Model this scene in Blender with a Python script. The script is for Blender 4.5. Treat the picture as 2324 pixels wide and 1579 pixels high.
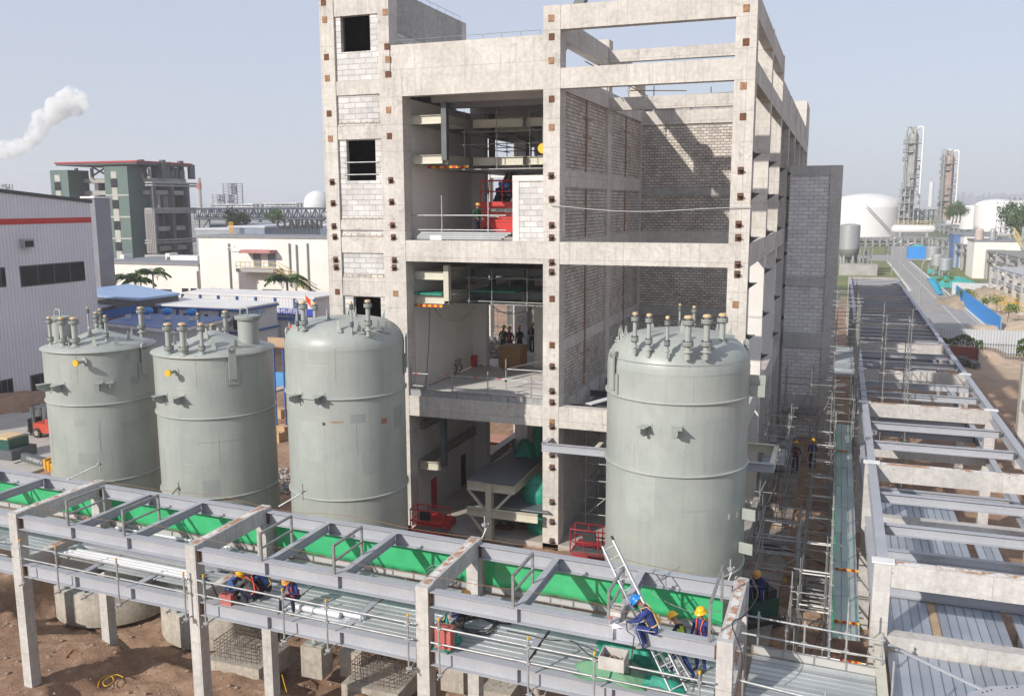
import bpy, math, random
from mathutils import Vector, Matrix
random.seed(7)
R = math.radians
for o in list(bpy.data.objects): bpy.data.objects.remove(o)
C = bpy.context.scene.collection
sc = bpy.context.scene

# ---------------------------------------------------------------- camera
YAW, PITCH, ROLL, FPX = R(20.06), R(9.14), R(0.22), 2027.0
_cy, _sy = math.cos(YAW), math.sin(YAW)
FW = Vector((-_sy*math.cos(PITCH), _cy*math.cos(PITCH), -math.sin(PITCH)))
_r0 = Vector((_cy, _sy, 0)); _d0 = FW.cross(_r0)
RT = _r0*math.cos(ROLL) + _d0*math.sin(ROLL)
DN = -_r0*math.sin(ROLL) + _d0*math.cos(ROLL)
cam = bpy.data.cameras.new('camera'); camo = bpy.data.objects.new('camera', cam); C.objects.link(camo)
cam.sensor_width = 36; cam.lens = 36*FPX/2324; cam.clip_end = 20000; cam.clip_start = .1
camo.matrix_world = Matrix(((RT.x, -DN.x, -FW.x, 0), (RT.y, -DN.y, -FW.y, 0), (RT.z, -DN.z, -FW.z, 0), (0, 0, 0, 1)))
sc.camera = camo

# ---------------------------------------------------------------- sky, sun, exposure
SUN = Vector((.5, 1.0, -.62)).normalized()
w = bpy.data.worlds.new('World'); sc.world = w; w.use_nodes = True
nt = w.node_tree; nt.nodes.clear()
sky = nt.nodes.new('ShaderNodeTexSky'); sky.sky_type = 'NISHITA'; sky.sun_disc = False
sky.sun_elevation = math.asin(-SUN.z); sky.sun_rotation = math.atan2(-SUN.x, -SUN.y)
sky.altitude = 0; sky.air_density = 1.0; sky.dust_density = 1.6; sky.ozone_density = 2.5
bg = nt.nodes.new('ShaderNodeBackground'); bg.inputs[1].default_value = .15
wo = nt.nodes.new('ShaderNodeOutputWorld')
veil = nt.nodes.new('ShaderNodeMixRGB'); veil.inputs[0].default_value = .8; veil.inputs[2].default_value = (3.05, 3.2, 3.75, 1)   # thin high haze veil
nt.links.new(sky.outputs[0], veil.inputs[1]); nt.links.new(veil.outputs[0], bg.inputs[0]); nt.links.new(bg.outputs[0], wo.inputs[0])
sl = bpy.data.lights.new('sun', 'SUN'); sl.energy = 3.8; sl.angle = R(.6); sl.color = (1, .935, .86)
so = bpy.data.objects.new('sun', sl); C.objects.link(so); so.rotation_euler = SUN.to_track_quat('-Z', 'Y').to_euler()
sc.view_settings.view_transform = 'Standard'; sc.view_settings.look = 'None'; sc.view_settings.exposure = 0.37
sc.view_settings.gamma = 1
sc.render.engine = 'CYCLES'
sc.cycles.max_bounces = 6; sc.cycles.volume_bounces = 3; sc.cycles.transparent_max_bounces = 12

# ---------------------------------------------------------------- where a pixel of the photograph (2324 wide) meets a real plane
def ray(px, py): return RT*((px-1162)/FPX) + DN*((py-789.5)/FPX) + FW
def oZ(px, py, z): v = ray(px, py); return v*(z/v.z)
def oY(px, py, y): v = ray(px, py); return v*(y/v.y)
def oX(px, py, x): v = ray(px, py); return v*(x/v.x)
def oC(px, py, c, r):
    v = ray(px, py); a = v.x**2+v.y**2; b = -(v.x*c[0]+v.y*c[1]); cc = c[0]**2+c[1]**2-r*r
    D = b*b-a*cc; t = (-b/a) if D < 0 else (-b-math.sqrt(D))/a
    p = v*t; return math.atan2(p.y-c[1], p.x-c[0]), p.z

# ---------------------------------------------------------------- materials
MATS = {}
def nodes_mat(name):
    m = bpy.data.materials.new(name); m.use_nodes = True; t = m.node_tree
    return m, t, t.nodes['Principled BSDF']
def N(t, kind, **kw):
    n = t.nodes.new('ShaderNode'+kind)
    for k, v in kw.items():
        if k.startswith('i'): n.inputs[int(k[1:])].default_value = v
        else: setattr(n, k, v)
    return n
def L(t, a, b): t.links.new(a, b)
def pos(t, scale=(1, 1, 1)):
    g = N(t, 'NewGeometry'); mp = N(t, 'Mapping'); mp.inputs[3].default_value = scale
    L(t, g.outputs[0], mp.inputs[0]); return mp.outputs[0]
def wallpos(t):       # (x+y, z): runs along any upright axis-aligned wall
    g = N(t, 'NewGeometry'); s = N(t, 'SeparateXYZ'); L(t, g.outputs[0], s.inputs[0])
    a = N(t, 'Math', operation='ADD'); L(t, s.outputs[0], a.inputs[0]); L(t, s.outputs[1], a.inputs[1])
    c = N(t, 'CombineXYZ'); L(t, a.outputs[0], c.inputs[0]); L(t, s.outputs[2], c.inputs[1]); return c.outputs[0]
def noise(t, vec, scale, detail=4, rough=.6):
    n = N(t, 'TexNoise'); n.inputs['Scale'].default_value = scale; n.inputs['Detail'].default_value = detail
    n.inputs['Roughness'].default_value = rough
    if vec: L(t, vec, n.inputs[0])
    return n.outputs[0]
def ramp(t, fac, a, b, ca=(0, 0, 0, 1), cb=(1, 1, 1, 1)):
    r = N(t, 'ValToRGB'); r.color_ramp.elements[0].position = a; r.color_ramp.elements[1].position = b
    r.color_ramp.elements[0].color = ca; r.color_ramp.elements[1].color = cb; L(t, fac, r.inputs[0]); return r.outputs[0]
def mix(t, fac, a, b, mode='MIX'):
    m = N(t, 'MixRGB', blend_type=mode)
    for i, v in ((0, fac), (1, a), (2, b)):
        if isinstance(v, (int, float)): m.inputs[i].default_value = v if i == 0 else (v, v, v, 1)
        elif isinstance(v, tuple): m.inputs[i].default_value = (*v[:3], 1)
        else: L(t, v, m.inputs[i])
    return m.outputs[0]
def bump(t, b, h, strength=.3, dist=.02):
    n = N(t, 'Bump'); n.inputs['Strength'].default_value = strength; n.inputs['Distance'].default_value = dist
    L(t, h, n.inputs['Height']); L(t, n.outputs[0], b.inputs['Normal'])
def M(name, col, c2=None, scale=3., rough=.6, metal=0., bmp=0., emit=0., streak=0., alpha=1., fine=.12, spec=.5, lo=.35, hi=.65, stretch=None):
    """plain surface: two tones in soft patches, fine grain, optional upright streaks"""
    if name in MATS: return MATS[name]
    m, t, b = nodes_mat(name); MATS[name] = m
    p = pos(t, stretch or (1, 1, 1))
    c2 = c2 or tuple(x*.82 for x in col)
    c = mix(t, ramp(t, noise(t, p, scale), lo, hi), col, c2)
    c = mix(t, fine, c, noise(t, p, scale*14, 2), 'OVERLAY')
    if streak:
        st = ramp(t, noise(t, pos(t, (3.5, 3.5, .22)), 1.6, 5, .7), .5, .75)
        c = mix(t, mix(t, 1., st, (streak,)*3, 'MULTIPLY'), c, tuple(x*.55 for x in c2))
    L(t, c, b.inputs['Base Color']); b.inputs['Roughness'].default_value = rough; b.inputs['Metallic'].default_value = metal
    b.inputs['Specular IOR Level'].default_value = spec
    if bmp: bump(t, b, noise(t, p, scale*6, 4), bmp, .03)
    if emit: L(t, c, b.inputs['Emission Color']); b.inputs['Emission Strength'].default_value = emit
    if alpha < 1: b.inputs['Alpha'].default_value = alpha
    return m
def concrete(name, c1, c2, stain=.5, joints=(2.44, 1.22), holes=True, streak=.5):
    m, t, b = nodes_mat(name); MATS[name] = m
    p = pos(t); wp = wallpos(t)
    c = mix(t, ramp(t, noise(t, p, .55, 6, .65), .35, .68), c1, c2)
    c = mix(t, .35, c, ramp(t, noise(t, p, 5, 6, .7), .3, .75), 'SOFT_LIGHT')
    st = ramp(t, noise(t, p, 1.3, 8, .75), .58, .66)
    c = mix(t, mix(t, 1., st, (stain,)*3, 'MULTIPLY'), c, tuple(x*.72 for x in c2))
    if streak:
        sk = ramp(t, noise(t, pos(t, (4, 4, .25)), 1.7, 5, .7), .52, .74)
        c = mix(t, mix(t, 1., sk, (streak,)*3, 'MULTIPLY'), c, tuple(x*.7 for x in c2))
    if joints:
        br = N(t, 'TexBrick'); L(t, wp, br.inputs[0]); br.offset = 0
        br.inputs['Color1'].default_value = (1, 1, 1, 1); br.inputs['Color2'].default_value = (.93, .93, .93, 1); br.inputs['Mortar'].default_value = (.7, .69, .67, 1)
        br.inputs['Scale'].default_value = 1; br.inputs['Mortar Size'].default_value = .012; br.inputs['Brick Width'].default_value = joints[0]; br.inputs['Row Height'].default_value = joints[1]
        c = mix(t, 1., c, br.outputs[0], 'MULTIPLY')
    if holes:
        vo = N(t, 'TexVoronoi', feature='F1'); vo.inputs['Scale'].default_value = 1.7; vo.inputs['Randomness'].default_value = .55; L(t, p, vo.inputs[0])
        c = mix(t, ramp(t, vo.outputs[0], .045, .06, (.75,)*3+(1,), (0, 0, 0, 1)), c, (.16, .145, .13))
    L(t, c, b.inputs['Base Color']); b.inputs['Roughness'].default_value = .88; b.inputs['Specular IOR Level'].default_value = .25
    bump(t, b, noise(t, p, 9, 6, .7), .25, .02)
    return m
def bricks(name, c1, c2, mortar, bw, bh, ms, rough=.9, bp=.6, var=.5, squash=1.):
    m, t, b = nodes_mat(name); MATS[name] = m
    wp = wallpos(t); p = pos(t)
    ds = N(t, 'VectorMath', operation='SCALE'); nn = N(t, 'TexNoise'); nn.inputs['Scale'].default_value = 4; L(t, p, nn.inputs[0]); L(t, nn.outputs[1], ds.inputs[0]); ds.inputs['Scale'].default_value = bh*.22
    ad = N(t, 'VectorMath', operation='ADD'); L(t, wp, ad.inputs[0]); L(t, ds.outputs[0], ad.inputs[1])
    br = N(t, 'TexBrick'); L(t, ad.outputs[0], br.inputs[0]); br.inputs['Scale'].default_value = 1
    br.inputs['Color1'].default_value = (*c1, 1); br.inputs['Color2'].default_value = (*c2, 1); br.inputs['Mortar'].default_value = (*mortar, 1)
    br.inputs['Mortar Size'].default_value = ms; br.inputs['Brick Width'].default_value = bw; br.inputs['Row Height'].default_value = bh; br.inputs['Mortar Smooth'].default_value = .2
    c = mix(t, .45, br.outputs[0], ramp(t, noise(t, p, .7, 6, .7), .3, .72), 'SOFT_LIGHT')
    c = mix(t, .3, c, noise(t, p, 30, 3), 'OVERLAY')
    L(t, c, b.inputs['Base Color']); b.inputs['Roughness'].default_value = rough; b.inputs['Specular IOR Level'].default_value = .2
    inv = N(t, 'Math', operation='SUBTRACT', i0=1.); L(t, br.outputs[1], inv.inputs[1])
    bump(t, b, inv.outputs[0], bp, .02)
    return m

# ---------------------------------------------------------------- mesh building
class MB:
    def __init__(s): s.v = []; s.f = []; s.m = []; s.sm = []; s.mats = []
    def mi(s, m):
        if m not in s.mats: s.mats.append(m)
        return s.mats.index(m)
    def add(s, vs, fs, m=None, smooth=False):
        k = len(s.v); s.v += [tuple(v) for v in vs]; i = s.mi(m)
        for f in fs: s.f.append([k+j for j in f]); s.m.append(i); s.sm.append(smooth)
        return s
    def box(s, x0, y0, z0, x1, y1, z1, m=None):
        if x0 > x1: x0, x1 = x1, x0
        if y0 > y1: y0, y1 = y1, y0
        if z0 > z1: z0, z1 = z1, z0
        return s.add([(x0, y0, z0), (x1, y0, z0), (x1, y1, z0), (x0, y1, z0), (x0, y0, z1), (x1, y0, z1), (x1, y1, z1), (x0, y1, z1)],
              [(0, 3, 2, 1), (4, 5, 6, 7), (0, 1, 5, 4), (1, 2, 6, 5), (2, 3, 7, 6), (3, 0, 4, 7)], m)
    def ob(s, c, ax, ay, az, m=None):     # oriented box: centre and three half-axes
        c, ax, ay, az = map(Vector, (c, ax, ay, az))
        vs = [c+ax*i+ay*j+az*k for k in (-1, 1) for j in (-1, 1) for i in (-1, 1)]
        return s.add(vs, [(0, 2, 3, 1), (4, 5, 7, 6), (0, 1, 5, 4), (1, 3, 7, 5), (3, 2, 6, 7), (2, 0, 4, 6)], m)
    def frame(s, p, q, up=(0, 0, 1)):
        p, q = Vector(p), Vector(q); d = (q-p).normalized(); up = Vector(up)
        if abs(d.dot(up)) > .98: up = Vector((0, 1, 0))
        sd = d.cross(up).normalized(); return p, q, d, sd, sd.cross(d)
    def bar(s, p, q, w, h, m=None, up=(0, 0, 1)):
        p, q, d, sd, u = s.frame(p, q, up); return s.ob((p+q)/2, (q-p)/2, sd*w/2, u*h/2, m)
    def ibeam(s, p, q, h, b, tf=.02, tw=.014, m=None, up=(0, 0, 1)):   # p,q on the centre line
        p, q, d, sd, u = s.frame(p, q, up); hl = (q-p)/2; c = (p+q)/2
        s.ob(c+u*(h/2-tf/2), hl, sd*b/2, u*tf/2, m); s.ob(c-u*(h/2-tf/2), hl, sd*b/2, u*tf/2, m)
        return s.ob(c, hl*.999, sd*tw/2, u*(h/2-tf), m)
    def tube(s, p, q, r, n=8, m=None, r2=None, cap=True):
        p, q, d, sd, u = s.frame(p, q); r2 = r if r2 is None else r2; vs = []
        for c, rr in ((p, r), (q, r2)):
            for i in range(n): a = 2*math.pi*i/n; vs.append(c+(sd*math.cos(a)+u*math.sin(a))*rr)
        s.add(vs, [(i, (i+1) % n, n+(i+1) % n, n+i) for i in range(n)], m, n > 5)
        if cap: s.add(vs, [tuple(range(n-1, -1, -1)), tuple(range(n, 2*n))], m)
        return s
    def path(s, pts, r, n=6, m=None, rs=None):
        pts = [Vector(p) for p in pts]; vs = []; u = None
        for i, p in enumerate(pts):
            d = (pts[min(i+1, len(pts)-1)]-pts[max(i-1, 0)]).normalized()
            if u is None:
                a = Vector((0, 0, 1)) if abs(d.z) < .9 else Vector((1, 0, 0)); u = d.cross(a).normalized()
            u = (u-d*u.dot(d)); u = u.normalized() if u.length > 1e-6 else d.orthogonal().normalized(); w_ = d.cross(u); rr = rs[i] if rs else r
            for k in range(n): a = 2*math.pi*k/n; vs.append(p+(u*math.cos(a)+w_*math.sin(a))*rr)
        fs = [(i*n+k, i*n+(k+1) % n, (i+1)*n+(k+1) % n, (i+1)*n+k) for i in range(len(pts)-1) for k in range(n)]
        s.add(vs, fs, m, True); s.add(vs[:n]+vs[-n:], [tuple(range(n-1, -1, -1)), tuple(range(n, 2*n))], m); return s
    def lathe(s, prof, c=(0, 0, 0), n=48, m=None, smooth=True, a0=0, a1=2*math.pi, cap=False):
        full = abs(a1-a0-2*math.pi) < 1e-6; k = n if full else n+1; vs = []
        for r, z in prof:
            for i in range(k): a = a0+(a1-a0)*i/n; vs.append((c[0]+r*math.cos(a), c[1]+r*math.sin(a), c[2]+z))
        fs = []
        for j in range(len(prof)-1):
            for i in range(n): i2 = (i+1) % k; fs.append((j*k+i, j*k+i2, (j+1)*k+i2, (j+1)*k+i))
        s.add(vs, fs, m, smooth)
        if cap: s.add(vs[:k]+vs[-k:], [tuple(range(k-1, -1, -1)), tuple(range(k, 2*k))], m)
        return s
    def cyl(s, c, r, z0, z1, n=16, m=None, r2=None): return s.tube((c[0], c[1], z0), (c[0], c[1], z1), r, n, m, r2)
    def poly(s, pts, th, m=None, nrm=None):     # flat outline given thickness along its normal
        P = [Vector(p) for p in pts]; nv = Vector(nrm) if nrm else (P[1]-P[0]).cross(P[2]-P[0]).normalized()
        n = len(P); vs = P+[p+nv*th for p in P]
        return s.add(vs, [tuple(range(n-1, -1, -1)), tuple(range(n, 2*n))]+[(i, (i+1) % n, n+(i+1) % n, n+i) for i in range(n)], m)
    def ball(s, c, r, m=None, n=8, sz=1., jit=0):
        vs = []; h = n//2
        for j in range(h+1):
            for i in range(n):
                th = math.pi*j/h; ph = 2*math.pi*i/n; q = r*(1+random.uniform(-jit, jit))
                vs.append((c[0]+q*math.sin(th)*math.cos(ph), c[1]+q*math.sin(th)*math.sin(ph), c[2]+q*sz*math.cos(th)))
        return s.add(vs, [(j*n+i, (j+1)*n+i, (j+1)*n+(i+1) % n, j*n+(i+1) % n) for j in range(h) for i in range(n)], m, jit == 0)
    def build(s, name, m=None, parent=None, label=None, cat=None, group=None, kind=None):
        me = bpy.data.meshes.new(name); o0 = Vector((0, 0, 0))
        if parent is not None: o0 = wloc(parent)
        me.from_pydata([(a-o0.x, b-o0.y, c-o0.z) for a, b, c in s.v], [], s.f)
        for mm in (s.mats or [m]): me.materials.append(mm or m)
        me.polygons.foreach_set('material_index', s.m); me.polygons.foreach_set('use_smooth', s.sm)
        me.validate(); me.update()
        o = bpy.data.objects.new(name, me); C.objects.link(o)
        if parent is not None: o.parent = parent
        tag(o, label, cat, group, kind); return o
def wloc(o):
    v = Vector((0, 0, 0))
    while o is not None: v += o.location; o = o.parent
    return v
def tag(o, label=None, cat=None, group=None, kind=None):
    for k, v in (('label', label), ('category', cat), ('group', group), ('kind', kind)):
        if v: o[k] = v
    return o
def thing(name, label, cat, loc=(0, 0, 0), group=None):
    o = bpy.data.objects.new(name, None); o.empty_display_size = .3; C.objects.link(o); o.location = loc
    return tag(o, label, cat, group)
def dup(o, loc=None, rz=None, label=None, group=None, parent=None, name=None):
    c = o.copy(); C.objects.link(c); c.parent = parent
    if name: c.name = name
    if loc is not None: c.location = loc
    if rz is not None: c.rotation_euler = (0, 0, rz)
    if label: c['label'] = label
    if group: c['group'] = group
    for ch in o.children: dup(ch, parent=c)
    return c
def text(name, body, size, loc, rot, m, parent=None, depth=.01, align='CENTER', label=None, cat=None, sx=1., bold=0.):
    cu = bpy.data.curves.new(name, 'FONT'); cu.body = body; cu.size = size; cu.extrude = depth; cu.offset = bold; cu.align_x = align; cu.align_y = 'CENTER'
    o = bpy.data.objects.new(name, cu); C.objects.link(o); bpy.context.view_layer.update()
    me = bpy.data.meshes.new_from_object(o.evaluated_get(bpy.context.evaluated_depsgraph_get())); bpy.data.objects.remove(o)
    o = bpy.data.objects.new(name, me); C.objects.link(o); me.materials.clear(); me.materials.append(m)
    if parent is not None: o.parent = parent; loc = Vector(loc)-wloc(parent)
    o.location = loc; o.rotation_euler = rot; o.scale = (sx, 1, 1); tag(o, label, cat); return o

# palette
CON = concrete('concrete_pale', (.60, .57, .525), (.46, .435, .40), stain=.75, streak=.65)  # pale concrete in its own tone, with stains and streaks
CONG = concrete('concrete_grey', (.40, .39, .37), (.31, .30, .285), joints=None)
CONR = concrete('concrete_rack', (.53, .515, .49), (.43, .42, .40), stain=.35, joints=(3.1, 2.0))
PLAST = M('white_plaster', (.66, .64, .61), (.58, .565, .54), .5, .85, streak=.1)
BLOCK = bricks('aerated_block', (.60, .59, .58), (.47, .46, .445), (.36, .35, .335), .62, .25, .018, bp=.5)
BRICK = bricks('old_brick', (.60, .545, .48), (.41, .38, .34), (.24, .22, .20), .34, .165, .022, bp=1.)
RUST = M('rust', (.17, .07, .032), (.085, .04, .022), 7, .9, bmp=.5)
RUSTL = M('rust_light', (.36, .22, .13), (.22, .11, .055), 6, .9)
STEEL = M('grey_paint_steel', (.37, .385, .415), (.33, .345, .375), .8, .45, streak=.12)
STEELD = M('dark_primer_steel', (.10, .115, .12), (.07, .08, .085), 1.2, .5)
CREAM = M('cream_primer_steel', (.58, .56, .46), (.50, .48, .39), 1.2, .5, streak=.15)
GALV = M('galvanised', (.42, .43, .43), (.31, .32, .32), 5, .45, .35)
GALVD = M('galvanised_dull', (.34, .345, .34), (.24, .24, .23), 5, .5, .5)
PLANK = M('scaffold_plank', (.42, .45, .46), (.30, .33, .345), 2.5, .42, .45, bmp=.2, fine=.3)
TANK = M('tank_paint', (.34, .365, .335), (.285, .315, .295), .55, .42, streak=.25, fine=.06)
DARK = M('dark_inside', (.006, .006, .006), (.01, .01, .01), 1, .9, spec=0, fine=0)  # near-black colour that holds the shade of unlit insides
BLACK = M('black_rubber', (.02, .02, .02), (.03, .03, .03), 3, .7)
YEL = M('yellow_plastic', (.72, .42, .02), (.62, .36, .02), 5, .4)
ORG = M('tan_cap', (.62, .47, .28), (.54, .40, .22), 6, .6)
RED = M('red_paint', (.55, .025, .02), (.45, .03, .025), 2, .4)
BLUE = M('blue_paint', (.02, .11, .36), (.02, .09, .30), 2, .5)
BLUEC = M('blue_sheet', (.02, .24, .62), (.02, .20, .55), 1, .5)
WHT = M('white_paint', (.72, .71, .69), (.64, .63, .61), 1, .5, streak=.15)
WOOD = M('crate_wood', (.36, .20, .09), (.28, .15, .065), 2, .7, stretch=(1, 1, 6), bmp=.2)
TEAL = M('green_tarp', (.01, .27, .18), (.015, .20, .14), 3, .5, bmp=.8)
GRN = M('bright_green_net', (.02, .32, .09), (.02, .25, .07), 1, .7)
# ================================================================ ground
def sstep(a, b, x): t = max(0., min(1., (x-a)/(b-a))); return t*t*(3-2*t)
def n2(x, y): return math.sin(x*1.3+math.sin(y*.9)*1.7)*math.sin(y*1.1+math.sin(x*.7)*1.3)
MOUNDS = []
def mound(px, py, z, r, h, sq=1.): p = oZ(px, py, z); MOUNDS.append((p.x, p.y, r, h, sq))
mound(2290, 690, -17, 9, 2.6, 1.8); mound(2250, 665, -17, 7, 2.2, 1.6); mound(2330, 760, -17, 6, 1.6, 1.5); mound(2210, 812, -17, 4, 1.3, 1.2)
mound(30, 935, -16.4, 3.2, 1.1, 1.5); mound(2150, 815, -17, 3, .7, 1.)
def gh(x, y):
    h = -17.0
    if y < 75:
        trench = sstep(-36.5, -34.5, x)*(1-sstep(-6., -4.2, x))*sstep(26.0, 27.6, y+.6*n2(x*.8, y))*(1-sstep(35.0, 36.2, y))
        front = sstep(-26.6, -25.7, x+.25*n2(y*2, x)-.10*(y-23))*(1-sstep(-4.5, -2.5, x))*(1-sstep(27, 28, y))*sstep(2, 8, y)
        site = sstep(35.4, 36.6, y)*sstep(-75, -68, x)*(1-sstep(.9, 1.6, x)) + sstep(-75, -68, x)*(1-sstep(-42, -38, x))*sstep(30, 34, y)*(1-sstep(35.4, 36.6, y))
        alley = sstep(-4, -3, x)*(1-sstep(.6, 1.3, x))*sstep(24, 30, y)*(1-sstep(35.4, 36.6, y))
        h = -17.3 + .3*sstep(0, 6, x) + min(front*-.85, trench*-1.75)
        h = h + max(site, alley)*(-15.95-h)*(1-sstep(66, 75, y))
    for mx, my, r, a, sq in MOUNDS:
        d = math.hypot((x-mx), (y-my)/sq)/r
        if d < 1.4: h += a*(1-sstep(.1, 1.25, d+.18*n2(x*1.3, y*1.1)))
    if -45 < x < 12 and y < 75:
        k = .35 if x < -26.5 and y < 26 else 1.
        h += k*(.07*n2(x*1.7, y*1.9)+.045*n2(x*4.1, y*4.7+2))+.03*n2(x*9, y*8)+.02*n2(x*17+1, y*15)
    return h
def axis(spans):
    out = []
    for a, b, n in spans: out += [a+(b-a)*i/n for i in range(n)]
    return out+[spans[-1][1]]
xs = axis([(-4000, -300, 8), (-300, -70, 14), (-70, -40, 40), (-40, 2, 210), (2, 34, 70), (34, 80, 16), (80, 600, 10), (600, 4000, 6)])
ys = axis([(-60, 10, 8), (10, 37, 150), (37, 75, 60), (75, 180, 130), (180, 500, 20), (500, 7000, 16)])
g = MB(); nx = len(xs)
g.add([(x, y, gh(x, y)) for y in ys for x in xs], [(j*nx+i, j*nx+i+1, (j+1)*nx+i+1, (j+1)*nx+i) for j in range(len(ys)-1) for i in range(nx-1)], None, True)
def dirtmat():
    m, t, b = nodes_mat('red_earth'); p = pos(t)
    c = mix(t, ramp(t, noise(t, p, .22, 8, .7), .38, .62), (.37, .245, .165), (.25, .155, .105))
    c = mix(t, ramp(t, noise(t, p, 1.6, 8, .75), .5, .7), c, (.46, .34, .25))
    c = mix(t, .5, c, noise(t, p, 14, 6, .75), 'OVERLAY')
    vo = N(t, 'TexVoronoi'); vo.inputs['Scale'].default_value = 7; L(t, p, vo.inputs[0])
    c = mix(t, ramp(t, vo.outputs[0], .12, .2, (.6,)*3+(1,), (0, 0, 0, 1)), c, (.42, .36, .30))
    # far away the ground is industrial hardstanding and scrub rather than bare earth
    gm = N(t, 'NewGeometry'); s = N(t, 'SeparateXYZ'); L(t, gm.outputs[0], s.inputs[0])
    far = N(t, 'MapRange'); far.inputs[1].default_value = 150; far.inputs[2].default_value = 190; L(t, s.outputs[1], far.inputs[0])
    c = mix(t, far.outputs[0], c, mix(t, ramp(t, noise(t, p, .01, 5), .45, .55), (.27, .27, .25), (.12, .15, .08)))
    ms = N(t, 'MapRange'); ms.inputs[1].default_value = 8; ms.inputs[2].default_value = 18; L(t, s.outputs[0], ms.inputs[0]); my = N(t, 'MapRange'); my.inputs[1].default_value = 80; my.inputs[2].default_value = 110; L(t, s.outputs[1], my.inputs[0])
    mm = N(t, 'Math', operation='MULTIPLY'); L(t, ms.outputs[0], mm.inputs[0]); L(t, my.outputs[0], mm.inputs[1]); nf = N(t, 'Math', operation='SUBTRACT', i0=1.); L(t, far.outputs[0], nf.inputs[1]); m3 = N(t, 'Math', operation='MULTIPLY'); L(t, mm.outputs[0], m3.inputs[0]); L(t, nf.outputs[0], m3.inputs[1])
    c = mix(t, m3.outputs[0], c, mix(t, ramp(t, noise(t, p, .8, 8, .75), .4, .65), (.56, .46, .35), (.40, .31, .22)))
    L(t, c, b.inputs['Base Color']); b.inputs['Roughness'].default_value = .95; b.inputs['Specular IOR Level'].default_value = .1
    bump(t, b, noise(t, p, 6, 8, .75), .9, .06); return m
g.build('ground', dirtmat(), kind='structure')
SLAB = M('dusty_slab', (.44, .41, .37), (.36, .335, .30), .6, .9, bmp=.25, streak=0)
def sheet(name, pts, z, m, kind='structure', lift=.004):
    b = MB(); b.add([(p[0], p[1], z) for p in pts], [tuple(range(len(pts)))], m); return b.build(name, m, kind=kind)
def slab(name, pts, z, m, th=.15): return MB().poly([(p[0], p[1], z) for p in pts], -th, m, (0, 0, 1)).build(name, m, kind='structure')
slab('yard_pavement', [(-76, 36), (-45, 36), (-45, 70), (-76, 70)], -15.8, SLAB, 1.)
ALLEY = M('shaded_slab', (.30, .265, .225), (.20, .175, .145), 1.2, .9, bmp=.3)  # grey-brown slab darkened, the alley's shade is in its colour
slab('path', [(-3.3, 37.5), (-1.55, 37.5), (-1.55, 60), (-3.3, 60)], -15.78, ALLEY, .5)
slab('path', [(-3.3, 26.2), (-1.75, 26.2), (-1.6, 37.4), (-3.3, 37.4)], -15.8, ALLEY, 1.)
# stones lying in the excavation, uncountable
st = MB()
for _ in range(2600):
    x = random.uniform(-33, .8); y = random.uniform(17, 36)
    if x > -4 and random.random() < .2: continue
    s_ = random.choice((.02, .03, .03, .05, .09)); st.ball((x, y, gh(x, y)+s_*.3), s_, None, 5, .7, .25)
st.build('gravel', M('stone_chips', (.36, .28, .22), (.27, .19, .14), 3, .95), kind='stuff')

# ================================================================ concrete building
BX = [-20.35, -19.2, -12.39, -11.63, -4.32, -3.5]     # column edges along the facade
bld = thing('concrete_building', 'unfinished pale concrete factory frame with rusty plates, open bays and a block stair tower', 'building', (-11, 38, -15.7))
def bb(name, x0, y0, z0, x1, y1, z1, m=CON, parent=bld, **k): return MB().box(x0, y0, z0, x1, y1, z1).build(name, m, parent, **k)
YC = [(38, 38.85), (46.6, 47.4), (55.0, 55.8), (63.2, 64), (71.4, 72.2), (79.6, 80.4), (87.8, 88.6), (96, 96.8)]
Z0 = -16.2
FL = [(-10.09, -9.11), (-2.64, -1.66), (4.9, 5.75)]
# columns of the right side, outer row
for i, (a, b) in enumerate(YC):
    if i: bb('column', BX[4], a, Z0, BX[5], b, -2.66, PLAST); bb('column', BX[4], a, -2.66, BX[5], b, 8.33 if i < 3 else 7.0)
    else: bb('column', BX[4], a, Z0, BX[5], b, 8.33)
    if i < 3: bb('column', BX[2], a, Z0, BX[3], b, 8.33)
    else: bb('column', BX[2], a, Z0, BX[3], b, 5.75)
for i, (a, b) in enumerate(YC):
    if i == 0: bb('column', BX[0], a, Z0, BX[1], b, 5.75); bb('column', -20.35, a, 5.75, -19.8, b, 9.75)
    elif i not in (1,): bb('column', -20.0, a, Z0, BX[1], b, 5.75)
# facade beams, right bay
y0, y1 = 38.02, 38.5
bb('beam', BX[3], y0, 7.34, BX[4], y1, 8.32)
for a, b in FL: bb('beam', BX[3], y0, a, BX[4], y1, b)
for a, b in FL[:2]: bb('beam', BX[1], y0, a, BX[2], y1, b)
bb('beam', BX[1], 38.02, 4.9, BX[2], 38.5, 5.75); bb('parapet', BX[1]-.6, 38.06, 5.76, BX[2], 38.3, 7.18)
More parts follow.
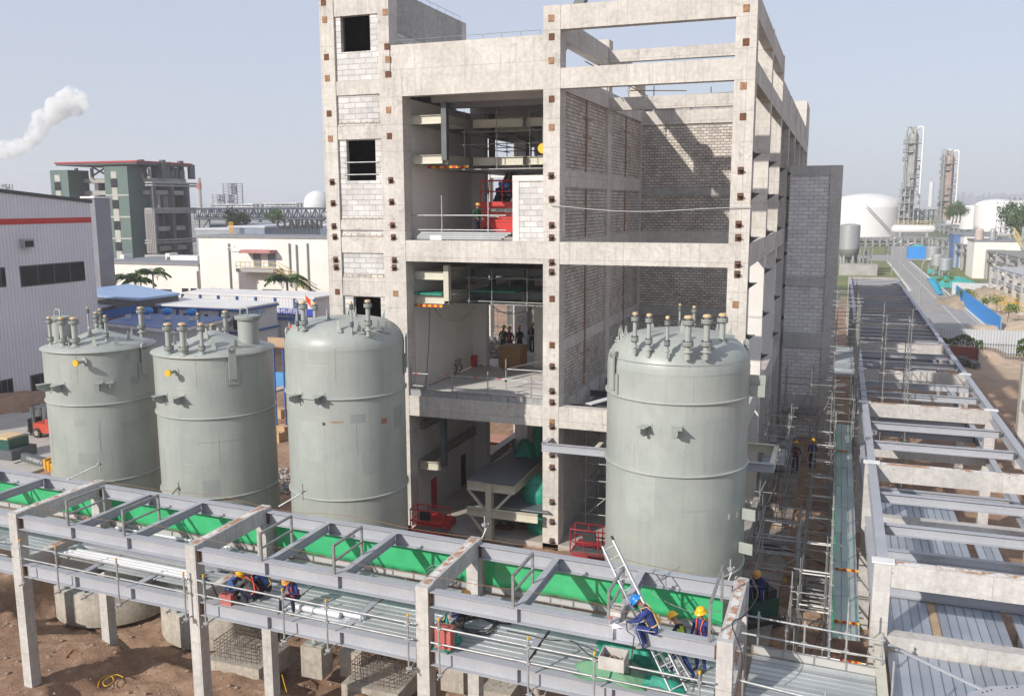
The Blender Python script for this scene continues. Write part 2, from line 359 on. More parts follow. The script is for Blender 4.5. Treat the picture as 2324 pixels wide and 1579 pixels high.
# beams running back, both sides of the shaft
for i in range(7):
    a, b = YC[i][1], YC[i+1][0]
    for z in FL:
        bb('beam', BX[5]-.5, a, z[0]-.02, BX[5]-.02, b, z[1])
        bb('beam', BX[2]+.15, a, z[0]-.02, BX[3]-.03, b, z[1])
        if i > 0: bb('beam', -19.75, a, z[0]-.02, -19.27, b, z[1])
    if i < 2:
        bb('beam', BX[5]-.45, a, 7.36, BX[5]-.03, b, 8.31); bb('beam', BX[2]+.2, a, 7.02, BX[3]-.05, b, 7.95)
        bb('beam', BX[2]+.25, a, .75, BX[3]-.04, b, 1.48)
    else: bb('parapet', BX[5]-.3, a, 5.77, BX[5]-.04, b, 7.1)
for i in (1, 2):
    yy = YC[i][0]
    if i == 1:
        bb('beam', BX[3], yy+.1, oY(1500, 136, 46.8).z, BX[4], yy+.5, oY(1500, 109, 46.8).z); bb('beam', BX[3], yy+.1, oY(1500, 247, 46.8).z, BX[4], yy+.5, oY(1500, 218, 46.8).z)
    else: bb('beam', BX[3], yy+.1, oY(1560, 281, 55.1).z, BX[4], yy+.5, oY(1560, 250, 55.1).z)
    if i == 2:
        for z in FL[:2]: bb('beam', BX[3], yy+.1, z[0], BX[4], yy+.5, z[1])
# brick walls of the shaft
def wall(name, x0, y0, z0, x1, y1, z1, m, parent=bld): return bb(name, x0, y0, z0, x1, y1, z1, m, parent)
for i in (0, 1):
    a, b = YC[i][1], YC[i+1][0]
    for z0, z1 in ((1.48, 4.88), (-1.66, .75), (-9.11, -2.66)): wall('brick_wall', BX[3]-.35, a+.002, z0+.002, BX[3]-.12, b-.002, z1-.002, BRICK)
    bb('beam', BX[2]+.25, a, -6.75, BX[3]-.1, b, -6.2)
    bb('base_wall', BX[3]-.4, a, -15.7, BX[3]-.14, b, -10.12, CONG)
    mid = (a+b)/2
    for z0, z1 in ((1.5, 4.85), (-1.6, .7), (-8.9, -2.7)):
        c = MB(); c.box(BX[3]-.13, mid-.12, z0, BX[3]-.07, mid-.05, z1, RUSTL); c.box(BX[3]-.13, mid+.04, z0+.4, BX[3]-.06, mid+.12, z1, CONG)
        for q in range(3): zz = z0+(z1-z0)*(q+1)/4; c.box(BX[3]-.12, mid-.6, zz, BX[3]-.08, mid+1.0, zz+.04, RUSTL)
        c.build('rusty_conduit', RUSTL, bld)
yb = YC[2][0]
for z0, z1 in ((-1.66, oY(1560, 281, 55.1).z), (-9.11, -2.66)): wall('brick_wall', BX[3], yb+.2, z0+.002, BX[4], yb+.45, z1-.002, BRICK)
bb('shaft_shade_slab', BX[3]-.1, 38.5, -10.12, BX[4]+.1, 55, -9.98, STEELD)  # added slab that keeps light out of the lower shaft, really open between beams
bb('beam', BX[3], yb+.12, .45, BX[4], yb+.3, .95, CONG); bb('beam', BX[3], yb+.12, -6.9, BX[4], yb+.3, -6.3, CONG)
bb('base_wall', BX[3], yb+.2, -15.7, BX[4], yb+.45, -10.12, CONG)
bb('render_patch', BX[4]-1.3, yb+.13, -8.2, BX[4]-.6, yb+.19, -2.8, M('maroon_panel', (.22, .02, .03), (.17, .02, .03), 2, .6))
# small fins of the shaft's right side
for i in (0, 1):
    a, b = YC[i][1], YC[i+1][0]
    for x, s_ in ((1.2, 0), (3.2, 1)): pass
# slabs of the middle bay
for (a, b), (ya, yc) in ((FL[0], (38.5, 72)), (FL[1], (38.5, 54.9)), (FL[2], (38.5, 72))):
    bb('floor_slab', -19.27, ya, b-.22, BX[2]+.15, yc, b-.002, PLAST)
    for q in range(1, 8):
        yy = 38.5+q*2.8
        if yy < yc-.5: bb('ceiling_beam', -19.27, yy, b-.8, BX[2]+.15, yy+.35, b-.223, PLAST)
# left inner wall of the middle bay
for z0, z1 in ((-15.7, -10.12), (-9.1, -2.66), (-1.65, 4.88)):
    wall('plastered_wall', -19.75, 38.85, z0, -19.3, 46.9, z1, PLAST)
    bb('wall_return', -19.3, 46.4, z0, -18.5, 46.9, z1, PLAST)
# slab on the right, ground floor
bb('ground_slab', -20.3, 38.0, -16.3, BX[4]+.8, 64, -15.68, SLAB)
# back rows seen through the bays
for i in (3, 4):
    yy = YC[i][0]
    for z in FL: bb('beam', -19.2, yy+.1, z[0], BX[2], yy+.5, z[1])
bb('column', -15.9, 47.2, Z0, -15.1, 48.0, 4.9, PLAST)
# stair tower
TW0, TW1, TZ = -23.42, -19.8, 9.75
bb('column', TW0, 38, Z0, TW0+.75, 38.6, TZ); bb('column', TW0, 46.5, Z0, TW0+.75, 47.1, TZ); bb('column', -20.35, 46.5, 5.75, TW1, 47.1, TZ)
P = lambda x, y: oY(x, y, 38)
bands = [(-20, 34), (183, 215), (283, 316), (500, 522), (538, 574), (630, 672)]
for a, b in bands: bb('beam', TW0+.75, 38.04, P(810, b).z, -20.35, 38.35, P(810, a).z)
gaps = [(34, 183, (770, 837, 30, 116)), (215, 283, None), (316, 500, (784, 850, 318, 410)), (522, 538, None), (574, 630, None), (672, 1240, (800, 862, 674, 735))]
for a, b, w_ in gaps:
    zt, zb = P(810, a).z, P(810, b).z; m_ = MB(); xa, xb = TW0+.75, -20.35
    if w_:
        wx0, wx1 = P(w_[0], (w_[2]+w_[3])/2).x, P(w_[1], (w_[2]+w_[3])/2).x; wz1, wz0 = min(P(810, w_[2]).z, zt), P(810, w_[3]).z
        m_.box(xa, 38.12, zb, wx0, 38.36, zt); m_.box(wx1, 38.12, zb, xb, 38.36, zt); m_.box(wx0, 38.12, zb, wx1, 38.36, wz0)
        if zt > wz1+.02: m_.box(wx0, 38.12, wz1, wx1, 38.36, zt)
        ww = MB().box(TW0+.26, 39.9, wz0-1, TW1-.31, 40.0, wz1+1).build('window_dark', DARK, bld)  # black panel painting the dark interior behind the window hole
        if w_[0] == 784:
            for zz in (wz0+.85, wz0+.28): MB().tube((wx0-.15, 38.1, zz), (wx1+.15, 38.1, zz), .03).build('guard_pipe', GALV, ww)
    else: m_.box(xa, 38.12, zb, xb, 38.36, zt)
    m_.build('block_wall', BLOCK, bld)
    rm = MB().box(xa, 38.09, zb-.002, xb, 38.115, zb+.16); rm.build('brick_course', BRICK, bld) if w_ is None or a > 200 else None
bb('tower_side_beam', TW1-.3, 38.6, 7.9, TW1-.02, 46.5, TZ, CONG)
bb('block_wall', TW1-.28, 38.6, 5.75, TW1-.06, 46.5, 7.899, BLOCK)
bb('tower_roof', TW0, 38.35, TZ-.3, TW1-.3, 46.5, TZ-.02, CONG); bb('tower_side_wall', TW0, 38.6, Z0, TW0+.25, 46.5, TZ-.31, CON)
bb('tower_back_wall', TW0+.75, 46.6, Z0, TW1-.55, 46.9, TZ-.31, BLOCK)
# parapet handrails
for (p, q, zz) in (((TW1-.15, 39, TZ), (TW1-.15, 46.6, TZ), .28), ((BX[1]-.5, 38.18, 7.18), (BX[2]-.2, 38.18, 7.18), .22)):
    h = MB(); h.tube(Vector(p)+Vector((0, 0, zz)), Vector(q)+Vector((0, 0, zz)), .012, 5)
    for k in range(9): c = Vector(p).lerp(Vector(q), k/8); h.tube(c, c+Vector((0, 0, zz)), .012, 5)
    h.build('lightning_strap', GALVD, bld)
# block wall piece beside the lift
pw0 = oY(1163, 470, 38.5).x; pwz = oY(1200, 398, 38.5).z; MB().box(pw0+.3, 38.55, -1.66, BX[2]-.002, 38.8, pwz-.25).build('block_wall', BLOCK, bld); bb('beam', pw0, 38.5, pwz-.25, BX[2], 38.85, pwz, PLAST); bb('column', pw0, 38.52, -1.66, pw0+.3, 38.85, pwz-.25, PLAST)
# rusty cast-in plates and steel corbels on the facade columns
flat = [(1251, 42), (1252, 84), (1251, 138), (1252, 225), (1252, 289), (1253, 783), (1694, 19), (1693, 96), (1687, 195), (1686, 265), (1669, 691),
        (734, 6), (737, 45), (741, 130), (743, 178), (747, 258), (750, 315), (766, 662), (874, 28), (878, 106), (880, 135), (880, 169), (882, 250), (884, 309), (898, 666), (1253, 678), (1253, 957)]
for k, (x, y) in enumerate(flat):
    p = oY(x, y, 38); MB().box(p.x-.125, 37.975, p.z-.14, p.x+.125, 38.02, p.z+.14).build('embed_plate', RUST if k % 2 else RUSTL, bld)
corb = [(1251, 400), (1252, 453), (1252, 512), (1252, 540), (1252, 596), (1252, 618), (1253, 832), (1253, 888), (1253, 913), (1253, 968), (1253, 1032), (1253, 1061), (1253, 1139), (1253, 1184), (1253, 1228),
        (1681, 388), (1680, 447), (1676, 510), (1675, 540), (1674, 601), (1673, 623), (754, 414), (756, 462), (758, 514), (760, 538), (762, 590), (763, 607),
        (887, 410), (889, 459), (891, 512), (893, 539), (895, 591), (895, 608)]
for x, y in corb:
    p = oY(x, y, 38); c = MB(); c.box(p.x-.12, 37.97, p.z-.14, p.x+.12, 38.01, p.z+.16, RUST)
    c.box(p.x-.11, 37.76, p.z+.04, p.x+.11, 37.97, p.z+.065, STEELD); c.add([(p.x-.012, 37.97, p.z-.12), (p.x-.012, 37.97, p.z+.04), (p.x-.012, 37.76, p.z+.04), (p.x+.012, 37.97, p.z-.12), (p.x+.012, 37.97, p.z+.04), (p.x+.012, 37.76, p.z+.04)], [(0, 1, 2), (5, 4, 3), (0, 2, 5, 3)], RUST)
    c.build('steel_corbel', RUST, bld)
for yi, (a, b) in enumerate(YC[:6]):
    for z in (1.9, .3, -1.5, -3.4, -5.6, -7.8):
        yy = a+.4; c = MB().box(BX[5]-.02, yy-.14, z-.16, BX[5]+.02, yy+.14, z+.2, RUST); c.box(BX[5], yy-.14, z+.1, BX[5]+.35, yy+.14, z+.13, STEELD)
        c.add([(BX[5], yy, z-.15), (BX[5], yy, z+.1), (BX[5]+.33, yy, z+.1), (BX[5], yy+.02, z-.15), (BX[5], yy+.02, z+.1), (BX[5]+.33, yy+.02, z+.1)], [(0, 1, 2), (5, 4, 3), (0, 2, 5, 3)], STEELD)
        c.build('steel_corbel', STEELD, bld)
# block-wall panels between right side columns, lower white infill
for i in range(3, 7):
    a, b = YC[i][1], YC[i+1][0]
    for z0, z1 in ((-15.7, -10.12), (-9.1, -2.67)): wall('block_wall', BX[5]-.4, a, z0, BX[5]-.15, b, z1, BLOCK)
bb('roof_slab', BX[3], 55.9, 5.2, BX[5]-.5, 64, 5.7, CONG); bb('roof_slab', BX[2], 64, 5.3, BX[5]-.5, 96, 5.74, CONG)
for z in FL[:2]: bb('floor_slab', BX[2]+.7, 64, z[1]-.3, BX[5]-.5, 96, z[1]-.01, CONG)
# higher block at the far end
bb('roof_room', -7.5, 90, 5.75, -3.5, 97.5, 9.4, CON)
# wall along the foot of the right side
bb('kerb_wall', -3.48, 38.9, -16.2, -3.2, 62, -14.9, CONG)

# ---------------------------------------------------------------- annex with stair core
anx = thing('annex', 'grey aerated-block annex in shade with concrete bands, beside the scaffolding', 'building', (-1.7, 64, -16))
BLKA = bricks('annex_block', (.80, .80, .80), (.66, .66, .66), (.42, .42, .41), .62, .25, .02); CONA = concrete('annex_concrete', (.56, .56, .54), (.44, .44, .42), joints=None)  # paler copies of block and concrete, fill light put into the colour
ax0, ax1, ay = -3.3, -.02, 63.0
A = lambda y: oY(1850, y, ay).z
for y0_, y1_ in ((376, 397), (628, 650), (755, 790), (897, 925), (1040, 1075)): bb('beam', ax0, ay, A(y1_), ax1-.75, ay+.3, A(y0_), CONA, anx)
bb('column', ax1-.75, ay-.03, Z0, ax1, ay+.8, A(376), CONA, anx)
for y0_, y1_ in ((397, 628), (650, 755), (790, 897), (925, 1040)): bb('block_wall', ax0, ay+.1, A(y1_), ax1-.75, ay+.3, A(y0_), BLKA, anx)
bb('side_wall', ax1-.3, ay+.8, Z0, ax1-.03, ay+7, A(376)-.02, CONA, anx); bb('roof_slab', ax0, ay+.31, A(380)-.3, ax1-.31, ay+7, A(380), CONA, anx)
bb('canopy_slab', ax0+.2, ay-1.4, A(925)-.25, ax1-.9, ay-.01, A(925)-.0, GALVD, anx)

# ================================================================ storage tanks
TK = [((-31.9, 31.75), 2.36), ((-25.6, 31.9), 2.5), ((-19.0, 31.9), 2.43), ((-5.2, 31.5), 2.5)]
def flange(b, c, r, z, m=TANK, n=20):
    b.cyl(c, r, z-.055, z-.01, n, m); b.cyl(c, r*.97, z-.01, z+.01, n, BLACK); b.cyl(c, r, z+.01, z+.055, n, m)
    k = 12 if r < .4 else 24
    for i in range(k):
        a = 2*math.pi*i/k; x, y = c[0]+math.cos(a)*r*.84, c[1]+math.sin(a)*r*.84; b.tube((x, y, z-.1), (x, y, z+.1), .02, 5, STEELD)
def nozzle(par, c, zb, zt, r, mid=True, cap=ORG, top=True):
    b = MB(); b.cyl(c, r, zb-.25, zt, 14, TANK); b.lathe([(r*1.75, 0), (r*1.7, .03), (r, .05)], (c[0], c[1], zb), 18, TANK)
    if mid: flange(b, c, r*1.75, zb+.28)
    if top: flange(b, c, r*1.8, zt)
    o = b.build('nozzle', TANK, par)
    if cap is not None:
        q = MB(); q.cyl(c, r*.8, zt, zt+.14, 12, GALV); q.cyl(c, r*1.35, zt+.14, zt+.19, 14, cap); q.cyl(c, r*1.1, zt+.19, zt+.22, 14, cap); q.build('cap', cap, o)
def bracket(par, tc, tr, ang, z, L_=.55):
    u = Vector((math.cos(ang), math.sin(ang), 0)); s_ = Vector((-u.y, u.x, 0)); c0 = Vector((tc[0], tc[1], z))+u*(tr-.02)
    b = MB(); b.ob(c0+u*.02, u*.015, s_*.2, Vector((0, 0, .24))); b.ob(c0+u*L_/2+Vector((0, 0, .15)), u*L_/2, s_*.15, Vector((0, 0, .012)))
    v = [c0+Vector((0, 0, .14)), c0+u*L_+Vector((0, 0, .14)), c0+u*L_+Vector((0, 0, -.03)), c0+u*L_*.45+Vector((0, 0, -.2)), c0+Vector((0, 0, -.2))]
    b.poly([p-s_*.012 for p in v], .024, None, s_); b.build('bracket', TANK, par)
def lug(par, tc, tr, ang, zt):
    u = Vector((math.cos(ang), math.sin(ang), 0)); s_ = Vector((-u.y, u.x, 0)); c0 = Vector((tc[0], tc[1], 0))+u*(tr+.1); b = MB()
    b.ob(c0+u*.0+Vector((0, 0, zt-.65)), u*.03, s_*.16, Vector((0, 0, .62))); b.ob(c0-u*.07+Vector((0, 0, zt-1.1)), u*.02, s_*.3, Vector((0, 0, .4)))
    n = 20; e = u*.03
    ring = lambda r_: [c0+Vector((0, 0, zt))+s_*math.cos(6.2832*i/n)*r_+Vector((0, 0, math.sin(6.2832*i/n)*r_)) for i in range(n)]
    A_, B_ = ring(.17), ring(.055); vs = [p-e for p in A_]+[p-e for p in B_]+[p+e for p in A_]+[p+e for p in B_]; fs = []
    for i in range(n):
        j = (i+1) % n; fs += [(i, j, n+j, n+i), (2*n+j, 2*n+i, 3*n+i, 3*n+j), (j, i, 2*n+i, 2*n+j), (n+i, n+j, 3*n+j, 3*n+i)]
    b.add(vs, fs); b.build('lifting_lug', TANK, par)
def fin(par, c, z, ang, s=1.):
    u = Vector((math.cos(ang), math.sin(ang), 0)); v = Vector((-u.y, u.x, 0)); c = Vector((c[0], c[1], z)); b = MB()
    b.poly([c-u*.11*s, c+u*.11*s, c+u*.03*s+Vector((0, 0, .42*s)), c-u*.03*s+Vector((0, 0, .42*s))], .02, None, v)
    b.poly([c+v*.01, c+v*.16*s, c+v*.015+Vector((0, 0, .36*s))], .02, None, u); b.ob(c+v*.05-Vector((0, 0, .02)), u*.18*s, v*.15*s, Vector((0, 0, .03))); b.build('roof_cleat', TANK, par)
def tank(i, label, roof, zt, zap, rings, zbot, brs, cleats):
    (cx, cy), r = TK[i]; T = thing('storage_tank', label, 'storage tank', (cx, cy, zbot), 'grey-green steel storage tanks')
    c = (cx, cy)
    MB().lathe([(r, zbot), (r, zt)], (cx, cy, 0), 96).build('shell', TANK, T)
    rf = MB()
    if roof == 'cone':
        k = zap-zt; prof = [(r*1.045, -.03), (r*1.045, .0), (r*.8, k*.22), (r*.5, k*.47), (r*.2, k*.8), (r*.07, k*.97), (.01, k)]
        rf.lathe([(r*.99, -.03)]+prof, (cx, cy, zt), 96); rz = lambda d: zt+(zap-zt)*max(0, 1-d/(r*1.0))**1.05
    else:
        prof = []; k = zap-zt
        for q in range(15):
            a = math.pi/2*q/14; prof.append((r*math.cos(a)**.55 if q < 14 else .01, k*math.sin(a)))
        rf.lathe(prof, (cx, cy, zt), 96); rf.lathe([(r+.004, -.012), (r+.012, 0), (r+.004, .012)], (cx, cy, zt-.02), 96, m=TANK)
        rz = lambda d: zt+(zap-zt)*math.sin(math.acos(min(1, (d/r))**(1/.55)))
    rf.build('roof', TANK, T)
    for z in rings: MB().lathe([(r, -.04), (r+.07, -.03), (r+.07, .02), (r, .03)], (cx, cy, z), 96).build('stiffening_ring', TANK, T)
    sm = MB()
    for z in (rings[0]+(zt-rings[0])*.0-.75, rings[0]-2.0, rings[0]+1.3):
        sm.lathe([(r, -.012), (r+.006, 0), (r, .012)], (cx, cy, z), 96)
    for z, a in ((zt-.6, -1.2), (rings[0]-1.5, -.9), (rings[0]-2.2, -2.0)):
        sm.ob((cx+math.cos(a)*(r+.002), cy+math.sin(a)*(r+.002), z), (math.cos(a)*.006, math.sin(a)*.006, 0), (-math.sin(a)*.01, math.cos(a)*.01, 0), (0, 0, .7))
    sm.build('weld_seam', TANK, T)
    for px, py in brs:
        a, z = oC(px, py, c, r); bracket(T, c, r, a, z)
    for d, a in cleats:
        x, y = cx+d*math.cos(a), cy+d*math.sin(a); fin(T, (x, y), rz(d), a+1.2)
    return T, rz
def patch(T, i, px, py, w_, h, m):
    (c, r) = TK[i]; a, z = oC(px, py, c, r); b = MB(); n = 6; da = w_/r
    for rr in (r+.004,):
        vs = [(c[0]+math.cos(a-da/2+da*k/n)*rr, c[1]+math.sin(a-da/2+da*k/n)*rr, zz) for zz in (z-h/2, z+h/2) for k in range(n+1)]; b.add(vs, [(k, k+1, n+2+k, n+1+k) for k in range(n)], m, True)
    b.build('paint_patch', m, T)
def topz(c, px, py, rz, z0):          # foot of a nozzle: iterate pixel ray against the roof
    z = z0
    for _ in range(12):
        p = oZ(px, py, z); z = .5*z+.5*rz(math.hypot(p.x-c[0], p.y-c[1]))
    p = oZ(px, py, z); return p
def nz(T, i, rz, px, py, pyt, r, z0, **k):
    c = TK[i][0]; p = topz(c, px, py, rz, z0); v = ray(px, pyt); s_ = math.hypot(p.x, p.y)/math.hypot(v.x, v.y)
    nozzle(T, (p.x, p.y), p.z, v.z*s_, r, **k)
def crop(x0, y0, sc_): return lambda x, y: ((x0+x/sc_)*.63706, (y0+y/sc_)*.63706)
cl = [(1.5, .2), (1.6, 1.2), (1.5, 2.1), (1.7, 3.0), (1.6, 3.9), (1.7, -1.6), (1.7, -.9), (1.9, -.4), (.7, -1.3)]
q = crop(50, 1050, 3.873)
T1, rz1 = tank(0, 'leftmost storage tank, conical roof, bolted chimney at its left, two small boxes on its side', 'cone', oC(200, 801, TK[0][0], TK[0][1]*1.045)[1], oY(228, 745, 31.8).z, [oC(200, 920, *TK[0])[1], oC(200, 1095, *TK[0])[1]], -17.3, [(112, 877), (140, 879)], cl)
for x, y, yt, r in ((513, 695, 365, .075), (680, 712, 375, .1), (850, 712, 375, .12), (1033, 455, 225, .045), (1142, 425, 290, .09), (1200, 440, 245, .07), (1280, 640, 345, .06), (1765, 515, 225, .12)):
    a, b = q(x, y); nz(T1, 0, rz1, a, b, q(x, yt)[1], r, -6.2, mid=r > .055)
q = crop(500, 1080, 4.2255)
T2, rz2 = tank(1, 'second storage tank from the left, conical roof, wide flanged chimney at its right edge', 'cone', oC(480, 812, TK[1][0], TK[1][1]*1.045)[1], oY(500, 750, 31.9).z, [oC(480, 950, *TK[1])[1], oC(500, 1130, *TK[1])[1]], -17.45, [(374, 903), (411, 906)], cl)
for x, y, yt, r in ((435, 772, 375, .12), (655, 788, 375, .12), (935, 778, 375, .08), (1090, 450, 380, .09), (1290, 470, 180, .1), (880, 480, 210, .05)):
    a, b = q(x, y); nz(T2, 1, rz2, a, b, q(x, yt)[1], r, -5.8)
q = crop(980, 1000, 3.158)
T3, rz3 = tank(2, 'domed storage tank in front of the stair tower, between the conical tanks and open bay', 'dome', oC(760, 797, *TK[2])[1], -4.55, [oC(800, 905, *TK[2])[1], oC(790, 1135, *TK[2])[1]], -16.6, [(680, 902), (727, 905)], [(.9, -1.9), (.5, .6), (2.0, -1.15), (2.1, -.75), (2.1, -.35), (2.2, -.2), (1.9, 1.0), (1.9, 2.0), (2.1, 3.0), (2.1, 3.3)])
for x, y, yt, r in ((255, 560, 275, .04), (325, 550, 290, .10), (455, 568, 300, .075), (765, 380, 250, .075), (865, 572, 295, .04), (1050, 555, 278, .09), (970, 385, 190, .045)):
    a, b = q(x, y); nz(T3, 2, rz3, a, b, q(x, yt)[1], r, -4.8)
q = crop(2150, 1050, 3.873)
T4, rz4 = tank(3, 'rightmost storage tank, domed roof with eight capped nozzles, in front of the brick shaft', 'dome', oC(1540, 852, *TK[3])[1], -4.42, [oC(1540, 917, *TK[3])[1], oC(1540, 1082, *TK[3])[1], -12.75], -16.8, [(1468, 974), (1537, 978)], [(.6, -1.2), (2.0, -.9), (1.9, .4), (2.1, 1.0), (2.2, 2.2), (2.2, 2.8), (2.1, 3.1), (2.1, 3.4), (1.3, 3.9)])
for x, y, yt, r in ((430, 720, 330, .072), (622, 755, 350, .072), (875, 780, 385, .055), (1160, 790, 380, .11), (1415, 790, 365, .105), (1630, 765, 345, .105), (1048, 470, 190, .045), (1245, 490, 220, .065)):
    a, b = q(x, y); nz(T4, 3, rz4, a, b, q(x, yt)[1], r, -4.8)
PA, PB, PC = M('patch_dark', (.305, .335, .315), (.285, .315, .295), 2, .45, streak=.15), M('patch_pale', (.35, .38, .35), (.30, .33, .31), 1.5, .45, streak=.2), M('patch_blue_grey', (.265, .29, .285), (.24, .265, .26), 3, .45)
for T, i, L_ in ((T1, 0, ((238, 876, .9, .8, PB), (288, 810, .3, .35, PC), (305, 863, .4, .35, PC), (180, 960, .5, .3, PA), (300, 960, .9, .25, PA), (215, 1040, 1.4, .5, PA), (150, 850, .5, 1.2, PB))), (T2, 1, ((495, 828, .5, .25, PA), (470, 905, .3, .2, PA), (560, 850, 1.3, 1.6, PA), (500, 1003, 1.9, .05, PC), (480, 1108, .7, .7, PC), (505, 1058, .3, .3, PA))),
                 (T3, 2, ((905, 945, .7, .9, PC), (872, 955, .3, .22, RUSTL), (735, 962, .12, .12, RUST), (765, 958, .5, .06, RUSTL), (812, 950, .6, .35, PC), (700, 1000, 1.5, 1.6, PB), (850, 1050, 1.0, .9, PA), (738, 1040, .2, .3, PA))), (T4, 3, ((1500, 1000, 1.6, 2.6, PB), (1630, 1010, 1.0, 1.8, PA), (1620, 1190, .5, .9, PA), (1450, 1130, 1.2, 1.6, PB), (1590, 1160, 1.4, .08, PA), (1654, 1172, .12, .2, WHT), (1672, 1168, .1, .2, WHT)))):
    for x, y, w_, h, m in L_: patch(T, i, x, y, w_, h, m)
# side fittings
for T, i, (px, py) in ((T1, 0, (192, 820)), (T2, 1, (400, 842))):
    (c, r) = TK[i]; a, z = oC(px, py, c, r); a = -1.72; u = Vector((math.cos(a), math.sin(a), 0)); p0 = Vector((c[0], c[1], oC(px-4, py+3, c, r)[1]))+u*r
    a2, z2 = oC(px-2, py, c, r); u = Vector((math.cos(a2), math.sin(a2), 0)); d = Vector((.05, -1, 0)).normalized(); p0 = Vector((c[0], c[1], z2))+u*r
    b = MB(); b.tube(p0-d*.2, p0+d*.42, .07, 12, TANK); b.tube(p0-d*.12, p0+d*.03, .18, 18, TANK); b.build('side_nozzle', TANK, T)
    MB().tube(p0+d*.42, p0+d*.5, .14, 18).build('yellow_cap', YEL, T)
a, z = oC(539, 1391, *TK[1]); c_0 = Vector((TK[1][0][0], TK[1][0][1], z)); u = Vector((math.cos(a), math.sin(a), 0)); b = MB(); b.tube(c_0+u*2.4, c_0+u*2.62, .3, 18, TANK); b.build('side_nozzle', TANK, T2); MB().tube(c_0+u*2.62, c_0+u*2.68, .33, 20).build('yellow_cap', YEL, T2)
for T, i, a, zt in ((T1, 0, 0.05, -6.3), (T1, 0, 2.6, -6.3), (T2, 1, -.62, -5.9), (T4, 3, -2.45, -5.1), (T4, 3, .55, -5.0), (T3, 2, .35, -5.4), (T3, 2, 3.3, -5.2)):
    (c, r) = TK[i]; lug(T, c, r, a, zt)
def manhole(T, i, rz, px, py, pyt, r):
    c = TK[i][0]; p = topz(c, px, py, rz, -5.8); v = ray(px, pyt); zt = v.z*math.hypot(p.x, p.y)/math.hypot(v.x, v.y)
    b = MB(); b.cyl(p, r, p.z-.4, zt, 28, TANK); o = b.build('manhole_neck', TANK, T)
    b = MB(); flange(b, p, r*1.25, zt, TANK, 32); b.cyl(p, r*1.2, zt+.05, zt+.09, 32, TANK)
    b.path([(p.x-r, p.y+.1, zt+.0), (p.x-r, p.y+.1, zt+.3), (p.x-r*.7, p.y+.05, zt+.4), (p.x, p.y, zt+.4), (p.x, p.y, zt+.1)], .035, 8, TANK); b.build('manhole_lid', TANK, o)
manhole(T1, 0, rz1, 141, 772, 722, .42); manhole(T2, 1, rz2, 565, 775, 720, .45)
for px, py in ((225, 876), (248, 875)):
    a, z = oC(px, py, *TK[0]); bracket(T1, TK[0][0], TK[0][1], a, z, .3)
for a, z in ((.05, -6.1), (.0, -6.45), (-.25, -10.7), (-.3, -11.9)): u = Vector((math.cos(a), math.sin(a), 0)); MB().ob((TK[3][0][0]+u.x*2.75, TK[3][0][1]+u.y*2.75, z), u*.28, (-u.y*.012, u.x*.012, 0), (0, 0, .2)).build('bracket', TANK, T4)

# ================================================================ pedestals and small footings
PEDM = concrete('pedestal_concrete', (.46, .42, .36), (.33, .295, .25), joints=(.9, 5), stain=.6)
def pedestal(i, r, zt, label):
    (cx, cy), rr = TK[i]; o = thing('tank_pedestal', label, 'pedestal', (cx, cy, -18.6), 'round concrete tank pedestals')
    MB().lathe([(.01, zt), (r, zt), (r, -18.9)], (cx, cy, 0), 64).build('plinth', PEDM, o)
    a = MB()
    for k in range(14):
        t_ = 2*math.pi*k/14; a.ob((cx+math.cos(t_)*(rr+.12), cy+math.sin(t_)*(rr+.12), zt+.22), (.13*math.cos(t_), .13*math.sin(t_), 0), (-.012*math.sin(t_), .012*math.cos(t_), 0), (0, 0, .2))
    a.lathe([(rr-.02, .0), (rr+.25, .0), (rr+.25, .04), (rr-.02, .04)], (cx, cy, zt), 64); a.build('anchor_ring', TANK, o)
pedestal(0, 2.75, -17.35, 'round concrete pedestal under the leftmost tank, seen behind the first rack column')
pedestal(1, 2.9, -17.5, 'round concrete pedestal under the second tank, beside the rebar cage')
for k, (px, py, w_, zt, lb) in enumerate(((711, 1465, .5, -17.2, 'square concrete footing below the rack, left of the other three'), (800, 1475, .5, -17.4, 'square concrete footing with a dark post base behind the second rebar cage'), (1030, 1500, .5, -17.3, 'tall narrow concrete block standing between rack columns'), (1130, 1565, .62, -17.6, 'concrete block with bent bars on top in front of the rack column'), (1200, 1545, .55, -17.8, 'plain low concrete block at the right end of the row of footings'))):
    p = oZ(px, py, zt); t_ = thing('concrete_footing', lb, 'footing', (p.x, p.y, -18.3), 'square concrete footings under the rack')
    MB().box(p.x-w_, p.y-w_*.3, -18.5, p.x+w_*.9, p.y+w_*1.3, zt).build('block', PEDM, t_)
    if k < 2:
        b = MB(); b.cyl((p.x, p.y+.4), .28, zt, -16.3, 16, TANK); b.box(p.x-.4, p.y, zt, p.x+.4, p.y+.8, zt+.04, TANK); b.build('tank_leg', TANK, t_)
    if k == 3:
        b = MB()
        for q_ in range(3): b.path([(p.x-.3+q_*.3, p.y+.2, zt-.05), (p.x-.28+q_*.3, p.y+.25, zt+.4), (p.x-.1+q_*.3, p.y+.3, zt+.5)], .015, 5)
        b.build('bent_bar', GALVD, t_)
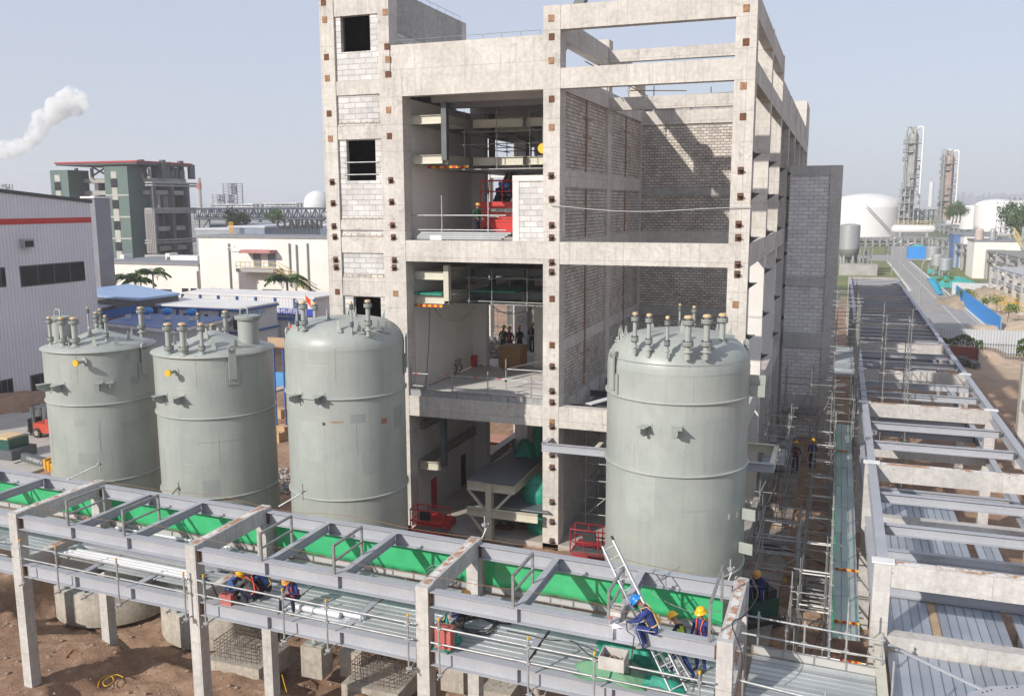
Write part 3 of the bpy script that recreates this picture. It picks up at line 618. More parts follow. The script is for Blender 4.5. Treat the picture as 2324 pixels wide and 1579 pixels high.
def rebar(px, py, label, w_, d_, h_, zt):
    p = oZ(px, py, zt); t_ = thing('rebar_cage', label, 'rebar cage', (p.x, p.y, zt), 'rebar cages on concrete footings')
    MB().box(p.x-w_/2-.25, p.y-.25, -18.6, p.x+w_/2+.25, p.y+d_+.25, zt).build('footing', PEDM, t_)
    b = MB(); nn = 9
    for a in range(nn):
        for c in range(nn):
            if 0 < a < nn-1 and 0 < c < nn-1 and (a+c) % 3: continue
            x, y = p.x-w_/2+w_*a/(nn-1), p.y+d_*c/(nn-1); hh = h_*random.uniform(.85, 1.1); b.path([(x, y, zt-.1), (x+random.uniform(-.03, .03), y, zt+hh), (x+random.uniform(-.15, .15), y+random.uniform(-.1, .1), zt+hh+.05)], .012, 4)
    for k in range(5):
        z = zt+.1+h_*k/5; b.path([(p.x-w_/2, p.y, z), (p.x+w_/2, p.y, z), (p.x+w_/2, p.y+d_, z), (p.x-w_/2, p.y+d_, z), (p.x-w_/2, p.y, z)], .011, 4)
    for k in range(7):
        b.path([(p.x-w_/2, p.y+d_*k/6, zt+h_*.9), (p.x+w_/2, p.y+d_*k/6, zt+h_*.85)], .011, 4); b.path([(p.x-w_/2+w_*k/6, p.y, zt+h_*.9), (p.x-w_/2+w_*k/6, p.y+d_, zt+h_*.88)], .011, 4)
    b.build('bars', M('bar_steel', (.10, .085, .075), (.16, .10, .06), 5, .8), t_)
rebar(535, 1500, 'tangled rusty rebar cage on a footing right of the second rack column', 2.0, 1.6, .75, -17.75)
rebar(845, 1555, 'square rebar cage holding a yellow-ended stick, left of the third rack column', 1.9, 1.5, .8, -17.95)
# ================================================================ pipe rack in front
RO = Vector((-2.36, 21.2, 0)); PH = -R(2.59); RU = Vector((math.cos(PH), math.sin(PH), 0)); RV = Vector((0, 1, 0)); RN = Vector((-RU.y, RU.x, 0))
def toUV(p): d = p-RO; v = d.dot(RN)/RV.dot(RN); return (d-RV*v).dot(RU), v
def F(u, v, z): return RO+RU*u+RV*v+Vector((0, 0, z))
def oF(px, py, v0=0.):            # pixel to the upright plane v = v0 of the rack
    r_ = ray(px, py); t = (v0*RV.dot(RN)+RO.dot(RN))/r_.dot(RN); p = r_*t; return toUV(p)[0], p.z
def fbox(b, u0, v0, z0, u1, v1, z1, m=None):
    c = F((u0+u1)/2, (v0+v1)/2, (z0+z1)/2); return b.ob(c, RU*abs(u1-u0)/2, RV*abs(v1-v0)/2, Vector((0, 0, abs(z1-z0)/2)), m)
def screed():
    m, t, b = nodes_mat('beam_top'); p = pos(t)
    L(t, mix(t, ramp(t, noise(t, p, 1.1, 8, .75), .47, .53), (.62, .61, .58), (.36, .20, .12)), b.inputs['Base Color']); b.inputs['Roughness'].default_value = .9; return m
SCREED = screed()
WIRE = M('brown_wire', (.25, .13, .07), (.2, .1, .06), 5, .6)
rack = thing('pipe_rack', 'long grey steel and concrete pipe rack across the foreground, white columns carrying the deck', 'pipe rack', F(-12, 2, -17.3))
UC = [0, -8.49, -16.85, -24.85, -33.0]; VR = 3.71; ZU, ZL = -10.83, -12.6
for u in UC:
    for v in (0, VR): fbox(MB(), u, v, -19.1, u+.4, v+.42, ZU+.13).build('column', CONR, rack)
    b = fbox(MB(), u+.03, .42, ZU-.42, u+.37, VR, ZU+.13).build('cross_beam', CONR, rack); fbox(MB(), u+.1, .2, ZU+.131, u+.3, VR+.2, ZU+.137).build('screed', SCREED, b)
    b = fbox(MB(), u+.03, .42, ZL-.45, u+.37, VR, ZL+.12).build('cross_beam', CONR, rack); fbox(MB(), u+.1, .45, ZL+.121, u+.3, VR-.02, ZL+.127).build('screed', SCREED, b)
UC2 = [-41.5]+UC[::-1]
for a, c in zip(UC2[:-1], UC2[1:]):
    a0, c0 = a+.4, c
    for v in (.21, VR+.21):
        for zt in (ZU, ZL):
            b = MB(); b.ibeam(F(a0+.01, v, zt-.23), F(c0-.01, v, zt-.23), .46, .3, .022, .014)
            for k in (1, 2): uu = a0+(c0-a0)*k/3; fbox(b, uu-.01, v-.14, zt-.435, uu+.01, v+.14, zt-.025)
            b.build('main_beam', STEEL, rack)
            for uu in (a0+.03, c0-.03): fbox(MB(), uu-.03, v-.12, zt-.42, uu+.03, v+.12, zt-.03).build('end_plate', RUST, rack)
    for k in (1, 2):
        uu = a0+(c0-a0)*k/3
        MB().ibeam(F(uu, .37, ZU-.16), F(uu, VR+.05, ZU-.16), .3, .2, .016, .01).build('cross_girder', STEEL, rack)
        MB().ibeam(F(uu, .37, ZL-.16), F(uu, VR+.05, ZL-.16), .3, .25, .016, .01).build('cross_girder', STEEL, rack)
        b = MB(); h = .88; v0, v1 = .1, 1.75; w_ = .07; ub = uu-.12
        for v in (v0, v1): b.bar(F(ub, v, ZU-.0 if v < 1 else ZU-.02), F(ub, v, ZU+h), w_, w_, None, RU)
        b.bar(F(ub, v0-.035, ZU+h), F(ub, v1+.035, ZU+h), w_, w_); b.bar(F(ub, v0+.036, ZU+.4), F(ub, v1-.036, ZU+.4), w_*.8, w_*.8)
        b.build('pipe_hanger', STEELH if 'STEELH' in globals() else GALVD, rack)
b = MB(); ub = -.2
for v in (.1, 2.6): b.bar(F(ub, v, ZU), F(ub, v, ZU+1.0), .07, .07, None, RU)
b.bar(F(ub, .065, ZU+1), F(ub, 2.635, ZU+1), .07, .07); b.build('pipe_hanger', GALVD, rack)
# ---------------------------------------------------------------- decks of perforated planks
def plankmat(name, c1, c2, along):
    m, t, b = nodes_mat(name); p = pos(t)
    c = mix(t, ramp(t, noise(t, p, .5, 4), .35, .65), c1, c2); oi = N(t, 'ObjectInfo'); c = mix(t, .35, c, ramp(t, oi.outputs['Random'], 0, 1, (.3,)*3+(1,), (.85,)*3+(1,)), 'OVERLAY')
    g_ = N(t, 'NewGeometry'); mp = N(t, 'Mapping'); L(t, g_.outputs[0], mp.inputs[0]); mp.inputs[3].default_value = (11, 16, 1) if along == 'x' else (16, 11, 1)
    vo = N(t, 'TexVoronoi'); vo.inputs['Randomness'].default_value = .0; vo.inputs['Scale'].default_value = 1; L(t, mp.outputs[0], vo.inputs[0])
    c = mix(t, ramp(t, vo.outputs[0], .16, .22, (.8,)*3+(1,), (0, 0, 0, 1)), c, (.10, .10, .10))
    rs = ramp(t, noise(t, p, 1.1, 7, .7), .66, .72); c = mix(t, mix(t, 1., rs, (.6,)*3, 'MULTIPLY'), c, (.33, .20, .12))
    L(t, c, b.inputs['Base Color']); b.inputs['Roughness'].default_value = .38; b.inputs['Metallic'].default_value = .35
    bump(t, b, vo.outputs[0], .3, .01); return m
PX_ = plankmat('plank_lengthwise', (.45, .475, .48), (.33, .36, .365), 'x'); PY_ = plankmat('plank_crosswise', (.38, .42, .47), (.29, .33, .38), 'y'); PG_ = plankmat('plank_greenish', (.38, .46, .44), (.30, .37, .36), 'y')
def plank_mesh(p, q, w_, m, up=(0, 0, 1), name='plank', par=None):
    b = MB(); b.bar(p, q, w_, .045); d = (Vector(q)-Vector(p)).normalized(); s_ = d.cross(Vector(up))
    for k in (-1, 1): b.bar(Vector(p)+s_*k*w_*.46+Vector((0, 0, .028)), Vector(q)+s_*k*w_*.46+Vector((0, 0, .028)), .012, .012)
    return b.build(name, m, par)
def fdeck(u0, u1, v0, v1, label, skip=None, z=ZL-.03, seg=3):
    T = thing('scaffold_deck', label, 'deck', F((u0+u1)/2, (v0+v1)/2, z), 'decks of perforated steel planks'); n = int((v1-v0)/.25)
    for s_ in range(seg):
        a, c = u0+(u1-u0)*s_/seg+.14, u0+(u1-u0)*(s_+1)/seg-.14
        for k in range(n):
            if skip and skip(s_, k): continue
            v = v0+.125+k*.25; j = random.uniform(-.06, .06) if seg > 1 else 0; plank_mesh(F(a+j*.5, v, z), F(c+j*.5, v, z+random.uniform(-.006, .006)), .235, PX_, par=T)
fdeck(-41, UC[4], .42, VR, 'plank deck at the far left edge of the foreground rack')
fdeck(UC[4]+.5, UC[3], .42, VR, 'plank deck in the left bay of the rack, left of the silver pipes', lambda s_, k: s_ == 2 and k in (0, 1))
fdeck(UC[3]+.5, UC[2], .42, VR, 'plank deck under the bundle of silver pipes with a dark gap in front', lambda s_, k: (k in (0, 1, 2) and s_ == 0) or (k in (0, 1) and s_ > 0))
fdeck(UC[2]+.5, UC[1], .42, VR, 'plank deck the three crouching workers sit on')
fdeck(UC[1]+.5, UC[0], .42, VR, 'plank deck below the welder, with cables and green sheeting on it')
fdeck(.5, 4.0, -4.2, 3.35, 'wide plank deck at the corner right of the last rack column', seg=1)
# toe boards: perforated boards on edge, some rusty
def toemat():
    m, t, b = nodes_mat('toe_board'); p = pos(t)
    c = mix(t, ramp(t, noise(t, pos(t, (.9, .9, 1)), .9, 3), .56, .62), (.46, .46, .44), (.42, .19, .07))
    vo = N(t, 'TexVoronoi'); vo.inputs['Randomness'].default_value = 0; mp = N(t, 'Mapping'); L(t, p, mp.inputs[0]); mp.inputs[3].default_value = (14, .01, 14); L(t, mp.outputs[0], vo.inputs[0]); vo.inputs['Scale'].default_value = 1
    c = mix(t, ramp(t, vo.outputs[0], .15, .25, (.75,)*3+(1,), (0, 0, 0, 1)), c, (.12, .09, .07)); L(t, c, b.inputs['Base Color']); b.inputs['Roughness'].default_value = .6; b.inputs['Metallic'].default_value = .2; return m
TOE = toemat()
def toe(p, q, label, h=.25, step=.75, m=None, group='toe boards along the decks'):
    p, q = Vector(p), Vector(q); T = thing('toe_board', label, 'toe board', (p+q)/2, group); d = (q-p).normalized(); b = MB(); b.bar(p+Vector((0, 0, h/2)), q+Vector((0, 0, h/2)), .03, h); b.build('board', m or TOE, T)
    f = MB(); n = max(1, int((q-p).length/step)); s_ = d.cross(Vector((0, 0, 1)))
    for k in range(n+1): c = p.lerp(q, k/n)+s_*.03; f.ob(c+Vector((0, 0, h/2)), d*.02, s_*.012, Vector((0, 0, h/2)))
    for zz in (0, h): f.ob((p+q)/2+s_*.03+Vector((0, 0, zz)), d*((q-p).length/2), s_*.015, Vector((0, 0, .012)))
    f.build('stiffener', GALVD, T); return T
# ---------------------------------------------------------------- tube guard rails
def coupler(b, c, s_=1.):
    c = Vector(c); b.ob(c, (.045*s_, 0, 0), (0, .045*s_, 0), (0, 0, .04*s_), GALV); b.tube(c+Vector((-.07*s_, -.03, .02)), c+Vector((.07*s_, -.03, .02)), .012*s_, 5, GALV); b.tube(c+Vector((0, -.07*s_, -.03)), c+Vector((0, .07*s_, -.03)), .012*s_, 5, GALV)
def rail(label, pts, rails, posts, r=.029, m=None, group='scaffold tube guard rails', name='guard_rail', cap=False):
    """posts: (x,y,z0,z1); rails: (p,q)"""
    m = m or GALV; T = thing(name, label, 'guard rail', pts, group)
    for x, y, z0, z1 in posts:
        o = MB().tube((x, y, z0), (x, y, z1), r, 8).build('post', m, T)
        if cap: MB().tube((x, y, z1), (x, y, z1+.07), r*1.3, 8).build('cap', YEL, o)
    cb = MB()
    for p, q in rails:
        MB().tube(p, q, r, 8).build('rail', m, T)
        for x, y, z0, z1 in posts:
            P_, Q_ = Vector(p), Vector(q); dd = Q_-P_; l2 = dd.x**2+dd.y**2
            if l2 < .01: continue
            t = ((x-P_.x)*dd.x+(y-P_.y)*dd.y)/l2
            if -.02 <= t <= 1.02:
                z = P_.z+dd.z*t
                if z0-.1 < z < z1+.1 and math.hypot(P_.x+dd.x*t-x, P_.y+dd.y*t-y) < .3: cb = MB(); coupler(cb, (x, y, z)); cb.build('coupler', GALV, T)
    return T
def frail(label, u0, u1, uposts, v=-.16):
    ps = [(F(u, v-.05, 0).x, F(u, v-.05, 0).y, ZL-.62, ZL+1.02+random.uniform(-.02, .1)) for u in uposts]
    T = rail(label, F((u0+u1)/2, v, ZL), [(F(u0, v, ZL+.86), F(u1, v, ZL+.84)), (F(u0, v, ZL+.38), F(u1, v, ZL+.36))], ps, cap=True)
    for u in [u for u in uposts]+[(u0+u1)/2-.6]:
        b = MB(); b.tube(F(u+.05, v-.3, ZL-.52), F(u+.05, v+.3, ZL-.50), .024, 8, GALV); coupler(b, F(u+.05, v-.1, ZL-.5), 1.2); b.build('clamp', GALV, T)
c_ = lambda x, y, k, X, Y: oF((X+x*k)*.63706, (Y+y*k)*.63706, -.2)[0]
k3 = .5232
frail('guard rail tubes across the left bay, in front of the silver pipes', UC[3]+.55, UC[2]-.02, [c_(x, 650, k3, 0, 1652) for x in (148, 385, 792, 1243)])
frail('guard rail tubes in front of the three crouching workers', UC[2]+.55, UC[1]-.02, [c_(x, 850, k3, 0, 1652) for x in (1390, 1922, 2218)]+[c_(455, 1150, k3, 1216, 1652)])
frail('guard rail tubes in front of the welder and the cables', UC[1]+.55, UC[0]-.02, [c_(x, 1250, k3, 1216, 1652) for x in (667, 1273, 1725)]+[c_(912, 1300, .4303, 2100, 1850)])
frail('guard rail tubes at the far left edge of the picture', UC[4]+.5, UC[3]-.02, [UC[4]+2, UC[4]+5])
# green screens behind the rack
def netmat():
    m = bpy.data.materials.new('green_screen_net'); m.use_nodes = True; t = m.node_tree; b = t.nodes['Principled BSDF']; p = pos(t)
    c = mix(t, ramp(t, noise(t, pos(t, (1, 1, 3)), .9, 5), .35, .65), (.08, .64, .28), (.05, .52, .21)); L(t, c, b.inputs['Base Color']); b.inputs['Roughness'].default_value = .7
    tr = N(t, 'BsdfTransparent'); tl = N(t, 'BsdfTranslucent'); L(t, c, tl.inputs[0]); m1 = N(t, 'MixShader'); m1.inputs[0].default_value = .3; L(t, b.outputs[0], m1.inputs[1]); L(t, tl.outputs[0], m1.inputs[2])
    m2 = N(t, 'MixShader'); m2.inputs[0].default_value = .22; L(t, m1.outputs[0], m2.inputs[1]); L(t, tr.outputs[0], m2.inputs[2]); L(t, m2.outputs[0], t.nodes['Material Output'].inputs[0])
    bump(t, b, noise(t, pos(t, (1, 1, .5)), 3, 4), .6, .05); return m
NET = netmat()
def cloth(p, q, z0, z1, nu, nv, amp, m, name, par, th=.008, ph=0.):
    p, q = Vector(p), Vector(q); d = (q-p).normalized(); s_ = d.cross(Vector((0, 0, 1))); vs = []
    for j in range(nv+1):
        for i in range(nu+1):
            c = p.lerp(q, i/nu); w_ = amp*(math.sin(i*.9+ph+j*.5)+.6*math.sin(i*2.1+j*.7+ph)); sag = -.03*abs(math.sin(math.pi*i/ nu*4))
            c = c+s_*w_; c.z = z0+(z1-z0)*j/nv+(sag if j == nv else 0)+(.04*math.sin(i*1.7+ph) if j == 0 else 0); vs.append(c)
    n1 = len(vs); vs2 = vs+[v+s_*th for v in vs]; k = nu+1; fs = []
    for j in range(nv):
        for i in range(nu): a = j*k+i; fs += [(a, a+1, a+k+1, a+k), (n1+a+1, n1+a, n1+a+k, n1+a+k+1)]
    for i in range(nu): fs += [(i+1, i, n1+i, n1+i+1), (nv*k+i, nv*k+i+1, n1+nv*k+i+1, n1+nv*k+i)]
    return MB().add(vs2, fs, None, True).build(name, m, par)
VN = 4.34
for i, (a, c, lb) in enumerate(((-41, UC[4], 'at the far left edge'), (UC[4]+.4, UC[3]+.2, 'behind the first rack bay from the left'), (UC[3]+.4, UC[2]+.2, 'behind the silver pipes'), (UC[2]+.4, UC[1]+.2, 'behind the fan'), (UC[1]+.4, -.35, 'behind the welder and the yellow helmets'))):
    T = thing('green_screen', 'sheet of green safety netting '+lb, 'safety net', F((a+c)/2, VN, ZL), 'green nets along the back of the rack deck')
    cloth(F(a, VN, 0), F(c, VN, 0), ZL+.2, ZL+1.3, 40, 6, .02, NET, 'net', T, ph=i*1.3)
    toe(F(a, VN-.05, ZL), F(c, VN-.05, ZL), 'perforated toe board under the green net '+lb, h=.2)
    n = 4; ps = []
    for k in range(n): p = F(a+.3+(c-a-.6)*k/(n-1), VN+.06, 0); ps.append((p.x, p.y, ZL-.5, ZL+1.3))
    rail('tube rail carrying the green net '+lb, F((a+c)/2, VN+.06, ZL), [(F(a, VN+.08, ZL+1.2), F(c, VN+.08, ZL+1.2)), (F(a, VN+.08, ZL+.66), F(c, VN+.08, ZL+.66))], ps)
# rails and toe board round the corner deck
toe(F(.62, 3.4, ZL), F(3.95, 3.35, ZL), 'rust-spotted toe board at the back of the corner deck right of the last column', m=TOE)
P1 = lambda x, y: F(x, y, 0)
rail('double tube rail over the rusty toe board, right of the last rack column', F(2, 3.5, ZL), [(F(.3, 3.5, ZL+1.05), F(4.0, 3.45, ZL+1.0)), (F(.3, 3.5, ZL+.5), F(4.0, 3.45, ZL+.48))], [(*P1(.75, 3.55).xy, ZL-.4, ZL+1.2), (*P1(2.0, 3.55).xy, -16.6, ZL+1.15), (*P1(3.1, 3.55).xy, ZL-.6, ZL+1.9), (*P1(4.0, 3.5).xy, ZL-1, ZL+1.2)])
rail('tube rail crossing the corner deck at the bottom edge', F(2, -1.0, ZL), [(F(.5, .4, ZL+.75), F(4.1, .1, ZL+.7))], [(*P1(.62, .45).xy, ZL-.4, ZL+1.0), (*P1(2.6, .25).xy, ZL-.4, ZL+1.0), (*P1(4.05, .15).xy, -16, ZL+2.1)])

# ================================================================ pipe rack on the right
rr = thing('pipe_rack', 'receding concrete and grey steel pipe rack along the right side beside the alley', 'pipe rack', (4.5, 60, -17))
XL, XR, TZ_ = 1.4, 7.75, -10.2
YF = [26.5, 37.1, 48.75, 58.8, 70.8, 82.2, 94, 106.5, 120, 133.5]
CAPW = M('white_cap', (.72, .72, .71), (.62, .62, .60), 4, .8)
for i, y in enumerate(YF):
    cm = CONR if i < 6 else CONG
    for x in (XL, XR-.47): MB().box(x, y, -17.3, x+.47, y+.5, TZ_-.02).build('column', cm, rr)
    b = MB().box(XL+.47, y+.02, TZ_-.72, XR-.47, y+.4, TZ_-.03).build('cross_beam', cm, rr)
    MB().box(XL+.5, y+.08, TZ_-.029, XR-.6, y+.34, TZ_-.022).build('screed', SCREED, b)
    MB().box(XL+.47, y+.02, -13.05, XR-.47, y+.45, -12.38).build('cross_beam', cm, rr)
    if i < 7:
        for x in (XL-.0, XR-.5): MB().box(x-.06, y-.03, TZ_-.018, x+.56, y+.36, TZ_+.03).build('pad', CAPW, rr)
for i in range(len(YF)-1):
    a, c = YF[i]+.5, YF[i+1]
    for x in (XL+.25, XR-.22):
        MB().ibeam((x, a-.4 if i else a, TZ_-.22), (x, c+.05, TZ_-.22), .46, .3, .02, .014).build('main_beam', STEEL, rr)
        MB().ibeam((x, a, -12.62), (x, c, -12.62), .46, .28, .02, .014).build('main_beam', STEEL, rr)
    nb = 2 if i < 4 else 4
    for k in range(nb):
        y = a+(c-a)*(k+1)/(nb+1)
        for z in (TZ_-.3, -12.6):
            MB().ibeam((XL+.4, y, z), (XR-.37, y, z), .34, .24, .016, .01).build('cross_girder', STEEL, rr)
            for x in (XL+.42, XR-.4):
                if i < 3: MB().box(x-.04, y-.09, z-.15, x+.04, y+.09, z+.14).build('end_plate', STEELD, rr)
for i in (4, 5): MB().tube((XL+.4, YF[i]+.6, TZ_-.4), (XR-.4, YF[i+1]-.2, TZ_-.4), .03, 6).build('brace', GALVD, rr); MB().tube((XR-.4, YF[i]+.6, TZ_-.42), (XL+.4, YF[i+1]-.2, TZ_-.42), .03, 6).build('brace', GALVD, rr)
MB().ibeam((1.62, 15, -12.55), (1.62, 26.48, -12.55), .42, .26, .02, .014).build('main_beam', CREAM, rr)
pa, pb = oZ(2018, 1462, -12.3), oZ(2235, 1566, -12.3); MB().bar(pa, pb, .09, .05).build('brace', STEEL, rr)
gp = [oZ(x, y, -12.25) for x, y in ((2195, 1572), (2245, 1556), (2330, 1553), (2330, 1600), (2195, 1600))]
b = MB().poly(gp, -.02, STEEL, (0, 0, 1))
for x, y in ((2230, 1571), (2240, 1568), (2250, 1565), (2285, 1561), (2297, 1560), (2309, 1558)): p = oZ(x, y, -12.25); b.cyl(p, .022, -12.25, -12.235, 8, BLACK)
b.build('gusset_plate', STEEL, rr)
for i, (ya, yc) in enumerate(((15.5, 26.4), (27.05, 37.0), (37.7, 48.6))):
    T = thing('scaffold_deck', ['plank deck at the bottom right corner inside the right rack', 'plank deck in the second bay of the right rack', 'plank deck in the third bay of the right rack'][i], 'deck', (4.5, (ya+yc)/2, -12.85), 'decks of perforated steel planks')
    n = 19 if i < 2 else 12
    for k in range(n):
        for s_ in range(3 if i < 2 else 1):
            if i == 1 and (k > 15 or random.random() < .06): continue
            L_ = (yc-ya)/3; x = XL+.62+k*.268; a = ya+L_*s_+.02; 
            if i == 2: a, L_ = ya, 4.5
            plank_mesh((x, a, -12.83), (x, a+L_-.04, -12.83+random.uniform(-.01, .01)), .25, PY_ if random.random() < .985 else M('bare_wood_plank', (.42, .31, .20), (.34, .24, .15), 2, .8), par=T)
# ---------------------------------------------------------------- netted walkway beside it
T = thing('scaffold_walkway', 'long green-netted plank walkway along the left side of the right rack', 'walkway', (.8, 40, -12.6))
for s_ in range(9):
    for k in range(3):
        y = 26.4+s_*3.02; plank_mesh((.5+k*.262, y, ZL-.03+random.uniform(-.008, .008)), (.5+k*.262+random.uniform(-.02, .02), y+3.0, ZL-.03), .25, PG_ if random.random() < .85 else PX_, par=T)
for x0, x1, y in ((.42, 1.15, 27.4), (.42, 1.2, 31.6), (.42, 1.0, 47.6), (.6, 1.15, 24.9)):
    b = MB()
    for k in range(6): b.box(x0+(x1-x0)*k/6, y-.02, ZL, x0+(x1-x0)*(k+1)/6, y+.03, ZL+.06, (RED, YEL)[k % 2])
    b.build('warning_strip', RED, T)
cloth((.36, 26.2, 0), (.36, 53.6, 0), ZL-.05, ZL+.62, 60, 4, .02, NET, 'net', T)
zt = ZL+1.15
rail('tube rail with uprights along the netted walkway', (.32, 40, -16.5), [((.3, 24.2, ZL+.95), (.3, 54, ZL+.95)), ((.3, 24.2, ZL+.45), (.3, 54, ZL+.45)), ((.3, 24.2, ZL-.2), (.3, 54, ZL-.2))],
     [(.3, 26.0+1.85*k, -16.6, zt+.3*(k % 2)) for k in range(16)], group=None)
b = MB(); T = thing('scaffold_tubes', 'white-ended cross tubes sticking out to the left under the netted walkway', 'scaffold', (0, 40, -13))
for k in range(19):
    y = 25.4+1.5*k; MB().tube((-.55-random.random()*.15, y, ZL-.22-.5*(k % 2)), (1.3, y, ZL-.22-.5*(k % 2)), .026, 7).build('tube', M('white_tube', (.7, .7, .68), None, 3, .5), T)

# ================================================================ scaffolds
def scaffold(label, xs_, ys_, zs_, ztop, zbot, r=.026, m=None, br=0, boards=(), group=None, ext=.25, jig=.0):
    m = m or GALVD; T = thing('scaffold_tower', label, 'scaffold', (xs_[0], ys_[0], zbot), group)
    for x in xs_:
        for y in ys_: MB().tube((x, y, zbot), (x, y, ztop+random.uniform(-jig, jig)), r, 6).build('upright', m, T)
    b = MB(); c = MB()
    for z in zs_:
        for x in xs_: b.tube((x+.05, ys_[0]-ext, z), (x+.05, ys_[-1]+ext, z), r, 6, m)
        for y in ys_:
            b.tube((xs_[0]-ext, y+.05, z+.06), (xs_[-1]+ext, y+.05, z+.06), r, 6, m)
            for x in xs_: coupler(c, (x, y, z+.03), .8)
    b.build('ledger', m, T, kind='stuff'); c.build('coupler', GALV, T, kind='stuff')
    for k in range(br):
        i = k % max(1, len(xs_)-1); MB().tube((xs_[i], ys_[0]-.06, zs_[k % max(1, len(zs_)-2)]), (xs_[min(i+1, len(xs_)-1)], ys_[0]-.06, zs_[min(len(zs_)-1, k % max(1, len(zs_)-2)+2)]), r, 6).build('brace', m, T)
    for x0, x1, y0, y1, z in boards:
        n = max(1, int((y1-y0)/.26))
        for k in range(n): plank_mesh((x0, y0+.13+k*.26, z), (x1, y0+.13+k*.26, z), .25, PX_, name='board', par=T)
    return T
scaffold('tall scaffold tower between the block annex and the right rack', [.05, 1.15], [50, 52, 54, 56, 58, 60], [-15.4+1.25*k for k in range(9)], -5.2, -16.6, boards=((.05, 1.15, 50, 60, -9.0),), jig=.5)
scaffold('scaffold standing inside the right rack, tubes crossing its beams', [1.25, 2.5, 3.7], [49.5, 51.2, 53], [-15.3+1.3*k for k in range(8)], -5.6, -17, jig=.5)
scaffold('low scaffold in the dark alley, right of the corner column', [-2.55, -1.0], [35.5, 37.5, 39.5], [-15.2, -14.6, -13.9, -13.3], -12.9, -16.1, m=GALV, br=1, jig=.2)
scaffold('scaffold with diagonal tubes in front of the annex base', [-2.8, -1.2, .2], [58.5, 60.5], [-15, -13.2, -11.4], -10.4, -16.2, br=3)
scaffold('scaffold with plank levels in the dark shaft behind the rightmost tank', [-11.0, -9.2, -7.4, -5.6], [40.5, 43.0], [-15.0+.85*k for k in range(6)], -10.2, -15.7, m=GALV, br=2, boards=((-9.0, -6.2, 40.6, 41.9, -12.45), (-9.0, -6.2, 40.6, 41.9, -14.2), (-10.9, -9.4, 41.6, 42.7, -13.6)))
rail('short scaffold frame standing in the excavated alley, left of the walkway', (-.6, 31, -16.5), [((-1.0, 28.6, -14.6), (-1.0, 33, -14.6)), ((-1.0, 28.6, -13.9), (-1.0, 33, -13.9))], [(-1.0, 29, -16.6, -13.4), (-1.0, 32.6, -16.6, -13.3)], group=None)
scaffold('long scaffold of tubes standing under the netted walkway, along the excavated strip', [-.75, .15], [29+2.1*k for k in range(11)], [-15.9, -14.7, -13.5], -12.9, -16.7, m=GALVD, br=2, jig=.3)
scaffold('shaded scaffold tubes against the foot of the building side, behind the corner column', [-3.0, -1.9], [43, 45.2, 47.4, 49.6], [-15.2, -13.8, -12.4, -11.0], -10.2, -16.0, m=GALVD, br=3, jig=.4, boards=((-3.0, -1.9, 43, 46, -12.3),))
# ================================================================ vegetation
def leafmat(name, a, b_):
    m, t, b = nodes_mat(name); p = pos(t); g_ = N(t, 'NewGeometry')
    c = mix(t, ramp(t, g_.outputs['Random Per Island'], 0, 1), a, b_); c = mix(t, .4, c, ramp(t, noise(t, p, .8, 3), .3, .7), 'SOFT_LIGHT')
    L(t, c, b.inputs['Base Color']); b.inputs['Roughness'].default_value = .75; b.inputs['Specular IOR Level'].default_value = .2; return m
LEAF = leafmat('leaves', (.035, .07, .02), (.09, .15, .04)); LEAFY = leafmat('leaves_light', (.09, .15, .03), (.16, .21, .06)); BARK = M('bark', (.16, .13, .10), None, 4, .9)
def leaves(c, rad, n, size, sq=(1, 1, 1)):
    b = MB(); cl = []
    for _ in range(max(5, n//60)):
        while 1:
            v = Vector([random.uniform(-1, 1) for _ in range(3)])
            if v.length < 1: break
        cl.append(Vector((v.x*sq[0], v.y*sq[1], v.z*sq[2]))*rad*.8)
    for _ in range(n):
        k = random.choice(cl); v = Vector([random.gauss(0, .5) for _ in range(3)])*rad*.38; p = Vector(c)+k+v
        a = Vector([random.gauss(0, 1) for _ in range(3)]).normalized()*size; d = a.orthogonal().normalized()*size*.6; b.add([p-a, p-d*.8, p+a, p+d], [(0, 1, 2, 3)])
    return b
def tree(label, base, h, rad, m=LEAF, n=700, group=None, name='tree', cat='tree', size=None):
    base = Vector(base); T = thing(name, label, cat, base, group); b = MB(); b.path([base, base+Vector((.05*h, 0, h*.35)), base+Vector((0, .03*h, h*.75))], .1, 7, BARK, [h*.035, h*.025, h*.012])
    for k in range(5): a = k*1.26; b.path([base+Vector((0, 0, h*.35)), base+Vector((math.cos(a)*rad*.4, math.sin(a)*rad*.4, h*.6)), base+Vector((math.cos(a)*rad*.8, math.sin(a)*rad*.8, h*.75))], .1, 5, BARK, [h*.015, h*.01, h*.004])
    b.build('trunk', BARK, T); leaves(base+Vector((0, 0, h-rad*.8)), rad, n, size or rad*.09, (1, 1, .75)).build('crown', m, T, kind='stuff'); return T
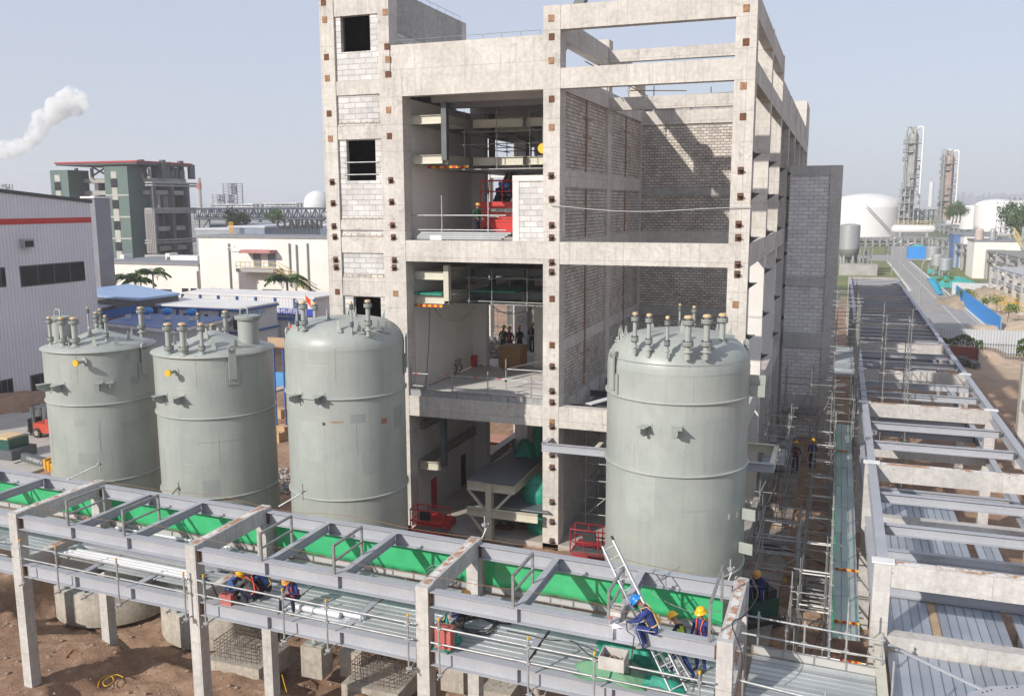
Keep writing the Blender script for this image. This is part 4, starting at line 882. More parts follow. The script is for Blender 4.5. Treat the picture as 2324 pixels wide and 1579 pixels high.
def palm(base, h, label, s_=1.):
    base = Vector(base); T = thing('palm_tree', label, 'palm tree', base, 'palm trees by the white building'); MB().path([base, base+Vector((.1, 0, h*.5)), base+Vector((0, .1, h))], .1, 7, BARK, [.16*s_, .12*s_, .1*s_]).build('trunk', BARK, T); b = MB()
    for k in range(16):
        a = k*2.4; el = random.uniform(.5, 1.35); d = Vector((math.cos(a), math.sin(a), 0)); L_ = 2.4*s_; sd = Vector((-d.y, d.x, 0)); top = base+Vector((0, 0, h))
        f = lambda t: top+d*L_*t*math.cos(el*.6)+Vector((0, 0, L_*(math.sin(el)*t-.85*t*t)))
        for j in range(12):
            t = .12+j*.073; c = f(t); w_ = .65*s_*math.sin(math.pi*min(1, t+.12))
            for sg in (-1, 1): b.add([c, c+d*.09*s_, c+sd*sg*w_+d*.25*s_+Vector((0, 0, -.28*s_)), c+sd*sg*w_*.9+Vector((0, 0, -.3*s_))], [(0, 1, 2, 3)])
        b.path([f(0), f(.5), f(1)], .02, 4)
    b.build('fronds', LEAF, T, kind='stuff')
def ribs(name, c1, c2, period, axis='xy', depth=.5, rough=.5):
    m, t, b = nodes_mat(name); MATS[name] = m; p = pos(t); g_ = N(t, 'NewGeometry'); s = N(t, 'SeparateXYZ'); L(t, g_.outputs[0], s.inputs[0]); a = N(t, 'Math', operation='ADD'); L(t, s.outputs[0], a.inputs[0]); L(t, s.outputs[1], a.inputs[1])
    src = a.outputs[0] if axis == 'xy' else s.outputs[{'x': 0, 'y': 1}[axis]]
    mu = N(t, 'Math', operation='MULTIPLY', i1=2*math.pi/period); L(t, src, mu.inputs[0]); sn = N(t, 'Math', operation='SINE'); L(t, mu.outputs[0], sn.inputs[0])
    c = mix(t, ramp(t, noise(t, p, .3, 5), .35, .65), c1, c2); c = mix(t, ramp(t, sn.outputs[0], .75, .95), c, tuple(x*.78 for x in c2)); L(t, c, b.inputs['Base Color']); b.inputs['Roughness'].default_value = rough; bump(t, b, sn.outputs[0], depth, .04); return m
CLAD = ribs('ribbed_cladding', (.74, .73, .77), (.68, .67, .71), .34); BROOF = ribs('blue_roof', (.10, .17, .36), (.08, .14, .31), .8, 'x'); LROOF = ribs('light_blue_roof', (.30, .42, .62), (.26, .38, .58), 1.2, 'x'); CONT = ribs('container_wall', (.66, .66, .66), (.58, .58, .58), .42); WFEN = ribs('white_fence', (.50, .52, .54), (.44, .46, .48), .3); BFEN = ribs('blue_fence', (.01, .27, .72), (.01, .24, .66), .35)
GLASS = M('dark_glass', (.012, .014, .016), (.03, .035, .038), 2, .35, spec=.2)
WALLW = M('white_wall', (.74, .72, .67), (.66, .64, .59), .25, .9, streak=.25); GREEN = M('grey_green_cladding', (.10, .155, .14), (.08, .125, .115), .3, .7, streak=.2); GRIM = M('grim_frame', (.13, .13, .13), (.08, .08, .08), .5, .8)
# ================================================================ grey shed on the left
SX = -63.5; sh = thing('metal_shed', 'large grey ribbed metal shed with a red stripe on the left', 'shed', (SX-5, 45, -16))
S = lambda x, y: oX(x, y, SX)
Yf = S(204, 460).y; Yn = 30.
zt1 = S(204, 460).z; zt0 = zt1+(S(0, 436).z-zt1)*(Yf-Yn)/(Yf-S(0, 436).y)
zb = S(98, 897).z
wp = MB(); wins = [((43, 603), (190, 593), (192, 637), (46, 652)), ((-40, 610), (10, 606), (10, 652), (-40, 656)), ((-30, 868), (28, 859), (30, 902), (-30, 909)), ((68, 848), (150, 838), (152, 882), (70, 893))]
rects = []
for w_ in wins:
    q_ = [S(*p) for p in w_]; rects.append((min(q_[0].y, q_[1].y), max(q_[0].y, q_[1].y), (q_[2].z+q_[3].z)/2, (q_[0].z+q_[1].z)/2))
wp.poly([(SX-.2, Yn, zb), (SX-.2, Yf, zb), (SX-.2, Yf, zt1), (SX-.2, Yn, zt0)], .2, None, (1, 0, 0)); wp.build('wall', CLAD, sh)
MB().poly([(SX-.3, Yn, zt0-.05), (SX-.3, Yf+.2, zt1-.05), (SX-.3, Yf+.2, zt1+.25), (SX-.3, Yn, zt0+.25)], .4, None, (1, 0, 0)).build('coping', M('dark_trim', (.06, .065, .07), None, 1, .5), sh)
MB().box(SX-40, Yf-.15, zb-1, SX-.21, Yf, zt1-.1).build('end_wall', CLAD, sh); MB().box(SX-.3, Yn, -16.3, SX+.12, Yf+.05, zb).build('plinth', CONG, sh)
MB().box(SX+.001, Yn, S(100, 508).z, SX+.02, Yf, S(100, 495).z).build('red_stripe', RED, sh)
for y0_, y1_, z0_, z1_ in rects:
    f = MB(); f.box(SX+.0, y0_, z0_, SX+.03, y1_, z1_, M('window_frame', (.10, .10, .11), None, 2, .5)); o = f.build('window', MATS['window_frame'], sh); n = 4
    for k in range(n): MB().box(SX+.031, y0_+.12+(y1_-y0_)*k/n, z0_+.1, SX+.04, y0_+(y1_-y0_)*(k+1)/n, z1_-.1).build('pane', GLASS, o)
p = S(56, 552); b = MB().box(SX, p.y-.5, p.z-.35, SX+.5, p.y+.5, p.z+.35, GALV); b.box(SX+.5, p.y-.42, p.z-.3, SX+.52, p.y+.42, p.z+.2, BLACK); b.build('wall_light', GALV, sh)
T = thing('duct_tower', 'plain grey box tower between the shed and the green building', 'tower', oZ(215, 700, -16)); p0, p1 = oY(187, 450, 92), oY(214, 450, 92)
MB().box(p0.x, 92, -17, p1.x, 94.6, p1.z).build('wall', M('duct_grey', (.22, .225, .25), None, .5, .5), T); MB().box(p0.x-.2, 91.8, p1.z, p1.x+.2, 94.8, p1.z+.25).build('cap', WHT, T)
# ================================================================ white buildings
def bpx(name, label, x0, x1, yt, Y, depth, m, zb_=-17.5, cat='building', cop=None, group=None):
    a, c = oY(x0, yt, Y), oY(x1, yt, Y); zt_ = (a.z+c.z)/2; T = thing(name, label, cat, ((a.x+c.x)/2, Y, zb_), group); MB().box(a.x, Y, zb_, c.x, Y+depth, zt_).build('wall', m, T)
    if cop: MB().box(a.x-.2, Y-.15, zt_, c.x+.2, Y+depth, zt_+.35).build('roof_edge', cop, T)
    return T, a.x, c.x, zt_
COPG = M('grey_coping', (.22, .23, .25), None, 1, .7)
WB, wx0, wx1, wz = bpx('white_building', 'high white rendered building with two doors under a pink canopy and a yellow stair', 450, 790, 541, 112, 7, WALLW, cop=COPG)
WC, cx0, cx1, cz = bpx('white_building', 'low white annexe with a grey roof edge left of the high white building', 216, 449.5, 600, 112, 14, WALLW, cop=COPG)
g2 = lambda x, y, Y=111.98: oY(x, y, Y)
for x, y0_, y1_ in ((520, 552, 655), (657, 552, 650), (673, 555, 650), (698, 552, 650), (449, 615, 655), (309, 612, 640)):
    a, c = g2(x, y0_), g2(x, y1_); MB().tube((a.x, 111.8, a.z), (a.x, 111.8, c.z), .12, 6).build('downpipe', M('grey_pipe', (.3, .31, .33), None, 1, .5), WB)
for x in (584, 617):
    a, c = g2(x-9, 573), g2(x+9, 606); MB().box(a.x, 111.9, c.z, c.x, 111.97, a.z).build('door', M('door_grey', (.17, .18, .20), None, 1, .5), WB)
a, c = g2(560, 566), g2(628, 574); MB().box(a.x, 110.2, c.z, c.x, 111.99, a.z).build('canopy', M('pink_canopy', (.45, .20, .19), None, 1, .8), WB)
a, c = g2(556, 604), g2(640, 612); MB().box(a.x, 109.8, c.z-.3, c.x, 111.99, a.z-.2).build('balcony', CONG, WB)
YR = M('yellow_rail', (.60, .47, .22), None, 1, .6); b = MB(); z_ = g2(600, 607).z-.2
for zz in (.5, 1.1): b.tube((a.x, 109.85, z_+zz), (c.x, 109.85, z_+zz), .05, 4); 
for k in range(9): x = a.x+(c.x-a.x)*k/8; b.tube((x, 109.85, z_), (x, 109.85, z_+1.1), .05, 4)
e = g2(712, 655)
for dy in (109.9, 111):
    for zz in (0, .55, 1.1): b.tube((c.x, dy, z_+zz), (e.x, dy, e.z+zz), .06, 4)
for k in range(14): t = k/14; b.box(c.x+(e.x-c.x)*t, 109.9, z_+(e.z-z_)*t-.05, c.x+(e.x-c.x)*t+.25, 111, z_+(e.z-z_)*t)
b.build('stair', YR, WB)
for x0, x1, y0_, y1_ in ((365, 390, 662, 672), (413, 428, 660, 672), (433, 447, 660, 672), (478, 540, 660, 667), (595, 640, 662, 668)):
    a, c = g2(x0, y0_-6), g2(x1, y1_); MB().box(a.x, 111.9, c.z, c.x, 111.97, a.z).build('window', GLASS, WC if x1 < 450 else WB)
T = thing('wall_lamp', 'small white lamp on a bracket on the high white building', 'lamp', g2(530, 563)); a = g2(524, 563); b = MB(); b.path([(a.x, 111.8, a.z-.4), (a.x, 111, a.z), (a.x+1, 110.8, a.z+.2)], .05, 5); b.ob((a.x+1.2, 110.8, a.z+.2), (.4, 0, .1), (0, .15, 0), (0, 0, .08)); b.build('lamp_arm', WHT, T)
for k, (x, y, h, s_) in enumerate(((286, 622, 5.5, 1.1), (306, 628, 5, 1), (318, 630, 4.6, 1), (345, 612, 6.5, 1.2), (650, 628, 6, 1.5))):
    p = oY(x, y+8, 104 if x < 600 else 105); palm((p.x, p.y, p.z-h), h, ['leftmost palm before the low white annexe', 'second palm from the left before the white annexe', 'third palm, shortest of the row before the annexe', 'tallest palm of the row before the white annexe', 'bushy palm at the foot of the yellow stair'][k], s_)
# roof plant on the annexe and blue sheds behind
for k, (x0, x1, y0_, y1_, lb) in enumerate(((256, 268, 588, 597, 'white box unit on the annexe roof, leftmost'), (272, 282, 578, 597, 'grey cooling unit on the annexe roof'), (375, 385, 575, 590, 'tall white box on the annexe roof'), (385, 449, 580, 600, 'long low white hut on the annexe roof against the high building'))):
    a, c = oY(x0, y0_, 118), oY(x1, y1_, 118); T = thing('roof_unit', lb, 'roof unit', (a.x, 118, c.z)); MB().box(a.x, 118, c.z-.5, c.x, 120, a.z).build('casing', WHT, T); MB().box(a.x+.3, 117.9, c.z, a.x+.9, 117.99, c.z+.5).build('grille', STEELD, T)
SL = M('slate_blue', (.14, .19, .27), (.12, .16, .23), .3, .6)
for k, (x0, x1, yt, Y, m_, lb) in enumerate(((445, 520, 522, 150, M('pale_grey_wall', (.30, .32, .36), None, .5, .7), 'pale grey hall with a white roof edge behind the high white building'), (478, 760, 512, 175, SL, 'long slate-blue hall behind the black letters'), (519, 600, 517, 148, M('blue_grey_wall', (.21, .26, .33), None, .4, .7), 'short blue-grey hall beside the yellow cage ladder'))): bpx('industrial_hall', lb, x0, x1, yt, Y, 20, m_, cop=M('pale_edge', (.5, .53, .58), None, 1, .6))
T = thing('roof_sign', 'black capital letters standing on the roof of the slate-blue hall', 'sign', oY(680, 530, 140)); a = oY(628, 517, 140); c = oY(736, 501, 140); W_ = c.x-a.x
t_ = text('letters', 'CLARIANT', (a.z*-1+c.z)*1.42, ((a.x+c.x)/2, 140, (a.z+c.z)/2), (R(90), 0, 0), M('sign_black', (.015, .015, .02), None, 1, .5), T, .12, bold=.055); t_.scale = (W_/t_.dimensions.x, 1.2, 1)
b = MB()
for k in range(14): x = a.x+W_*k/13; b.tube((x, 140.4, a.z-2.2), (x, 140.4, a.z+.5), .05, 4); b.tube((x, 140.4, a.z), (x, 141.6, a.z-2.2), .05, 4)
b.build('sign_frame', GALVD, T)
T = thing('cage_ladder', 'yellow caged roof ladder at the left end of the blue hall', 'ladder', oY(524, 520, 146)); b = MB(); a = oY(519, 505, 146); c = oY(530, 531, 146)
for k in range(5): z = a.z+(c.z-a.z)*k/4; b.tube((a.x, 146, z), (c.x, 146, z), .07, 4); b.tube((a.x+(c.x-a.x)*k/4, 146, a.z), (a.x+(c.x-a.x)*k/4, 146, c.z), .07, 4)
b.build('ladder_cage', YEL, T)
# ================================================================ green works building
GB = thing('works_building', 'grey-green cladded works building with open floors under a red-edged canopy roof', 'building', oZ(300, 640, -17)); Y0 = 150
G = lambda x, y, Y=Y0: oY(x, y, Y)
for x0, x1, yt in ((144, 184, 388), (265, 317, 380)):
    a, c = G(x0, yt), G(x1, yt); d = 5; w_ = MB().box(a.x, Y0-3.6, -17, c.x, Y0+d-3, a.z).build('stair_tower', GREEN, GB); xm = (a.x+c.x)/2
    MB().box(xm-1.2, Y0-3.65, -17, xm+.2, Y0-3.601, a.z-1).build('pale_strip', M('pale_strip', (.42, .42, .38), None, 1, .8), w_)
    for k in range(5): z = a.z-3.2-4.3*k; MB().box(xm-1.3, Y0-3.7, z-1, xm+.3, Y0-3.651, z+.8).build('window', GLASS, w_)
    for k in range(5): MB().box(a.x, Y0-3.64, a.z-5.9-4.4*k, c.x, Y0-3.602, a.z-5.6-4.4*k).build('joint', M('pale_strip', (1, 1, 1)), w_)
a, c = G(178, 470), G(338, 470); fl = [404, 432, 475, 515, 560]
for j, y in enumerate(fl):
    z = G(300, y).z; MB().box(a.x, Y0+.5, z-.9, c.x, Y0+11.8, z).build('floor', M('pale_beam', (.36, .36, .34), None, .5, .8), GB)
for x in (178, 212, 240, 312, 336):
    for yy in (.6, 6, 10.8): p = G(x, 400); MB().box(p.x-.5, Y0+yy, -17, p.x+.5, Y0+yy+.9, G(x, 404).z-.9).build('column', GRIM, GB)
MB().box(a.x, Y0+11.4, -17, c.x-.5, Y0+11.7, G(300, 404).z).build('back_wall', GRIM, GB)
for k in range(44):     # vessels, boxes and ducts on the floors
    x = random.uniform(a.x+1, c.x-2); z = G(300, random.choice(fl[1:]+[590])).z; b = MB(); yy = Y0+random.uniform(1.5, 8)
    if k % 2: b.cyl((x, yy), random.uniform(.5, 1.6), z, z+random.uniform(2, 3.6), 12)
    else: b.box(x, yy, z, x+random.uniform(1, 5), yy+2, z+random.uniform(.6, 3))
    b.build('vessel', random.choice((GRIM, GALVD, STEELD, WHT, GREEN)), GB)
rz_ = G(300, 367).z; b = MB(); b.box(G(157, 367).x, Y0-4, rz_-.35, G(342, 367).x, Y0+12.6, rz_); b.build('canopy_roof', M('red_roof', (.34, .035, .04), None, 1, .6), GB); MB().box(G(157, 367).x+.2, Y0-3.8, rz_-.7, G(342, 367).x-.2, Y0+12.4, rz_-.36).build('soffit', STEELD, GB)
for x in (170, 205, 245, 275, 318, 336):
    p, q_ = G(x, 372), G(x, 405); MB().box(p.x-.25, Y0, q_.z, p.x+.25, Y0+.5, p.z-.9).build('post', GALVD, GB)
for x0, x1 in ((312, 336), (205, 245)): p, q_ = G(x0, 402), G(x1, 376); MB().tube((p.x, Y0+.2, p.z), (q_.x, Y0+.2, q_.z), .2, 5).build('brace', STEELD, GB); MB().tube((q_.x, Y0+.2, p.z), (p.x, Y0+.2, q_.z), .2, 5).build('brace', STEELD, GB)
b = MB()
for k in range(26): x = G(300+k*1.8, 400).x; z = G(300, 404).z; h = random.uniform(.8, 4); b.cyl((x, Y0+random.uniform(2, 13)), random.uniform(.3, .9), z, z+h, 8)
b.build('roof_plant', STEELD, GB, kind='stuff')
for x in (330, 333, 337, 341, 345, 349): p, q_ = G(x, 475, 148), G(x, 575, 148); MB().tube((p.x, 148, p.z), (p.x, 148, q_.z), .25, 6).build('riser_pipe', GALVD, GB)
for y in (415, 421, 474, 478, 483, 546, 552): p, q_ = G(330, y, 148), G(346, y, 148); MB().tube((p.x, 148, p.z), (q_.x, 148, p.z), .22, 6).tube((q_.x, 148, p.z), (q_.x+1, 160, p.z), .22, 6).build('pipe_run', GALVD, GB)
T = thing('pipe_bridge', 'pale pipe bridge on concrete legs at the foot of the works building', 'pipe bridge', G(390, 600, 140)); p, q_ = G(328, 578, 140), G(449, 585, 140); b = MB()
b.box(p.x, 140, p.z-.9, q_.x, 142, p.z); b.build('deck', GALV, T)
for x in (352, 378, 392, 420): p2 = G(x, 585, 140); MB().box(p2.x-.4, 140, -17, p2.x+.4, 141, p.z-.9).build('leg', CONG, T)
# truss bridge
TB = thing('truss_bridge', 'long dark steel truss pipe bridge on lattice legs behind the white buildings', 'truss bridge', oZ(600, 560, -17)); Yt = 190; p, q_ = oY(440, 474, Yt), oY(736, 474, Yt); z1_, z0_ = p.z, oY(600, 497, Yt).z; DK = M('dark_truss', (.075, .09, .12), None, 1, .6)
for yy in (Yt, Yt+4):
    b = MB()
    for z in (z0_, z1_): b.tube((p.x, yy, z), (q_.x, yy, z), .28, 5)
    n = 30
    for k in range(n): x0 = p.x+(q_.x-p.x)*k/n; x1 = p.x+(q_.x-p.x)*(k+1)/n; b.tube((x0, yy, z0_ if k % 2 else z1_), (x1, yy, z1_ if k % 2 else z0_), .16, 4); b.tube((x0, yy, z0_), (x0, yy, z1_), .14, 4)
    b.build('truss', DK, TB)
b = MB()
for k in range(4): b.tube((p.x, Yt+.8+k*.8, z0_+.6), (q_.x, Yt+.8+k*.8, z0_+.6), .35, 6)
b.build('pipe', GALVD, TB)
for x in (458, 548, 575, 640, 728):
    b = MB(); c = oY(x, 500, Yt)
    for dx in (-1.6, 1.6): b.tube((c.x+dx, Yt+1, -17), (c.x+dx, Yt+1, z0_), .22, 4)
    for k in range(4): z = -17+(z0_+17)*k/4; zz = -17+(z0_+17)*(k+1)/4; b.tube((c.x-1.6, Yt+1, z), (c.x+1.6, Yt+1, zz), .13, 4)
    b.build('lattice_leg', DK, TB)
# far left skyline
WP = M('far_white', (.62, .62, .62), None, .1, .8); FG = M('far_grey', (.30, .31, .33), (.22, .23, .25), .1, .8)
def vt(name, label, x, w_, yt, yb_, Y, m, cat, dome=0., group=None, n=24):
    a = oY(x, yb_, Y); t_ = oY(x, yt, Y).z; k = math.hypot(a.x, a.y)/FPX; r_ = w_*k/2*1.02; T = thing(name, label, cat, a, group); MB().lathe([(r_, a.z-12 if yb_ > 500 and 0 else a.z), (r_, t_)], (a.x, a.y, 0), n).build('shell', m, T)
    pr = [(r_, 0)]+[(r_*math.cos(q*math.pi/12), dome*k*math.sin(q*math.pi/12)) for q in range(1, 6)]+[(.01, dome*k)] if dome else [(r_, 0), (.01, .01)]
    MB().lathe(pr, (a.x, a.y, t_), n).build('roof', m, T); return T, a, r_, t_
T, a, r_, t_ = vt('chimney', 'slim chimney with a red and white banded top on the left skyline', 455, 9, 404, 480, 470, M('chimney_grey', (.42, .40, .40), None, .1, .8), 'chimney')
MB().lathe([(r_*1.15, 0), (r_*1.15, 4)], (a.x, a.y, t_-7), 16).build('red_band', M('faded_red', (.45, .12, .10), None, 1, .8), T)
def lattice(name, label, x, w_, yt, yb_, Y, cols=2, m=FG, cat='tower', lv=10):
    a, c = oY(x-w_/2, yb_, Y), oY(x+w_/2, yt, Y); T = thing(name, label, cat, a); b = MB(); W_ = c.x-a.x; H = c.z-a.z; tk = max(.02*W_, Y*.0005)
    for i in range(cols+1):
        for d in (0, W_): b.box(a.x+W_*i/cols-tk, Y+d, a.z, a.x+W_*i/cols+tk, Y+d+2*tk, c.z)
    for j in range(lv+1): z = a.z+H*j/lv; b.box(a.x-.06*W_, Y-.1*W_, z-tk*.8, c.x+.06*W_, Y+W_*1.1, z)
    for j in range(lv): z = a.z+H*j/lv; b.tube((a.x, Y, z), (c.x, Y, z+H/lv), tk*.7, 4)
    b.build('framework', m, T); v = MB()
    for j in range(lv): z = a.z+H*j/lv; v.cyl((a.x+W_*random.uniform(.25, .75), Y+W_*.5), min(W_, 8)*random.uniform(.15, .32), z, z+H/lv*random.uniform(.5, 1), 8)
    v.build('plant', m, T, kind='stuff'); return T
lattice('lattice_tower', 'tall narrow process tower on the left skyline', 519, 22, 416, 466, 520, lv=8); lattice('lattice_tower', 'lower process frame left of the tall skyline tower', 493, 20, 441, 466, 500, lv=3)
lattice('lattice_tower', 'tiny process tower above the shed roof at the left edge', 5, 12, 418, 440, 520, lv=4); lattice('lattice_tower', 'wide low process frame left of the white dome', 640, 66, 461, 473, 420, 8, WP, lv=2); lattice('lattice_tower', 'long low rack of pipes under the skyline towers', 530, 90, 463, 474, 480, 8, WP, lv=2)
vt('dome_tank', 'big white domed tank half hidden behind the stair tower', 722, 60, 464, 480, 330, WP, 'storage tank', 30)
vt('white_tank', 'small white tank below the big dome', 745, 22, 474, 500, 270, WP, 'storage tank', 3)
for x, y, Y, h, r_, lb in ((525, 497, 172, 7, 3.2, 'round tree under the truss bridge'), (620, 498, 172, 6, 3, 'wide tree behind the black roof letters'), (540, 501, 170, 6, 2.8, 'smaller tree right of the round tree under the bridge')): p = oY(x, y, Y); tree(lb, (p.x, Y, p.z-h+3), h, r_, LEAF, 500, 'trees under the truss bridge')
# ================================================================ site offices
def offroof(name, label, poly, z, th, m, wallm, base, cat, group=None):
    P_ = [oZ(x, y, z) for x, y in poly]; c = sum(P_, Vector())/len(P_); T = thing(name, label, cat, (c.x, c.y, base), group); MB().poly(P_, -th, None, (0, 0, 1)).build('roof', m, T)
    MB().poly([Vector((c.x+(p.x-c.x)*.975, c.y+(p.y-c.y)*.975, base)) for p in P_], z-th-base-.001, None, (0, 0, 1)).build('wall', wallm, T); return T, P_
RW = M('white_roof', (.70, .69, .67), (.60, .59, .57), .4, .6)
O1, Q1 = offroof('site_office', 'long container office with blue posts and a pale roof behind the second tank', [(309, 688), (548, 699), (632, 685), (363, 673)], -11.2, .25, RW, CONT, -16.4, 'site office')
def along(P_, i, j, k): return P_[i].lerp(P_[j], k)
for k in range(6):
    p = along(Q1, 0, 1, k/5); MB().box(p.x-.1, p.y-.12, -16.4, p.x+.1, p.y+.05, -11.45).build('post', BLUE, O1)
    if k < 5:
        for t_, dz, w_ in ((.35, -.95, .22), (.6, -1.4, .7)): q_ = along(Q1, 0, 1, (k+t_)/5); b = MB().box(q_.x-w_, q_.y+.0, -11.45+dz-.35, q_.x+w_, q_.y+.12, -11.45+dz+.3); b.build('window', GLASS if w_ < .5 else GALVD, O1)
for p0, p1, w_ in ((Q1[0], Q1[1], 0), (Q1[1], Q1[2], 0)):
    for z in (-11.5, -14.0): MB().bar((p0.x, p0.y-.1, z), (p1.x+.08, p1.y-.1, z), .12, .22).build('band', BLUE, O1)
q_ = along(Q1, 0, 1, .93); b = MB().box(q_.x-.1, q_.y-.08, -13.6, q_.x+1.0, q_.y+.1, -12.3); b.build('window', GLASS, O1)
a_ = along(Q1, 1, 2, .05); c_2 = along(Q1, 1, 2, .45); dr = (c_2-a_); text('wall_letters', '安全生产', 1.0, a_.lerp(c_2, .6)+Vector((.3, -.1, -1.0)), (R(90), 0, math.atan2(dr.y, dr.x)), M('sky_blue_letters', (.03, .36, .62), None, 1, .5), O1, .03)
O2, Q2 = offroof('site_office', 'two-storey office with blue frame, banner and outside stair left of the tower', [(413, 663), (713, 675), (790, 664), (466, 654)], -10.9, .2, RW, CONT, -16.4, 'site office')
for k in range(8):
    p = along(Q2, 0, 1, k/7); MB().box(p.x-.1, p.y-.15, -16.4, p.x+.1, p.y, -11.1).build('post', BLUE, O2)
    if k < 7: q_ = along(Q2, 0, 1, (k+.45)/7); MB().box(q_.x-.8, q_.y+.1, -13, q_.x+.8, q_.y+.3, -11.7).build('window', GLASS, O2)
MB().bar(Q2[0]+Vector((0, -.1, -2.7)), Q2[1]+Vector((0, -.1, -2.7)), .2, .3).build('balcony_edge', BLUE, O2)
b = MB(); s0 = oZ(690, 760, -13.6); s0 = along(Q2, 0, 1, .93)
for k in range(9): b.box(s0.x-1.0+k*.36, s0.y-1.6, -13.6-k*.31, s0.x-.6+k*.36, s0.y-.6, -13.54-k*.31); 
for yy in (-1.6, -.6):
    for zz in (.0, .5, 1.): b.tube((s0.x-1, s0.y+yy, -13.6+zz), (s0.x+2.2, s0.y+yy, -16.4+zz), .05, 4)
b.build('stair', BLUE, O2)
T = thing('banner', 'blue banner with white Chinese characters on the two-storey office', 'banner', oZ(678, 715, -13)); p0, p1 = along(Q2, 0, 1, .70), along(Q2, 0, 1, 1.02); za, zc = oY(640, 698, p0.y).z, oY(640, 713, p0.y).z; dr = (p1-p0).normalized()
MB().ob(((p0+p1)/2).xy.to_3d()+Vector((0, -.3, (za+zc)/2)), dr*((p1-p0).length/2), (0, .03, 0), (0, 0, (za-zc)/2)).build('cloth', M('banner_blue', (.03, .06, .42), None, 1, .5), T)
text('letters', '工(惠州)项目部', (za-zc)*.95, ((p0+p1)/2).xy.to_3d()+Vector((-1.1, -.36, (za+zc)/2)), (R(90), 0, math.atan2(dr.y, dr.x)), M('letter_white', (.8, .8, .8), None, 1, .5), T, .01)
O3, Q3 = offroof('site_shed', 'shed with a blue ribbed roof and four round ventilators between first two tanks', [(236, 731), (397, 748), (521, 720), (311, 710)], -12.0, .2, BROOF, M('shed_wall', (.50, .50, .50), None, .5, .7), -16.2, 'shed')
MB().poly([p+Vector((0, 0, -.08)) for p in [Q3[0].lerp(Q3[2], -.01), Q3[1]+Vector((0, -.15, 0)), Q3[2].lerp(Q3[0], -.01)]], -.3, None, (0, 0, 1)).build('eave', WHT, O3)
for k, x in enumerate((291, 336, 380, 436)):
    p = oZ(x, 722+k*1.5, -12); T = thing('roof_ventilator', 'blue turbine ventilator on the blue shed roof, '+('leftmost', 'second', 'third', 'rightmost')[k], 'ventilator', p, 'roof ventilators'); MB().cyl(p, .3, -12, -11.5, 10).build('neck', WHT, T); b = MB(); b.lathe([(.25, 0), (.55, .15), (.6, .4), (.45, .65), (.01, .75)], (p.x, p.y, -11.5), 14, BLUEC); b.build('head', BLUEC, T)
O4, Q4 = offroof('site_hall', 'hall with a light blue gable roof behind the grey shed', [(205, 654), (293, 644), (408, 665), (311, 678), (205, 668)], -10.3, .25, LROOF, GRIM, -16.4, 'hall')
T = thing('blue_board', 'plain blue hoarding board under the open canopy', 'sign board', oZ(270, 720, -13)); a, c = oY(229, 706, 66), oY(309, 692, 66); MB().poly([(a.x, 66, a.z), (c.x, 66, c.z), (c.x, 66, c.z-.7), (a.x, 66, a.z-.75)], .05, None, (0, 1, 0)).build('panel', BLUE, T); MB().box(a.x, 66.1, a.z-3, a.x+.1, 66.2, a.z).build('post', BLUE, T)
T = thing('open_canopy', 'dark open canopy roof on posts behind the blue hoarding', 'canopy', oZ(265, 700, -13)); P_ = [oZ(x, y, -11.3) for x, y in ((222, 700), (312, 682), (312, 677), (222, 675))]; MB().poly(P_, -.15, None, (0, 0, 1)).build('roof', M('canopy_slate', (.24, .27, .33), None, .5, .6), T)
for k in (0, 1): MB().box(P_[k].x-.1, P_[k].y, -16.2, P_[k].x+.1, P_[k].y+.2, -11.45).build('post', STEELD, T)
for k, (x, y0_, y1_, Y) in enumerate(((693, 670, 700, 58), (656, 735, 765, 50))):
    a = oY(x, y0_, Y); c = oY(x, y1_, Y); T = thing('flag', ('orange-red flag beside the banner, above the domed tank', 'small orange flag low behind the domed tank')[k], 'flag', a); MB().tube((a.x, Y, a.z+.1), (a.x, Y, -16), .03, 6).build('pole', WHT, T)
    b = MB(); h = a.z-c.z; b.add([(a.x, Y, a.z), (a.x+.35*h, Y+.1, a.z-.35*h), (a.x+.5*h, Y-.05, a.z-.9*h), (a.x+.25*h, Y+.1, a.z-.75*h), (a.x+.02, Y, a.z-.45*h), (a.x, Y+.03, a.z), (a.x+.35*h, Y+.13, a.z-.35*h), (a.x+.5*h, Y-.02, a.z-.9*h), (a.x+.25*h, Y+.13, a.z-.75*h), (a.x+.02, Y+.03, a.z-.45*h)], [(4, 3, 1, 0), (3, 2, 1), (5, 6, 8, 9), (6, 7, 8), (0, 1, 6, 5), (1, 2, 7, 6), (2, 3, 8, 7), (3, 4, 9, 8)]); b.build('cloth', M('flag_orange', (.75, .09, .01), None, 2, .6), T)
# odds and ends between the second and third tanks
p = oZ(628, 790, -14.6); T = thing('notice_board', 'wooden notice board on blue legs seen between the second and third tanks', 'notice board', p); a, c = oY(607, 765, 52), oY(646, 790, 52); MB().box(a.x, 52, c.z, c.x, 52.1, a.z).build('panel', M('plywood', (.42, .30, .20), None, 1, .8), T); MB().box(a.x, 51.98, c.z, c.x, 52.12, c.z+.1).build('frame', RUSTL, T)
for x in (a.x+.3, c.x-.3): MB().box(x, 52.1, -16, x+.08, 52.2, c.z).build('leg', BLUE, T)
T = thing('awning', 'light blue tarpaulin awning on tubes between second and third tanks', 'awning', oZ(635, 870, -14)); P_ = [oZ(x, y, -13.8) for x, y in ((616, 845), (652, 845), (652, 872), (616, 880))]; MB().poly(P_, .03, None, (0, 0, 1)).build('sheet', M('sky_blue_tarp', (.10, .36, .66), None, 1, .6), T)
for p in P_: MB().tube((p.x, p.y, p.z), (p.x, p.y, -16.1), .03, 5).build('post', GALV, T)
